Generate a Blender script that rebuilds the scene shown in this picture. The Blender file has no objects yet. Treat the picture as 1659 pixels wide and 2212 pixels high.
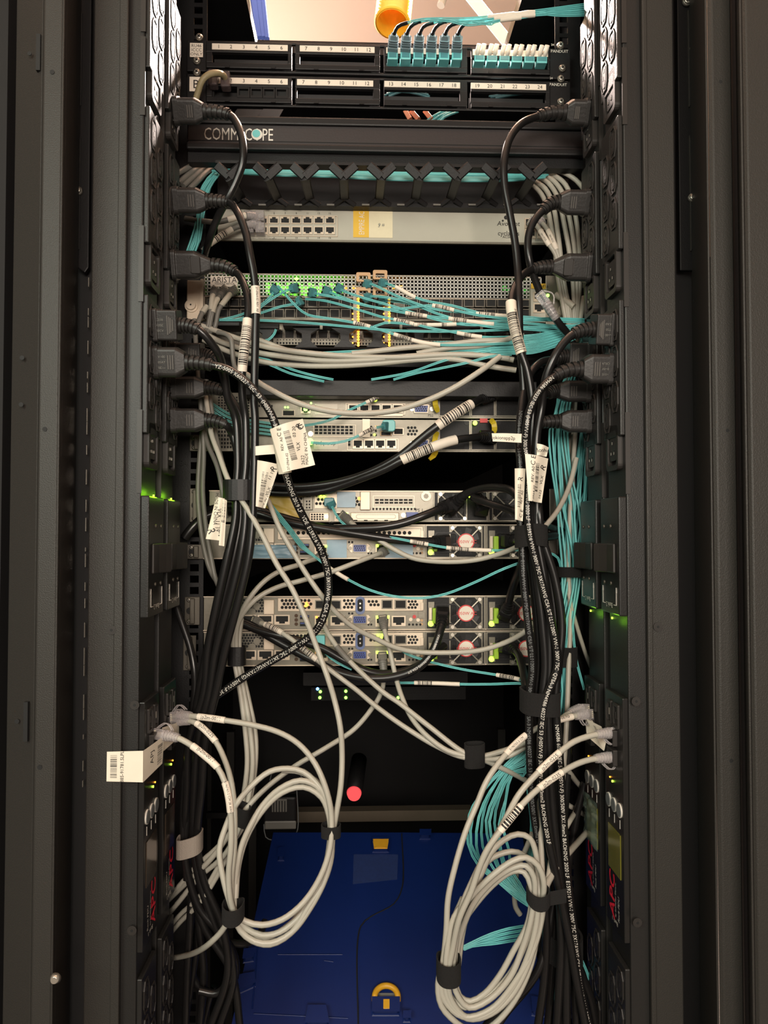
import bpy, math, random
from mathutils import Vector, Matrix
V = Vector
SC = bpy.context.scene
COL = SC.collection
random.seed(7)

# ------------------------------------------------------------------ camera, world, light, exposure
F, W, H = 1600.0, 1659, 2212
CAM = V((-0.029, 0.0, 1.48))
PITCH, YAW = math.radians(1.6), math.radians(2.0)
cd = bpy.data.cameras.new('camera')
cam = bpy.data.objects.new('camera', cd)
COL.objects.link(cam)
cam.location = CAM
cam.rotation_euler = (math.pi / 2 + PITCH, 0, -YAW)
cd.sensor_fit = 'VERTICAL'; cd.sensor_height = 36; cd.lens = 36 * F / H
cd.clip_start = 0.02; cd.clip_end = 50
SC.camera = cam
SC.view_settings.view_transform = 'Standard'
SC.view_settings.look = 'None'
SC.view_settings.gamma = 1
SC.view_settings.use_curve_mapping = False
SC.view_settings.exposure = 0.0

wd = bpy.data.worlds.new('world'); SC.world = wd
wd.use_nodes = True
bgn = wd.node_tree.nodes['Background']
bgn.inputs[0].default_value = (1.0, 0.86, 0.72, 1)
bgn.inputs[1].default_value = 0.09


def area(name, loc, target, size, size_y, power, color):
    ld = bpy.data.lights.new(name, 'AREA')
    ld.shape = 'RECTANGLE'; ld.size = size; ld.size_y = size_y
    ld.energy = power; ld.color = color
    o = bpy.data.objects.new(name, ld); COL.objects.link(o)
    o.location = loc
    o.rotation_euler = (V(target) - V(loc)).to_track_quat('-Z', 'Y').to_euler()
    return o


# aisle light behind the photographer, bright lamps above the open rack top, two added fills
area('aisle_light', (-0.95, -0.95, 2.15), (-0.05, 0.9, 1.40), 0.8, 0.7, 22.0, (0.93, 0.98, 0.84))
area('front_fill', (0.10, -1.0, 1.72), (0.0, 0.9, 1.05), 0.6, 0.5, 29.0, (1.0, 0.88, 0.76))  # added frontal fill near eye height, brightens the lower rack
area('ceiling_lamp', (0.36, 1.80, 3.02), (-0.20, 0.85, 1.95), 0.08, 0.08, 620.0, (1.0, 0.83, 0.74))
area('ceiling_lamp_left', (-0.22, 1.80, 3.02), (0.20, 0.85, 1.98), 0.08, 0.08, 130.0, (1.0, 0.80, 0.72))
area('ceiling_fill', (-0.6, 2.6, 2.75), (0.0, 2.4, 3.2), 1.0, 1.0, 13.0, (1.0, 0.84, 0.76))  # added unseen uplight that only brightens the ceiling

_R = cam.rotation_euler.to_matrix()
_Rt = _R.transposed()


def P(px, py, Y):
    """the point of the plane y=Y seen at a pixel of the photograph (measuring aid for real positions)"""
    d = _R @ V(((px - W / 2) / F, -(py - H / 2) / F, -1.0))
    return CAM + d * (Y / d.y)


def PXP(px, py, X):
    d = _R @ V(((px - W / 2) / F, -(py - H / 2) / F, -1.0))
    return CAM + d * ((X - CAM.x) / d.x)


def proj(p):
    q = _Rt @ (p - CAM)
    return (W / 2 + F * q.x / -q.z, H / 2 - F * q.y / -q.z)


def ZA(py, X, Y):
    a = proj(V((X, Y, 1.0)))[1]; 
    z0, z1 = 0.0, 3.0
    for _ in range(40):
        m = (z0 + z1) / 2
        if proj(V((X, Y, m)))[1] > py: z0 = m
        else: z1 = m
    return (z0 + z1) / 2


# ------------------------------------------------------------------ materials
MATS = {}


def mat(name, col, rough=0.5, metal=0.0, bump=0.0, var=0.06, scale=120, emit=None, es=0.0, trans=0.0,
        alpha=1.0, spec=0.5, coat=0.0, bscale=None):
    if name in MATS: return MATS[name]
    m = bpy.data.materials.new(name); m.use_nodes = True
    nt = m.node_tree; b = nt.nodes['Principled BSDF']
    b.inputs['Roughness'].default_value = rough
    b.inputs['Metallic'].default_value = metal
    b.inputs['Specular IOR Level'].default_value = spec
    b.inputs['Coat Weight'].default_value = coat
    b.inputs['Coat Roughness'].default_value = 0.25
    if trans: b.inputs['Transmission Weight'].default_value = trans; b.inputs['IOR'].default_value = 1.3
    b.inputs['Alpha'].default_value = alpha
    tc = nt.nodes.new('ShaderNodeTexCoord')
    nz = nt.nodes.new('ShaderNodeTexNoise'); nz.inputs['Scale'].default_value = scale; nz.inputs['Detail'].default_value = 4
    nt.links.new(tc.outputs['Object'], nz.inputs['Vector'])
    mx = nt.nodes.new('ShaderNodeMix'); mx.data_type = 'RGBA'
    mx.inputs[6].default_value = tuple(max(0, c * (1 - var)) for c in col) + (1,)
    mx.inputs[7].default_value = tuple(min(1, c * (1 + var)) for c in col) + (1,)
    nt.links.new(nz.outputs['Fac'], mx.inputs[0])
    nt.links.new(mx.outputs[2], b.inputs['Base Color'])
    if bump:
        n2 = nz
        if bscale:
            n2 = nt.nodes.new('ShaderNodeTexNoise'); n2.inputs['Scale'].default_value = bscale; n2.inputs['Detail'].default_value = 3
            nt.links.new(tc.outputs['Object'], n2.inputs['Vector'])
        bp = nt.nodes.new('ShaderNodeBump'); bp.inputs['Strength'].default_value = bump; bp.inputs['Distance'].default_value = 0.001
        nt.links.new(n2.outputs['Fac'], bp.inputs['Height'])
        nt.links.new(bp.outputs['Normal'], b.inputs['Normal'])
    if emit:
        b.inputs['Emission Color'].default_value = tuple(emit) + (1,)
        b.inputs['Emission Strength'].default_value = es
    MATS[name] = m
    return m


def srgb(r, g, b):
    f = lambda c: ((c / 255 + .055) / 1.055) ** 2.4 if c > 10 else c / 255 / 12.92
    return (f(r), f(g), f(b))


M_post = mat('powder_coat_black', srgb(48, 46, 43), 0.46, bump=0.35, scale=900, var=.12, spec=.32)
M_blk = mat('black_steel', srgb(20, 19, 20), 0.5, bump=0.15, scale=700, spec=.3)
M_blk2 = mat('black_plastic', srgb(25, 24, 25), 0.45, bump=0.12, scale=500, spec=.3)
M_deep = mat('dark_interior', srgb(17, 16, 17), 0.8)
M_pdu = mat('pdu_black', srgb(34, 33, 32), 0.42, bump=0.2, scale=800, spec=.4)
M_pdu2 = mat('outlet_plastic', srgb(46, 43, 41), 0.42, spec=.4)
M_plate = mat('satin_black_plate', srgb(30, 29, 28), 0.3, bump=.1, scale=800)
M_plug = mat('plug_rubber', srgb(38, 36, 35), 0.42, bump=0.15, scale=400, spec=.4)
M_ridge = mat('plug_ridge_lit', srgb(78, 74, 70), 0.4)  # light caught on the ridges is put into this lighter colour
M_grille = mat('grille_metal', srgb(205, 203, 196), 0.4, metal=.2)
M_cord = mat('black_pvc', srgb(25, 24, 24), 0.3, var=.1)
M_grey = mat('grey_pvc', srgb(172, 168, 156), 0.42, var=.04, scale=60)
M_greyd = mat('dark_grey_pvc', srgb(112, 110, 104), 0.45, var=.05)
M_aqua = mat('aqua_pvc', srgb(100, 182, 182), 0.4, var=.05, scale=60)
M_bgrey = mat('blue_grey_plastic', srgb(122, 142, 150), 0.4)
M_teal = mat('teal_plastic', srgb(72, 128, 134), 0.4)
M_aq2 = mat('aqua_plastic', srgb(110, 190, 190), 0.35)
M_white = mat('white_label', srgb(226, 215, 200), 0.55, var=.03)
M_paper = mat('paper_flag', srgb(228, 218, 200), 0.5, var=.03, bump=.2, bscale=60)
M_ink = mat('black_ink', srgb(22, 20, 20), 0.6)
M_inkw = mat('white_ink', srgb(215, 210, 200), 0.6)
M_steel = mat('zinc_steel', srgb(122, 117, 105), 0.38, metal=.45, bump=.08, scale=300)
M_steel2 = mat('steel_warm_lit', srgb(204, 188, 168), 0.42, metal=.3, bump=.05)  # warm light on the middle plates is put into this pinker colour
M_steeld = mat('dim_steel', srgb(95, 90, 82), 0.4, metal=.6)
M_chrome = mat('chrome', srgb(205, 198, 185), 0.28, metal=.75)
M_hole = mat('hole_black', srgb(12, 12, 12), 0.7)
M_beige = mat('beige_paint', srgb(176, 172, 158), 0.5, var=.03)
M_blue = mat('vga_blue', srgb(50, 70, 140), 0.4)
M_yel = mat('yellow_tape', srgb(224, 178, 52), 0.5)
M_cream = mat('cream_tape', srgb(222, 210, 178), 0.55)
M_yel2 = mat('yellow_strap', srgb(205, 178, 40), 0.5)
M_grn = mat('lime_plastic', srgb(160, 200, 50), 0.4)
M_red = mat('apc_red', srgb(225, 40, 62), 0.5)
M_redr = mat('red_ring', srgb(205, 60, 60), 0.5)
M_velc = mat('hook_loop_black', srgb(22, 21, 21), 0.95, bump=1.0, scale=1800, var=.3)
M_velg = mat('hook_loop_grey', srgb(150, 140, 130), 0.8, bump=.6, scale=900)
M_tote = mat('blue_tote', srgb(10, 34, 92), 0.42, bump=.1, scale=60, var=.08)
M_totey = mat('yellow_tote_handle', srgb(215, 160, 40), 0.4)
M_clear = mat('clear_plastic', srgb(205, 198, 198), 0.10, trans=.3, alpha=.5, var=.02)
M_clear2 = mat('clear_film', srgb(150, 175, 160), 0.08, alpha=.35)
M_lcd = mat('lcd_olive', srgb(112, 108, 38), 0.15, coat=1.0)
M_lcdd = mat('lcd_dark', srgb(58, 48, 38), 0.12, coat=1.0)
M_btn = mat('button_grey', srgb(105, 108, 108), 0.5)
M_orange = mat('orange_duct', srgb(255, 200, 60), 0.4)
M_ceil = mat('ceiling_board', srgb(236, 205, 182), 0.8, var=.04, scale=4)
M_bluem = mat('blue_metal', srgb(60, 90, 170), 0.22, metal=.5)
M_dark_win = mat('floor_tile', srgb(90, 85, 80), 0.6)
M_lg = mat('led_green', (0.1, .9, .1), .4, emit=(0.25, 1.0, 0.08), es=5)
M_lg2 = mat('led_lime', (0.4, .9, .1), .4, emit=(0.55, 1.0, 0.05), es=4)
M_la = mat('led_amber', (1, .5, .1), .4, emit=(1.0, 0.33, 0.02), es=3.5)
M_lb = mat('led_blue', (0.1, .2, 1), .4, emit=(0.1, 0.3, 1.0), es=8)
M_lr = mat('red_glow', (1, .1, .1), .4, emit=(1.0, 0.09, 0.10), es=0.75)
M_bluetape = mat('blue_film', srgb(132, 164, 182), 0.35, alpha=.92, bump=.4, bscale=40)
M_antist = mat('yellow_film', srgb(190, 160, 60), 0.4, bump=.5, bscale=50)
M_copper = mat('orange_pair', srgb(200, 120, 85), 0.5)
M_tan = mat('tan_latch', srgb(188, 150, 110), 0.5)


# ------------------------------------------------------------------ mesh builder
class MB:
    def __init__(s): s.v = []; s.f = []; s.s = []

    def add(s, vs, fs, sm=False):
        o = len(s.v); s.v += [tuple(p) for p in vs]
        s.f += [tuple(i + o for i in f) for f in fs]; s.s += [sm] * len(fs)
        return s

    def box(s, a, b):
        x0, x1 = sorted((a[0], b[0])); y0, y1 = sorted((a[1], b[1])); z0, z1 = sorted((a[2], b[2]))
        return s.add([(x0, y0, z0), (x1, y0, z0), (x1, y1, z0), (x0, y1, z0), (x0, y0, z1), (x1, y0, z1), (x1, y1, z1), (x0, y1, z1)],
                     [(0, 3, 2, 1), (4, 5, 6, 7), (0, 1, 5, 4), (1, 2, 6, 5), (2, 3, 7, 6), (3, 0, 4, 7)])

    def prism(s, poly, O, U, Vv, N, n0, n1, sm=False):
        n = len(poly); O = V(O)
        vs = [O + U * u + Vv * v + N * n0 for u, v in poly] + [O + U * u + Vv * v + N * n1 for u, v in poly]
        s.add(vs, [tuple(range(n - 1, -1, -1)), tuple(range(n, 2 * n))])
        o = len(s.v) - 2 * n
        for i in range(n):
            j = (i + 1) % n
            s.f.append((o + i, o + j, o + n + j, o + n + i)); s.s.append(sm)
        return s

    def ring(s, po, pi, O, U, Vv, N, n0, n1):
        n = len(po); O = V(O)
        vs = []
        for poly, nn in ((po, n0), (po, n1), (pi, n1), (pi, n0)):
            vs += [O + U * u + Vv * v + N * nn for u, v in poly]
        fs = []
        for k in range(4):
            for i in range(n):
                j = (i + 1) % n
                a, b = k * n, ((k + 1) % 4) * n
                fs.append((a + i, a + j, b + j, b + i))
        return s.add(vs, fs)

    def rect(s, px0, py0, px1, py1, Y, n0, n1):
        x0, x1, z0, z1 = rc(px0, py0, px1, py1, Y)
        return s.box((x0, Y - n0, z0), (x1, Y - n1, z1))

    def frame(s, px0, py0, px1, py1, Y, t, n0, n1):
        x0, x1, z0, z1 = rc(px0, py0, px1, py1, Y)
        s.box((x0, Y - n0, z0), (x0 + t, Y - n1, z1)); s.box((x1 - t, Y - n0, z0), (x1, Y - n1, z1))
        s.box((x0 + t, Y - n0, z0), (x1 - t, Y - n1, z0 + t)); s.box((x0 + t, Y - n0, z1 - t), (x1 - t, Y - n1, z1))
        return s

    def cyl(s, O, N, r, n0, n1, seg=14, r1=None, sm=True):
        N = V(N).normalized(); U = N.orthogonal().normalized(); Vv = N.cross(U)
        r1 = r if r1 is None else r1; O = V(O)
        vs = []
        for rr, nn in ((r, n0), (r1, n1)):
            vs += [O + N * nn + (U * math.cos(2 * math.pi * i / seg) + Vv * math.sin(2 * math.pi * i / seg)) * rr for i in range(seg)]
        s.add(vs, [tuple(range(seg - 1, -1, -1)), tuple(range(seg, 2 * seg))])
        o = len(s.v) - 2 * seg
        for i in range(seg):
            j = (i + 1) % seg
            s.f.append((o + i, o + j, o + seg + j, o + seg + i)); s.s.append(sm)
        return s

    def pipe(s, O, N, ro, ri, n0, n1, seg=20):
        N = V(N).normalized(); U = N.orthogonal().normalized(); Vv = N.cross(U)
        cir = lambda r: [(r * math.cos(2 * math.pi * i / seg), r * math.sin(2 * math.pi * i / seg)) for i in range(seg)]
        return s.ring(cir(ro), cir(ri), O, U, Vv, N, n0, n1)

    def loft(s, rings, cap=True, sm=True):
        n = len(rings[0]); vs = [p for r in rings for p in r]; fs = []
        for k in range(len(rings) - 1):
            for i in range(n):
                j = (i + 1) % n
                fs.append((k * n + i, k * n + j, (k + 1) * n + j, (k + 1) * n + i))
        s.add(vs, fs, sm)
        if cap: s.add([p for p in rings[0]], [tuple(range(n - 1, -1, -1))]); s.add([p for p in rings[-1]], [tuple(range(n))])
        return s

    def text(s, st, O, U, Vv, size, N=None, align='C', shear=0.0, lift=0.0003, sx=1.0):
        vs, fs, w, h = tmesh(st)
        O = V(O); N = N or U.cross(Vv)
        off = {'C': w / 2, 'L': 0, 'R': w}[align]
        s.add([O + U * ((x - off) * size * sx + y * size * shear) + Vv * ((y - .35) * size) + N * lift for x, y in vs], fs)
        return s

    def build(s, name, m, parent=None, origin=None, **kw):
        me = bpy.data.meshes.new(name)
        return mkobj(name, s, m, parent, origin, **kw)


_TC = {}


def tmesh(st):
    if st not in _TC:
        cu = bpy.data.curves.new('t', 'FONT'); cu.body = st; cu.size = 1.0; cu.resolution_u = 2
        ob = bpy.data.objects.new('t', cu); COL.objects.link(ob)
        dg = bpy.context.evaluated_depsgraph_get()
        ev = ob.evaluated_get(dg); me = ev.to_mesh()
        vs = [(v.co.x, v.co.y) for v in me.vertices]; fs = [tuple(p.vertices) for p in me.polygons]
        ev.to_mesh_clear()
        bpy.data.objects.remove(ob); bpy.data.curves.remove(cu)
        w = max([v[0] for v in vs] or [0]); h = max([v[1] for v in vs] or [0])
        _TC[st] = (vs, fs, w, h)
    return _TC[st]


def mkobj(name, mb, m, parent=None, origin=None, label=None, cat=None, group=None, kind=None, bevel=0):
    me = bpy.data.meshes.new(name)
    vs = mb.v
    if parent is None and origin is None and vs:
        xs = [v[0] for v in vs]; ys = [v[1] for v in vs]; zs = [v[2] for v in vs]
        origin = V(((min(xs) + max(xs)) / 2, (min(ys) + max(ys)) / 2, min(zs)))
    if origin is None: origin = V((0, 0, 0))
    origin = V(origin)
    me.from_pydata([(v[0] - origin.x, v[1] - origin.y, v[2] - origin.z) for v in vs], [], mb.f)
    me.polygons.foreach_set('use_smooth', mb.s)
    me.materials.append(m)
    me.update()
    o = bpy.data.objects.new(name, me); COL.objects.link(o)
    o.location = origin
    if parent: child(o, parent)
    if bevel:
        bv = o.modifiers.new('bevel', 'BEVEL'); bv.width = bevel; bv.segments = 2; bv.limit_method = 'ANGLE'
    props(o, label, cat, group, kind)
    return o


def props(o, label=None, cat=None, group=None, kind=None):
    if label: o['label'] = label
    if cat: o['category'] = cat
    if group: o['group'] = group
    if kind: o['kind'] = kind


WLOC = {}


def wloc(o):
    p = V(o.location)
    return p if o.parent is None else WLOC.get(o.name, p)


def child(o, parent):
    o.parent = parent
    WLOC[o.name] = V(o.location)
    o.matrix_parent_inverse = Matrix.Translation(-wloc(parent))


def thing(name, label, cat, loc, group=None, kind=None):
    o = bpy.data.objects.new(name, None); COL.objects.link(o)
    o.empty_display_size = .02
    o.location = loc; props(o, label, cat, group, kind)
    return o


def inst(src, name, loc, parent, **kw):
    o = bpy.data.objects.new(name, src); COL.objects.link(o)
    o.location = loc
    if parent: child(o, parent)
    props(o, **kw)
    return o


def rc(px0, py0, px1, py1, Y):
    cx, cy = (px0 + px1) / 2, (py0 + py1) / 2
    a = P(px0, cy, Y).x; b = P(px1, cy, Y).x
    return a, b, P(cx, py1, Y).z, P(cx, py0, Y).z


EX, EZ, EN = V((1, 0, 0)), V((0, 0, 1)), V((0, -1, 0))


def rrect(w, h, r, k=4):
    out = []
    for cx, cy, a0 in ((w - r, h - r, 0), (-w + r, h - r, 90), (-w + r, -h + r, 180), (w - r, -h + r, 270)):
        for i in range(k + 1):
            a = math.radians(a0 + 90 * i / k)
            out.append((cx + r * math.cos(a), cy + r * math.sin(a)))
    return out


# ------------------------------------------------------------------ paths and cables
def catmull(ps, step):
    if len(ps) < 3:
        n = max(1, int((ps[1] - ps[0]).length / step)); return [ps[0].lerp(ps[1], i / n) for i in range(n + 1)]
    q = [ps[0] * 2 - ps[1]] + list(ps) + [ps[-1] * 2 - ps[-2]]
    out = []
    for i in range(1, len(q) - 2):
        p0, p1, p2, p3 = q[i - 1], q[i], q[i + 1], q[i + 2]
        a = .5
        t0 = 0; t1 = t0 + max(1e-5, (p1 - p0).length) ** a; t2 = t1 + max(1e-5, (p2 - p1).length) ** a; t3 = t2 + max(1e-5, (p3 - p2).length) ** a
        n = max(2, int((p2 - p1).length / step))
        for k in range(n):
            t = t1 + (t2 - t1) * k / n
            A1 = p0 * ((t1 - t) / (t1 - t0)) + p1 * ((t - t0) / (t1 - t0))
            A2 = p1 * ((t2 - t) / (t2 - t1)) + p2 * ((t - t1) / (t2 - t1))
            A3 = p2 * ((t3 - t) / (t3 - t2)) + p3 * ((t - t2) / (t3 - t2))
            B1 = A1 * ((t2 - t) / (t2 - t0)) + A2 * ((t - t0) / (t2 - t0))
            B2 = A2 * ((t3 - t) / (t3 - t1)) + A3 * ((t - t1) / (t3 - t1))
            out.append(B1 * ((t2 - t) / (t2 - t1)) + B2 * ((t - t1) / (t2 - t1)))
    out.append(q[-2])
    return out


class Path:
    def __init__(s, pts, step=.006):
        ps = [p if isinstance(p, Vector) else P(*p) for p in pts]
        s.p = catmull(ps, step)
        s.L = [0.0]
        for a, b in zip(s.p, s.p[1:]): s.L.append(s.L[-1] + (b - a).length)
        s.len = s.L[-1]

    def at(s, d):
        d = max(0, min(s.len - 1e-6, d))
        lo, hi = 0, len(s.L) - 1
        while hi - lo > 1:
            m = (lo + hi) // 2
            if s.L[m] <= d: lo = m
            else: hi = m
        f = (d - s.L[lo]) / max(1e-9, s.L[hi] - s.L[lo])
        pt = s.p[lo].lerp(s.p[hi], f)
        a = s.p[max(0, lo - 1)]; b = s.p[min(len(s.p) - 1, hi + 1)]
        T = (b - a).normalized()
        return pt, T

    def fr(s, d):
        pt, T = s.at(d)
        N = (CAM - pt); N = N - T * N.dot(T)
        if N.length < 1e-4: N = T.orthogonal()
        N.normalize(); B = N.cross(T)
        return pt, T, N, B

    def near(s, px, py):
        best = (1e9, 0)
        for pt, l in zip(s.p, s.L):
            q = proj(pt); e = (q[0] - px) ** 2 + (q[1] - py) ** 2
            if e < best[0]: best = (e, l)
        return best[1]

    def tube(s, mb, r, s0=0, s1=None, seg=8, off=(0, 0), step=None):
        s1 = s.len if s1 is None else s1
        ds = [s0] + [l for l in s.L if s0 + .001 < l < s1 - .001] + [s1]
        if step:
            n = max(2, int((s1 - s0) / step)); ds = [s0 + (s1 - s0) * i / n for i in range(n + 1)]
        rings = []
        for d in ds:
            pt, T, N, B = s.fr(d)
            rr = r(d) if callable(r) else r
            c = pt + N * off[0] + B * off[1]
            rings.append([c + (N * math.cos(2 * math.pi * i / seg) + B * math.sin(2 * math.pi * i / seg)) * rr for i in range(seg)])
        mb.loft(rings)
        return mb

    def sweep(s, mb, secs, k=3, rf=.35, sm=False):
        """rounded boxes along the path: secs = (distance, half depth toward viewer, half height)"""
        rings = []
        for d, a, b in secs:
            pt, T, N, B = s.fr(d)
            rings.append([pt + N * u + B * v for u, v in rrect(a, b, min(a, b) * rf, k)])
        mb.loft(rings, sm=sm)
        return mb

    def wtext(s, mb, st, d0, size, r, ang=0.0, rev=False, sx=1.0):
        vs, fs, w, h = tmesh(st)
        out = []
        for x, y in vs:
            d = d0 + (x * size * sx if not rev else -x * size * sx)
            pt, T, N, B = s.fr(d)
            a = (y - .35) * size / r * (1 if not rev else -1) + ang
            out.append(pt + (N * math.cos(a) + B * math.sin(a)) * (r + .00025))
        mb.add(out, fs)
        return w * size * sx

    def wbar(s, mb, d0, d1, a0, a1, r, k=5):
        rows = []
        for d in (d0, d1):
            pt, T, N, B = s.fr(d)
            rows.append([pt + (N * math.cos(a0 + (a1 - a0) * i / k) + B * math.sin(a0 + (a1 - a0) * i / k)) * r for i in range(k + 1)])
        vs = rows[0] + rows[1]
        mb.add(vs, [(i, i + 1, k + 2 + i, k + 1 + i) for i in range(k)])


def cable(name, pts, r, m, label, cat='cable', group=None, duplex=False, step=.006, seg=8):
    pa = Path(pts, step)
    mb = MB()
    if duplex:
        pa.tube(mb, r, off=(0, r), seg=6); pa.tube(mb, r, off=(0, -r), seg=6)
    else: pa.tube(mb, r, seg=seg)
    o = mb.build(name, m, label=label, cat=cat, group=group)
    return o, pa


def sleeve(o, pa, a, b, r, m=None, code=None, text=None, tsize=.004, ang=0.0, rev=False, ext=.0006):
    """a printed wrap round a cable between two pixels"""
    s0, s1 = sorted((pa.near(*a), pa.near(*b)))
    if s1 - s0 < .004: s1 = s0 + .006
    mb = MB(); pa.tube(mb, r + ext, s0, s1, seg=12, step=.004)
    sl = mb.build('label_sleeve', m or M_white, o, label='white printed wrap label')
    pm = MB(); any_ = False
    if code:
        f0, f1, thick = code
        L = s1 - s0; d = s0 + L * f0
        rnd = random.Random(int(a[0] * 7 + a[1]))
        while d < s0 + L * f1:
            w = rnd.choice((.0005, .0008, .0014)) * thick
            pa.wbar(pm, d, min(d + w, s0 + L * f1), -1.0, 1.0, r + ext + .00015); d += w + rnd.choice((.0006, .0009, .0013)) * thick
        any_ = True
    if text:
        w = tmesh(text)[2] * tsize
        L = s1 - s0
        d0 = (s0 + s1) / 2 + (w / 2 if rev else -w / 2)
        pa.wtext(pm, text, d0, tsize, r + ext, ang, rev); any_ = True
    if any_: pm.build('print', M_ink, sl)
    return sl


def bundle(name, pts, n, r, m, spread, label, group, cat='cable', step=.012, seg=6, duplex=False, seed=1, tails=None):
    rnd = random.Random(seed)
    base = [p if isinstance(p, Vector) else P(*p) for p in pts]
    out = []
    for k in range(n):
        a = 2 * math.pi * (k * .618 % 1); rr = math.sqrt((k + .5) / n)
        ps = []
        for i, b in enumerate(base):
            sp = spread[i] if isinstance(spread, (list, tuple)) else spread
            a2 = a + rnd.uniform(-.5, .5)
            ps.append(b + V((math.cos(a2) * rr * sp, math.sin(a2) * rr * sp * .6, math.sin(a2) * rr * sp * .8)))
        o, pa = cable(name, ps, r, m, label, cat, group, duplex, step, seg)
        out.append((o, pa))
    return out
# ------------------------------------------------------------------ setting: room and rack shell
ZB, ZT = 0.0, 2.245          # floor, rack roof


def struct(name, mb, m, kind='structure'): return mkobj(name, mb, m, kind=kind)


struct('floor', MB().box((-3, -3, -0.05), (3, 4.5, 0)), M_dark_win)
struct('ceiling', MB().box((-3, -3, 3.2), (3, 4.5, 3.3)), M_ceil)
struct('wall_back', MB().box((-3, 4.5, 0), (3, 4.6, 3.3)), M_deep)
struct('wall_left', MB().box((-3.1, -3, 0), (-3, 4.5, 3.3)), M_deep)
struct('wall_right', MB().box((3, -3, 0), (3.1, 4.5, 3.3)), M_deep)

# rack cabinet: one thing, its panels, posts and rails are parts
rack = thing('rack_cabinet', 'tall black steel server rack cabinet seen open from behind, filled with cabling', 'rack', (0, 1.35, 0))
MB().box((-.36, .80, ZB), (-.352, 1.95, ZT)).build('side_panel', M_deep, rack)
MB().box((.352, .80, ZB), (.36, 1.95, ZT)).build('side_panel', M_deep, rack)
MB().box((-.36, 1.94, ZB), (.36, 1.95, ZT)).build('front_door', M_deep, rack)
# roof with the cable opening
rf = MB()
rf.box((-.36, .78, ZT), (-.190, 1.95, ZT + .02)); rf.box((.205, .78, ZT), (.36, 1.95, ZT + .02))
rf.box((-.190, .78, ZT), (.205, .86, ZT + .02)); rf.box((-.190, 1.165, ZT), (.205, 1.95, ZT + .02))
rf.build('roof_panel', M_blk, rack)
MB().box((-.36, .80, 0.02), (.36, 1.95, 0.05)).build('base_panel', M_deep, rack)


def zbar(mb, px0, px1, Ya, Yb):
    """vertical bar between two photo columns measured at horizon height"""
    a = P(px0, 1150, Ya).x; b = P(px1, 1150, Ya).x
    return mb.box((a, Ya, ZB), (b, Yb, ZT))


def slat(px0, Y0, px1, Y1, t=.002):
    """vertical sheet between plan points (px0 at depth Y0) and (px1 at depth Y1)"""
    a = P(px0, 1150, Y0); b = P(px1, 1150, Y1)
    a.z = b.z = 0
    d = (b - a).normalized(); n = V((-d.y, d.x, 0))
    if n.y < 0: n = -n
    mb = MB(); h = V((0, 0, ZT))
    c = [a, b, b + n * t, a + n * t]
    mb.add(c + [q + h for q in c], [(0, 1, 2, 3), (4, 7, 6, 5), (0, 4, 5, 1), (1, 5, 6, 2), (2, 6, 7, 3), (3, 7, 4, 0)])
    return mb


def screw(px, py, Y, r, parent, m=None, N=EN, name='screw', pt=None):
    c = pt if pt is not None else P(px, py, Y)
    mb = MB(); mb.cyl(c, N, r, -.001, r * .35, 16, r1=r * .8); mb.cyl(c, N, r * .8, r * .35, r * .5, 16, r1=r * .45)
    o = mb.build(name, m or M_chrome, parent)
    U = V(N).orthogonal().normalized(); Vv = V(N).cross(U); k = MB()
    q = r * .42; w = r * .11
    for A, B in ((U, Vv), (Vv, U)):
        k.prism([(-q, -w), (q, -w), (q, w), (-q, w)], c, A, B, V(N), r * .48, r * .53)
    k.build('screw_recess', M_hole, o)
    return o


# right post: two flat faces with a fold line, then channel, strip with holes, door frame
MB().box((.2735, .752, ZB), (P(1398, 1150, .752).x, .757, ZT)).build('rear_post', M_post, rack, bevel=.0012)
MB().box((P(1399.5, 1150, .752).x, .7535, ZB), (P(1467, 1150, .752).x, .757, ZT)).build('post_face', M_post, rack, bevel=.0012)
MB().box((-.2735, .752, ZB), (P(266, 1150, .752).x, .757, ZT)).build('rear_post', M_post, rack, bevel=.0012)
MB().box((P(264.5, 1150, .752).x, .7535, ZB), (P(190, 1150, .752).x, .757, ZT)).build('post_face', M_post, rack, bevel=.0012)
for px, py in ((1421, 1354), (1374, 1515), (1377, 1993), (241, 1361), (291, 1523), (285, 2010)):
    c = P(px, py, .752)
    o = MB().cyl(c, EN, .0046, 0, .0004, 20).cyl(c, EN, .0030, .0004, .0007, 20).build('screw', M_pdu2, rack)
    MB().cyl(c, EN, .0016, .0007, .0008, 6).build('screw_recess', M_hole, o)
# channel back
MB().box((P(1467, 1150, .80).x, .803, ZB), (P(1520, 1150, .80).x, .83, ZT)).build('channel_back', M_deep, rack)
MB().box((P(190, 1150, .80).x, .803, ZB), (P(120, 1150, .80).x, .83, ZT)).build('channel_back', M_deep, rack)

# door jamb strips either side (top-level things of their own)
def jamb(name, label, segs, holes, r=.0022):
    t = thing(name, label, 'door frame', (P(segs[0][0], 1150, segs[0][1]).x, segs[0][1], 0))
    for (a, Ya, b, Yb, nm) in segs:
        slat(a, Ya, b, Yb).build(nm, M_post, t, bevel=.0008)
    for px, py, Y, rr in holes:
        c = P(px, py, Y)
        MB().cyl(c, EN, rr, -.0002, .0006, 12).build('screw_hole', M_hole, t)
    return t


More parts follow.
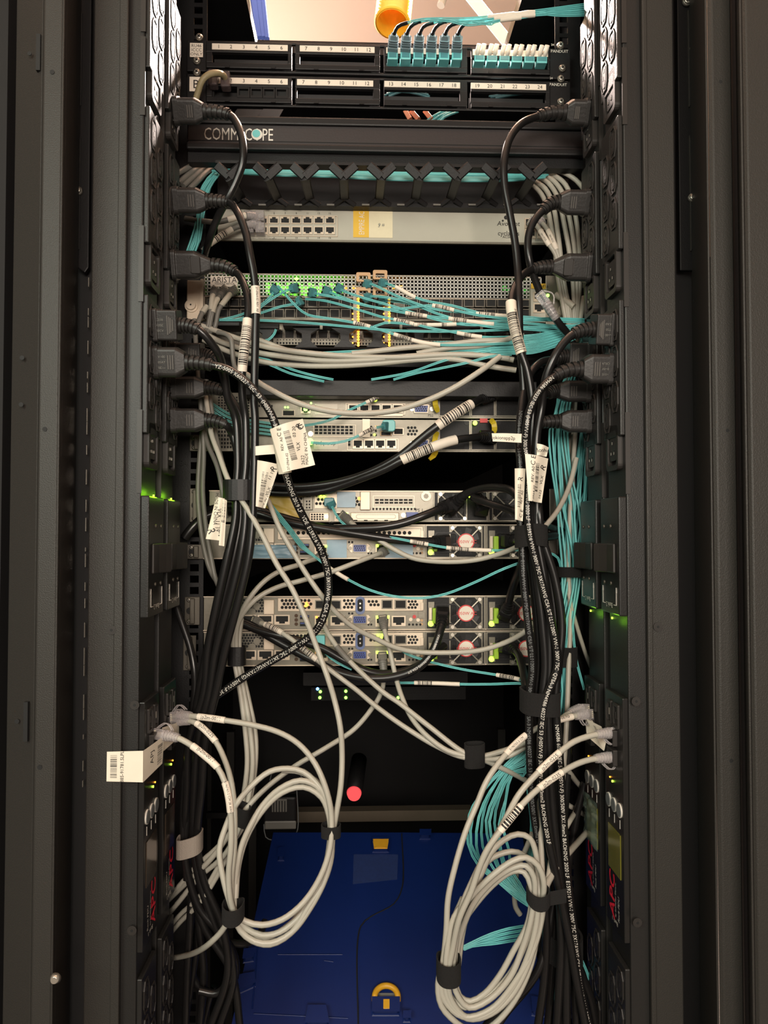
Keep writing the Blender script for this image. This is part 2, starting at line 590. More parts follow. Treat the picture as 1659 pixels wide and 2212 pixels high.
jr = jamb('door_frame', 'black steel door frame with bright edge and small holes, right of the rack',
          [(1504, .795, 1541, .703, 'inner_flange'), (1541, .703, 1552, .6995, 'rounded_edge'), (1552, .6995, 1592, .6995, 'front_face'), (1592, .700, 1596, .795, 'outer_flange')],
          [(1556, 177, .70, .0018), (1571, 930, .70, .0018), (1579, 1643, .70, .0020)])
for k, (px, py) in enumerate(((1508, 648), (1510, 760), (1512, 872), (1513, 985), (1516, 1100), (1517, 1213), (1519, 1326), (1520, 1440), (1521, 1557), (1521, 1671), (1522, 1790), (1524, 1907), (1525, 2024))):
    c = P(px, py, .779); MB().cyl(c + V((0, .004, 0)), V((-.93, -.3, 0)), .0018, 0, .0035, 10).build('screw_hole', M_hole, jr)
jr2 = jamb('adjoining_frame', 'thin bright-edged black frame of the neighbouring cabinet at the far right of the picture',
           [(1608, .72, 1617, .664, 'return_flange'), (1617, .664, 1627, .6605, 'rounded_edge'), (1627, .6605, 1760, .6605, 'front_face')], [])
MB().box((P(1590, 1150, .80).x, .80, ZB), (P(1700, 1150, .80).x, .81, ZT)).build('gap_blocker', M_deep, jr2)  # added dark sheet that stops light showing through the gap
jl = jamb('door_frame', 'dark grey steel door frame with a light rounded edge, left of the rack',
          [(158, .785, 126, .715, 'inner_flange'), (126, .715, 121, .700, 'rounded_edge'), (121, .700, 82, .700, 'front_face'), (82, .700, 78, .706, 'rounded_edge'), (78, .706, 20, .730, 'recessed_face')],
          [(113, 156, .70, .0022), (97, 927, .70, .0022), (86, 1657, .70, .0022), (48, 773, .714, .0022), (46, 874, .714, .0022), (37, 1558, .716, .0022), (64, 116, .711, .002)])
for (x0, y0, x1, y1) in ((81, 78, 90, 156), (54, 1515, 63, 1600)):
    MB().rect(x0, y0, x1, y1, .709, -.001, .0035).build('slot', M_hole, jl)
MB().cyl(P(120, 2113, .70), EN, .0052, 0, .004, 16, r1=.003).build('door_bolt', M_chrome, jl)
MB().box((P(2, 1150, .74).x, .74, ZB), (P(-140, 1150, .74).x, .76, ZT)).build('outer_face', M_deep, jl)

# hinge slide plates in the channels, upper half
def slide(name, label, x0, x1, xs, ytop, ybot, scr, chamfer):
    a = P(x0, 100, .79); b = P(x1, 100, .79)
    zt, zb = ZT - .02, P((x0 + x1) / 2, ybot, .79).z
    t = thing(name, label, 'bracket', ((a.x + b.x) / 2, .80, zb))
    w = b.x - a.x
    poly = [(0, 0 + abs(w) * .6), (0, zt - zb), (w, zt - zb), (w, abs(w) * .3), (w * .8, 0)] if chamfer else [(0, 0), (0, zt - zb), (w, zt - zb), (w, abs(w) * .5), (w * .6, 0)]
    poly = [(a.x + u, zb + v) for u, v in poly]
    MB().prism(poly, V((0, .795, 0)), EX, EZ, EN, 0, .006).build('plate', M_blk, t, bevel=.001)
    c = P(xs, 600, .79).x
    for zz0, zz1 in ((P(xs, 540, .79).z, P(xs, 300, .79).z), (P(xs, 230, .79).z, P(xs, 30, .79).z)):
        MB().box((c - .0012, .788, zz0), (c + .0012, .790, zz1)).build('slot', M_hole, t)
        MB().box((c - .0022, .787, zz0 - .002), (c - .0012, .790, zz1 + .002)).build('slot_edge', M_post, t)
    for sx, sy, rr in scr: screw(sx, sy, .787, rr, t, M_chrome)
    return t


slide('slide_bracket', 'black slotted bracket plate with two silver screws, right of the rack post', 1463, 1513, 1494, 0, 585, ((1496, 427, .0052), (1484, 3, .0055), (1494, 104, .0022)), False)
slide('slide_bracket', 'black slotted bracket plate with one silver screw, left of the rack post', 157, 197, 170, 0, 590, ((168, 412, .0052),), True)

# light leaking through the gap along the left channel, imitated by small bright chrome slivers
gl = MB(); rnd = random.Random(3)
for k in range(24):
    py = 620 + k * 46 + rnd.uniform(-20, 20)
    c = P(193 - (py - 600) * .012, py, .792)
    gl.box((c.x - .0003, .79, c.z - rnd.uniform(.001, .009)), (c.x + .0003, .793, c.z + rnd.uniform(.001, .010)))
gl.build('light_leak_glints', M_chrome, rack, kind='stuff')

# equipment mounting rails with square holes
def rail(px0, px1, Y, holes_x, name='mounting_rail'):
    a = P(px0, 1150, Y).x; b = P(px1, 1150, Y).x
    mb = MB()
    hx0, hx1 = (P(holes_x[0], 1150, Y).x, P(holes_x[1], 1150, Y).x)
    lo, hi = min(a, b), max(a, b)
    mb.box((lo, Y, ZB), (hx0, Y + .002, ZT)); mb.box((hx1, Y, ZB), (hi, Y + .002, ZT))
    z = .55
    o = mb.build(name, M_blk, rack)
    st = MB()
    while z < ZT - .01:
        st.box((hx0, Y, z), (hx1, Y + .002, z + .0055)); z += .04445 / 3
    st.box((hx0, Y, ZB), (hx1, Y + .002, .55))
    st.build('rail_rungs', M_blk, o, kind='stuff')
    return o


rl = rail(374, 440, .975, (411, 430)); rr_ = rail(1206, 1256, .975, (1216, 1234))
MB().box((P(374, 1150, .975).x - .004, .975, ZB), (P(374, 1150, .975).x, 1.05, ZT)).build('rail_flange', M_blk, rack)
MB().box((P(1256, 1150, .975).x, .975, ZB), (P(1256, 1150, .975).x + .004, 1.05, ZT)).build('rail_flange', M_blk, rack)
for st_, px, py in (('34', 397, 1000), ('33', 396, 1078), ('29', 396, 1464)):
    MB().text(st_, P(px, py, .972), EX, EZ, .010).build('printed_number', M_blk2, rl)

# inner far posts seen dimly low down
for px in (447, 496, 545, 1085):
    x = P(px, 1900, 1.62).x
    MB().box((x - .008, 1.62, .05), (x + .008, 1.64, 1.05)).build('front_upright', M_post, rack)

# ------------------------------------------------------------------ power strips (four, alike in layout)
YN, YF = (.760, .816), (.835, .891)
XF, XP = .250, .241
zz = lambda py, Y=.788: ZA(py, .25, Y)


def core_mesh():
    """shared meshes of a C13 outlet in the plane U=y (toward far), V=z, normal along -x; mirrored for left by rotation"""
    hexo = [(-.0095, .009), (-.0095, -.009), (-.005, -.0165), (.005, -.0165), (.0095, -.009), (.0095, .009), (.005, .0165), (-.005, .0165)]
    rim_i = [(u * .86, v * .92) for u, v in hexo]
    A = MB().ring(hexo, rim_i, V((0, 0, 0)), V((0, 1, 0)), EZ, V((-1, 0, 0)), 0, .0012)
    B = MB().prism(rim_i, V((0, 0, 0)), V((0, 1, 0)), EZ, V((-1, 0, 0)), 0, .0002)
    C = MB().prism(rrect(.0058, .0118, .0052, 4), V((0, 0, 0)), V((0, 1, 0)), EZ, V((-1, 0, 0)), 0, .0010)
    D = MB()
    for u, v in ((-.0005, .0070), (.0022, -.0005), (-.0022, -.0070)):
        D.box((-.0013, u - .0012, v - .0022), (-.0009, u + .0012, v + .0022))
    out = []
    for mb, m, nm in ((A, M_pdu2, 'rim'), (B, M_hole, 'groove'), (C, M_pdu2, 'core'), (D, M_hole, 'slots')):
        me = bpy.data.meshes.new('outlet_' + nm); me.from_pydata(mb.v, [], mb.f); me.materials.append(m); out.append(me)
    return out


def c19_mesh():
    N = V((-1, 0, 0)); Uy = V((0, 1, 0)); O = V((0, 0, 0))
    A = MB().ring(rrect(.0185, .024, .006), rrect(.0135, .0185, .004), O, Uy, EZ, N, 0, .0055)
    B = MB().prism(rrect(.0135, .0185, .004), O, Uy, EZ, N, 0, .0006)
    C = MB().prism(rrect(.0095, .0135, .003), O, Uy, EZ, N, 0, .0042)
    D = MB(); E = MB()
    for u, v in ((.001, .006), (.0045, -.005), (-.0045, -.005)):
        D.box((-.0046, u - .0016, v - .0024), (-.0042, u + .0016, v + .0024))
        E.box((-.0049, u + .0002, v - .002), (-.0045, u + .0016, v + .001))
    out = []
    for mb, m, nm in ((A, M_pdu2, 'frame'), (B, M_hole, 'recess'), (C, M_pdu2, 'core'), (D, M_hole, 'slots'), (E, M_chrome, 'contacts')):
        me = bpy.data.meshes.new('large_outlet_' + nm); me.from_pydata(mb.v, [], mb.f); me.materials.append(m); out.append(me)
    return out


C13 = core_mesh(); C19 = c19_mesh()


def pdu(side, Yr, label, near):
    s = side; Yc = (Yr[0] + Yr[1]) / 2
    t = thing('power_strip', label, 'power strip', (s * .27, Yc, .35), 'vertical power strips lining both sides of the rack')
    N = V((-s, 0, 0))
    fx = s * XF
    MB().box((fx, Yr[0], .35), (s * .298, Yr[1], ZT - .02)).build('housing', M_pdu, t, bevel=.0015)
    U = V((0, -s, 0))                      # viewer's right on this face

    def bx(y0, y1, z0, z1, n0, n1, nm, m, par=None, bev=0):
        return MB().box((fx - s * n0, y0, z0), (fx - s * n1, y1, z1)).build(nm, m, par or t, bevel=bev)

    def outlet(meshes, y, z, nm, n):
        root = bpy.data.objects.new(nm, meshes[0]); COL.objects.link(root); root.location = (fx - s * n, y, z)
        rot = 0 if s > 0 else math.pi
        root.rotation_euler = (0, 0, rot); child(root, t)
        for me, sub in zip(meshes[1:], ('recess', 'face', 'contact_slots', 'contacts')):
            c = bpy.data.objects.new(sub, me); COL.objects.link(c); c.parent = root
    pitch = .0382
    zC = {'m1': zz(116), 'm2': zz(324), 'm3': zz(711), 'm4': zz(2112)}
    yn, yf = Yc - .0125, Yc + .0125

    def module(ztop, rows, skip=()):
        zt = ztop + .024; zb = ztop - (rows - 1) * pitch - .0425
        W_ = .0265
        bx(Yc - W_, Yc + W_, zb, zt, 0, .0055, 'outlet_module', M_pdu, bev=.0012)
        for k in range(rows):
            if ('n', k) not in skip: outlet(C13, yn, ztop - k * pitch, 'outlet', .0056)
            outlet(C13, yf, ztop - k * pitch - .0190, 'outlet', .0056)
    module(zC['m1'] + 2 * pitch, 3)
    module(zC['m2'], 3)
    module(zC['m3'], 3)
    module(zC['m4'], 3)
    for py in (207, 592, 969):
        outlet(C19, Yc, zz(py), 'large_outlet', .0)
    # breaker cover plate with flap, screws and bank mark
    zt, zb = zz(1075), zz(1325)
    bx(Yr[0] - .001, Yr[1] + .001, zb, zt, 0, .009, 'breaker_cover', M_plate, bev=.0015)
    cv = MB(); zc = zz(1205)
    poly = [(-.006, -.016), (.010, -.016), (.010, .016), (-.006, .016)]
    cv.prism([(-.020, .009), (-.020, .012), (.0, .012), (.013, .016), (.022, .020), (.022, .009)], V((fx, Yc, zc - .0155)), V((0, 1, 0)), N, EZ, 0, .031)
    cv.build('breaker_flap', M_pdu2, t, bevel=.003)
    for py in (1137, 1259):
        for dy in (-.004, .017):
            screw(0, 0, 0, .0024, t, M_steeld, N=N, pt=V((fx - s * .009, Yc + dy, zz(py))))
    mk = MB(); n = N
    o = V((fx - s * .0093, Yc, zz(1306)))
    Ub, Vb = V((0, s, 0)), V((0, 0, -1))
    mk.text('Bank 2', o, Ub, Vb, .0075)
    for sg in (-1, 1):
        mk.prism([(sg * .013, -.0003), (sg * .021, -.0003), (sg * .021, .0003), (sg * .013, .0003)], o + V((0, 0, .001)), V((0, 1, 0)), EZ, N, 0, .0004)
        mk.prism([(sg * .021 - .0003, 0), (sg * .021 + .0003, 0), (sg * .021 + .0003, .014), (sg * .021 - .0003, .014)], o + V((0, 0, .001)), V((0, 1, 0)), EZ, N, 0, .0004)
        mk.prism([(sg * .021 - .0014, .013), (sg * .021 + .0014, .013), (sg * .021, .0185)], o + V((0, 0, .001)), V((0, 1, 0)), EZ, N, 0, .0004)
    mk.build('bank_marking', M_inkw, t)
    # bank indicator light at the step of the cover
    lz = (zz(1071) if s < 0 else zz(1339))
    MB().cyl(V((fx, Yc + .018, lz)), N, .0012, 0, .0012, 8).build('bank_led', M_lg2, t)
    ld = bpy.data.lights.new('bank_led_light', 'POINT'); ld.energy = .010 if s < 0 else .004; ld.color = (.35, 1, .02); ld.shadow_soft_size = .004
    lo = bpy.data.objects.new('bank_led_light', ld); COL.objects.link(lo); lo.location = (fx - s * .012, Yc + .006, lz - .002 * (1 if s > 0 else -1))
    # controller panel
    zt, zb = zz(1497), zz(2008)
    bx(Yr[0] + .001, Yr[1] - .001, zb, zt, 0, .006, 'control_panel', M_plate, bev=.001)
    fo = lambda y, py: V((fx - s * .006, y, zz(py)))
    for py, nm in ((1541, 'usb_port'), (1590, 'network_port'), (1632, 'network_port')):
        c = fo(Yc, py)
        if nm == 'usb_port':
            for dy, wv in ((-.010, .006), (.010, .004)):
                MB().ring(rrect(wv + .002, .0125, .001), rrect(wv, .0095, .001), c + V((0, dy, 0)), V((0, 1, 0)), EZ, N, 0, .002).build(nm, M_pdu2, t)
                MB().box((c.x, c.y + dy - .0009, c.z - .003), (c.x - s * .0018, c.y + dy + .0005, c.z + .004)).build('port_tongue', M_chrome if dy > 0 else M_pdu2, t)
        else:
            MB().ring(rrect(.0105, .0085, .001), rrect(.0080, .0062, .001), c, V((0, 1, 0)), EZ, N, 0, .0045).build(nm, M_pdu2, t)
    for k, dy in enumerate((.0165, 0, -.0165)):
        c = fo(Yc + dy, 1738)
        MB().cyl(c, N, .0064, 0, .0018, 20).build('push_button', M_btn, t)
        MB().pipe(c, N, .0074, .0066, 0, .0012).build('button_ring', M_inkw, t)
        MB().box((c.x, c.y - .0004, c.z - .019), (c.x - s * .0003, c.y + .0004, c.z - .010)).build('button_caption', M_inkw, t)
    MB().cyl(fo(Yc + .004, 1690), N, .0012, 0, .0012, 10).build('status_led', M_lg2, t)
    MB().cyl(fo(Yc + .012, 1686), N, .0009, 0, .0010, 8).build('status_led', M_la, t)
    # LCD
    z1, z0 = zz(1790), zz(1884)
    lcd_m = M_lcd if s > 0 else M_lcdd
    bx(Yc - .0185, Yc + .0185, z0, z1, .006, .0068, 'display', lcd_m)
    # writing, reads upward
    V2 = V((0, s, 0))
    MB().text('APC', fo(Yc + .0085, 1940), EZ, V2, .0225, N=N, shear=.12, sx=1.12).text('APC', fo(Yc + .0092, 1941), EZ, V2, .0225, N=N, shear=.12, sx=1.12, lift=.0004).text('APC', fo(Yc + .0080, 1939), EZ, V2, .0225, N=N, shear=.12, sx=1.12, lift=.0005).build('red_lettering', M_red, t)
    tb = MB(); tb.text('by Schneider Electric', fo(Yc - .0015 * 1, 1942), EZ, V2, .0042, N=N); tb.text('Rack PDU', fo(Yc - .011, 1955), EZ, V2, .0062, N=N, shear=.2)
    tb.text('Bank 1', fo(Yc, 1990), V((0, s, 0)), V((0, 0, -1)), .0065, N=N)
    tb.build('white_lettering', M_inkw, t)
    # bright thin edge of the housing between modules
    for a, b in ((-30, 130), (140, 300), (525, 680), (900, 1070)):
        z1, z0 = zz(a), zz(b)
        MB().box((fx - s * .0012, Yr[0] - .0012, z0), (fx + s * .004, Yr[0], z1)).build('edge_strip', M_pdu2, t)
    return t


pdu(1, YN, 'near black power strip of the right-hand pair, its olive display bare', True)
pdu(1, YF, 'rear black power strip of the right-hand pair, display under torn film', False)
pdu(-1, YN, 'near black power strip of the left-hand pair, beside the wide post', True)
pdu(-1, YF, 'rear black power strip of the left-hand pair, next to the equipment rail', False)
for o in list(COL.objects):
    if o.get('category') == 'power strip': del o['group']
# film over the rear right display
zt, zb = ZA(1700, .25, .863), ZA(1845, .25, .863)
mb = MB(); rnd = random.Random(5); nx, nz = 5, 12; vs = []
for j in range(nz + 1):
    for i in range(nx + 1):
        vs.append((.2425 - rnd.uniform(.0, .0022), .838 + .050 * i / nx, zz(1775) + (zz(1885) - zz(1775)) * j / nz + rnd.uniform(-.001, .001)))
mb.add(vs, [(j * (nx + 1) + i, j * (nx + 1) + i + 1, (j + 1) * (nx + 1) + i + 1, (j + 1) * (nx + 1) + i) for j in range(nz) for i in range(nx)])
mb.build('protective_film', M_clear2, label='crumpled clear film stuck over the display of the rear right power strip', cat='film')
# ------------------------------------------------------------------ rack equipment
YR = .965          # plane of the equipment rear faces


def unit(name, label, cat, px0, py0, px1, py1, Y, depth, m, ear=None, group=None):
    x0, x1, z0, z1 = rc(px0, py0, px1, py1, Y)
    t = thing(name, label, cat, ((x0 + x1) / 2, Y + .02, z0), group)
    MB().box((x0, Y, z0), (x1, Y + .0015, z1)).build('rear_plate', m, t, bevel=.0004)
    MB().box((x0 + .0004, Y + .0015, z0 + .0002), (x1 - .0004, Y + depth, z1 - .0002)).build('chassis', M_blk, t)
    t['zr'] = 0; del t['zr']
    return t, (x0, x1, z0, z1)


def port(px0, py0, px1, py1, Y, par, n=0.0, m=None, name='network_port', tab=0, pins=True):
    """framed jack: raised rim, dark cavity with a keyway notch"""
    x0, x1, z0, z1 = rc(px0, py0, px1, py1, Y)
    cx, cz = (x0 + x1) / 2, (z0 + z1) / 2; w, h = (x1 - x0) / 2, (z1 - z0) / 2
    o = MB().ring([(-w, -h), (w, -h), (w, h), (-w, h)], [(-w * .8, -h * .78), (w * .8, -h * .78), (w * .8, h * .78), (-w * .8, h * .78)],
                  V((cx, Y - n, cz)), EX, EZ, EN, 0, .0016).build(name, m or M_steel2, par)
    MB().box((cx - w * .8, Y - n - .0004, cz - h * .78), (cx + w * .8, Y - n, cz + h * .78)).build('cavity', M_hole, o)
    if tab:
        MB().box((cx - w * .8, Y - n - .0012, cz + tab * h * .40), (cx - w * .38, Y - n - .0004, cz + tab * h * .78)).box(
            (cx + w * .38, Y - n - .0012, cz + tab * h * .40), (cx + w * .8, Y - n - .0004, cz + tab * h * .78)).build('shoulder', m or M_steel2, o)
    return o


def led(px, py, Y, r, m, par, n=.0, name='status_led'):
    return MB().cyl(P(px, py, Y) + EN * n, EN, r, 0, .0012, 10).build(name, m, par)


def holes(pts, r, Y, par, n=.0, m=None, seg=6, name='vent_holes'):
    mb = MB()
    for px, py in pts: mb.cyl(P(px, py, Y) + EN * n, EN, r, 0, .0003, seg, sm=False)
    return mb.build(name, m or M_hole, par, kind='stuff')


def grid(px0, py0, px1, py1, nx, ny, Y, par, n, fx=.66, fy=.62, m=None, name='vent_slots'):
    x0, x1, z0, z1 = rc(px0, py0, px1, py1, Y); mb = MB()
    for i in range(nx):
        for j in range(ny):
            cx = x0 + (x1 - x0) * (i + .5) / nx; cz = z0 + (z1 - z0) * (j + .5) / ny
            w = (x1 - x0) / nx * fx / 2; h = (z1 - z0) / ny * fy / 2
            mb.box((cx - w, Y - n - .0003, cz - h), (cx + w, Y - n, cz + h))
    return mb.build(name, m or M_hole, par, kind='stuff')


def label_(st, px, py, Y, size, par, m=None, n=.0003, align='C', name='lettering', shear=0, sx=1.0):
    return MB().text(st, P(px, py, Y) + EN * n, EX, EZ, size, align=align, shear=shear, sx=sx).build(name, m or M_ink, par)


# ---- two fibre/copper patch panels at the top ---------------------------------------------------------
def patch(label, y0, y1, strips, dy, which):
    Y = .955
    xa, xb = P(404, y0, Y).x, P(1232, y0, Y).x
    zt = P(829, y0 + 10, Y).z; zb = P(829, y1 + 10, Y).z
    t = thing('patch_panel', label, 'patch panel', ((xa + xb) / 2, Y, zb))
    mb = MB()
    # frame bars around four module openings
    mx = [(445, 632), (637, 822), (828, 1010), (1016, 1188)]
    X = [(P(a, y0 + 60, Y).x, P(b, y0 + 60, Y).x) for a, b in mx]
    mb.box((xa, Y, zb), (X[0][0], Y + .004, zt)); mb.box((X[3][1], Y, zb), (xb, Y + .004, zt))
    mb.box((X[0][0], Y, zt - .003), (X[3][1], Y + .004, zt)); mb.box((X[0][0], Y, zb), (X[3][1], Y + .004, zb + .003))
    mb.build('panel_frame', M_blk2, t, bevel=.0008)
    num = 1
    for k, ((a, b), (sa, sb)) in enumerate(zip(X, strips)):
        za, zc = zb + .0035, zt - .0035
        mod = MB()
        u0, u1 = P(sa, y0 + 60, Y).x, P(sb, y0 + 60, Y).x
        hz = zc - za
        o_t, o_b = za + hz * .60, za + hz * .20       # opening
        mod.box((a + .0008, Y - .003, o_t), (b - .0008, Y + .003, zc)); mod.box((a + .0008, Y - .003, za), (b - .0008, Y + .003, o_b))
        mod.box((a + .0008, Y - .003, o_b), (u0, Y + .003, o_t)); mod.box((u1, Y - .003, o_b), (b - .0008, Y + .003, o_t))
        md = mod.build('port_module', M_blk2, t, bevel=.0008)
        tb = MB()
        for q in (.25, .78): tb.box((a + (b - a) * q - .003, Y - .0045, za - .0005), (a + (b - a) * q + .003, Y - .003, za + .0025))
        tb.build('clip_tab', M_blk, md)
        bk = MB().box((u0, Y + .012, o_b), (u1, Y + .013, o_t)).build('module_back', M_hole, md)
        zs0, zs1 = o_t + hz * .08, o_t + hz * .08 + .0078
        st = MB().box((u0, Y - .0042, zs0), (u1, Y - .003, zs1)).build('number_strip', M_white, t)
        nm = MB()
        for i in range(6):
            nm.text(str(num), V((u0 + (u1 - u0) * (i + .5) / 6 * 1.0, Y - .0043, (zs0 + zs1) / 2)), EX, EZ, .0068, lift=.0002); num += 1
        nm.build('port_numbers', M_ink, st)
        if which == 'B' and k == 0:
            for i in range(2, 6):
                cx = u0 + (u1 - u0) * (i + .5) / 6; cz = (o_b + o_t) / 2 - .001
                MB().ring([(-.0085, -.007), (.0085, -.007), (.0085, .007), (-.0085, .007)], [(-.006, -.004), (.006, -.004), (.006, .0045), (-.006, .0045)], V((cx, Y, cz)), EX, EZ, EN, 0, .0035).build('jack', M_blk2, md)
                MB().box((cx - .0085, Y + .001, cz - .007), (cx + .0085, Y + .002, cz + .007)).build('jack_back', M_hole, md)
            MB().box((u0, Y + .0005, o_b), (u0 + .002, Y + .002, o_t)).build('jack_divider', M_blk2, md)
    # screws
    return t, zb, zt


pA, a0, a1 = patch('black patch panel, upper of two, with blue-grey duplex plugs on its third block', 86, 152, [(459, 622), (648, 809), (834, 995), (1020, 1182)], 0, 'A')
pB, b0, b1 = patch('black patch panel, lower of two, marked B at its left end', 158, 225, [(459, 622), (642, 806), (830, 993), (1016, 1178)], 0, 'B')
for px, py, par in ((430, 80, pA), (425, 131, pA), (1211, 98, pA), (1215, 147, pA), (425, 156, pB), (1212, 170, pB), (1212, 219, pB)):
    screw(px, py, .953, .0052, par, M_chrome)
for par, (px0, py0, px1, py1), lines in ((pA, (411, 95, 439, 125), ('RU46', 'ICCC', 'ONLY')), (pB, (410, 168, 436, 199), ('B',))):
    o = MB().rect(px0, py0, px1, py1, .955, .001, .002).build('sticker', M_white, par)
    tb = MB(); cx, cy = (px0 + px1) / 2, (py0 + py1) / 2
    if len(lines) == 1: tb.text('B', P(cx + 1, cy, .955) + EN * .002, EX, EZ, .016)
    else:
        for i, l in enumerate(lines): tb.text(l, P(cx, cy - 9 + 9 * i, .955) + EN * .002, EX, EZ, .0058)
    tb.build('lettering', M_ink, o)
for par, px, py in ((pA, 1208, 112), (pB, 1205, 184)):
    label_('PANDUIT', px, py, .955, .0055, par, M_inkw, n=.001)
    label_('24', px - 15, py - 14, .955, .004, par, M_inkw, n=.001)

# aqua adapters with white dust caps (19-24), blue-grey duplex plugs (13-18)
for i in range(6):
    px = 1035 + i * 26.9; py = 122 + i * .6
    t = thing('fibre_adapter', ('first', 'second', 'third', 'fourth', 'fifth', 'sixth')[i] + ' from the left of the aqua adapters with white dust caps', 'adapter', P(px, py + 12, .955), 'capped aqua adapters in the upper patch panel')
    MB().rect(px - 11, py - 12, px + 11, py + 15, .955, -.01, .004).build('body', M_aq2, t, bevel=.0008)
    MB().rect(px - 9, py + 2, px + 9, py + 11, .955, .004, .0045).build('port_face', M_teal, t)
    for s in (-5.5, 5.5):
        c = P(px + s - .5, py - 8, .955)
        MB().cyl(c + V((0, 0, -.0065)), V((.12, -.75, .65)), .0030, .0, .016, 12).build('dust_cap', M_white, t)
plug_tops = []
for i in range(6):
    px = 848 + i * 27.6; py = 104 + i * .2
    t = thing('fibre_plug', ('first', 'second', 'third', 'fourth', 'fifth', 'sixth')[i] + ' from the left of the blue-grey duplex plugs in the upper patch panel', 'connector', P(px, py + 28, .955), 'duplex plugs in the upper patch panel')
    MB().rect(px - 11, py + 6, px + 11, py + 30, .955, -.01, .006).build('adapter', M_aq2, t, bevel=.0008)
    MB().rect(px - 8, py + 13, px + 8, py + 26, .955, .006, .0066).build('adapter_window', M_teal, t)
    a = P(px, py + 8, .953); b = P(px + 3, py - 30, .925)
    pa = Path([a, a.lerp(b, .5), b], .004); mb = MB()
    pa.sweep(mb, [(0, .004, .0065), (.010, .0045, .0068), (.0102, .004, .0058), (.016, .004, .0062), (.022, .0035, .0045), (pa.len, .0028, .0034)])
    bd = mb.build('plug_body', M_bgrey, t)
    rb = MB()
    for q in (.5, .62, .74): pa.sweep(rb, [(pa.len * q, .0048, .0066), (pa.len * q + .0012, .0048, .0064)])
    rb.build('grip_ribs', M_bgrey, t)
    plug_tops.append(pa.p[-1])

# ---- dark cover panel with lettering, then the finger duct below ---------------------------------------
Yc = .925
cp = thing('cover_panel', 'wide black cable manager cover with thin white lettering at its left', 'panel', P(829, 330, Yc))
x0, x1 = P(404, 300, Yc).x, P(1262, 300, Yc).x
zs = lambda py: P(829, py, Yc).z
MB().box((x0, Yc, zs(330)), (x1, Yc + .006, zs(257))).build('lid', mat('cover_black_sheen', srgb(46, 41, 42), 0.4, bump=.1, scale=500), cp, bevel=.0015)  # ceiling light reflected on the black lid is put into its lighter colour
for a, b, n in ((259, 276, .004), (318, 332, .005)): MB().box((x0, Yc - n, zs(b)), (x1, Yc, zs(a))).build('lid_rib', M_blk2, cp, bevel=.002)
MB().box((x0, Yc - .0006, zs(311)), (x1, Yc, zs(309.5))).build('groove', M_hole, cp)
MB().box((x0, Yc + .006, zs(352)), (x1, Yc + .02, zs(330))).build('lower_channel', M_blk, cp)
tb = MB(); z = P(515, 290, Yc).z; c0 = P(440, 290, Yc).x; c1 = P(590, 290, Yc).x
lt = tmesh('COMMSCOPE')[2]; sz = (c1 - c0) / lt * 1.0
sx_ = (c1 - c0) / (lt * .0222)
MB().text('COMMSCOPE', V((c0, Yc - .0002, z)), EX, EZ, .0222, align='L', sx=sx_).build('lettering', M_inkw, cp)
w1, w2 = tmesh('COMMSC')[2], tmesh('COMMSCO')[2]
cc = V((c0 + (w1 + w2 + .05) / 2 * .0222 * sx_, Yc - .0002, z - .0002))
MB().cyl(cc, EN, .0070, .0003, .0007, 20).build('round_letter', M_inkw, cp)
MB().cyl(cc + V((-.0008, 0, .0010)), EN, .0050, .0007, .0010, 16).build('round_letter_globe', M_aq2, cp)

fd = thing('finger_duct', 'black horizontal cable manager with a row of forked plastic fingers', 'cable manager', P(829, 445, .955))
zq = lambda py, Y: P(829, py, Y).z
MB().box((P(440, 440, .965).x, .96, zq(450, .965)), (P(1200, 440, .965).x, 1.0, zq(440, .965))).build('base_bar', M_blk, fd)
MB().box((P(470, 400, .99).x, .99, zq(440, .99)), (P(1180, 400, .99).x, .994, zq(352, .99))).build('duct_back', M_deep, fd)
MB().box((P(470, 355, .90).x, .886, zq(358, .886)), (P(1170, 355, .90).x, .90, zq(352, .886))).build('front_bar', M_blk2, fd)
for i, (xt, xb) in enumerate(((495, 520), (578, 598), (658, 668), (742, 744), (824, 820), (905, 898), (988, 974), (1071, 1050), (1150, 1122))):
    fg = MB()
    A = P(xt, 382, .89); B = P(xb, 426, .955)
    T1, T2 = P(xt - 26, 358, .888), P(xt + 26, 358, .888)
    C1, C2 = P(xb - 22, 443, .962), P(xb + 22, 443, .962)
    for p, q, w in ((A, B, .0060), (T1, A, .0055), (T2, A, .0055), (B, C1, .0032), (B, C2, .0032)):
        pa = Path([p, q], .02); pa.sweep(fg, [(0, .004, w), (pa.len, .004, w)], k=1)
    fg.build('finger', M_blk2, fd)
    MB().box(P(xb + 38, 440, .957), P(xb + 54, 443, .956) + V((0, .002, 0))).build('slot_edge', M_greyd, fd)

# things seen through the gap between panels
for (x0_, x1_, m_, nm) in ((497, 603, M_cream, 'cable_marker'),):
    for j, (a, b) in enumerate(((500, 560), (556, 605))):
        t = MB().prism([(0, 0), ((b - a) * .0006, 0), ((b - a) * .0006 + .006, .011), (.008, .011)], P(a, 253, 1.0), EX, EZ, EN, 0, .001)
        t.build('cable_tag', M_btn, label=('left' if j == 0 else 'right') + ' one of two dim slanting tags in the gap above the cover panel', cat='tag')

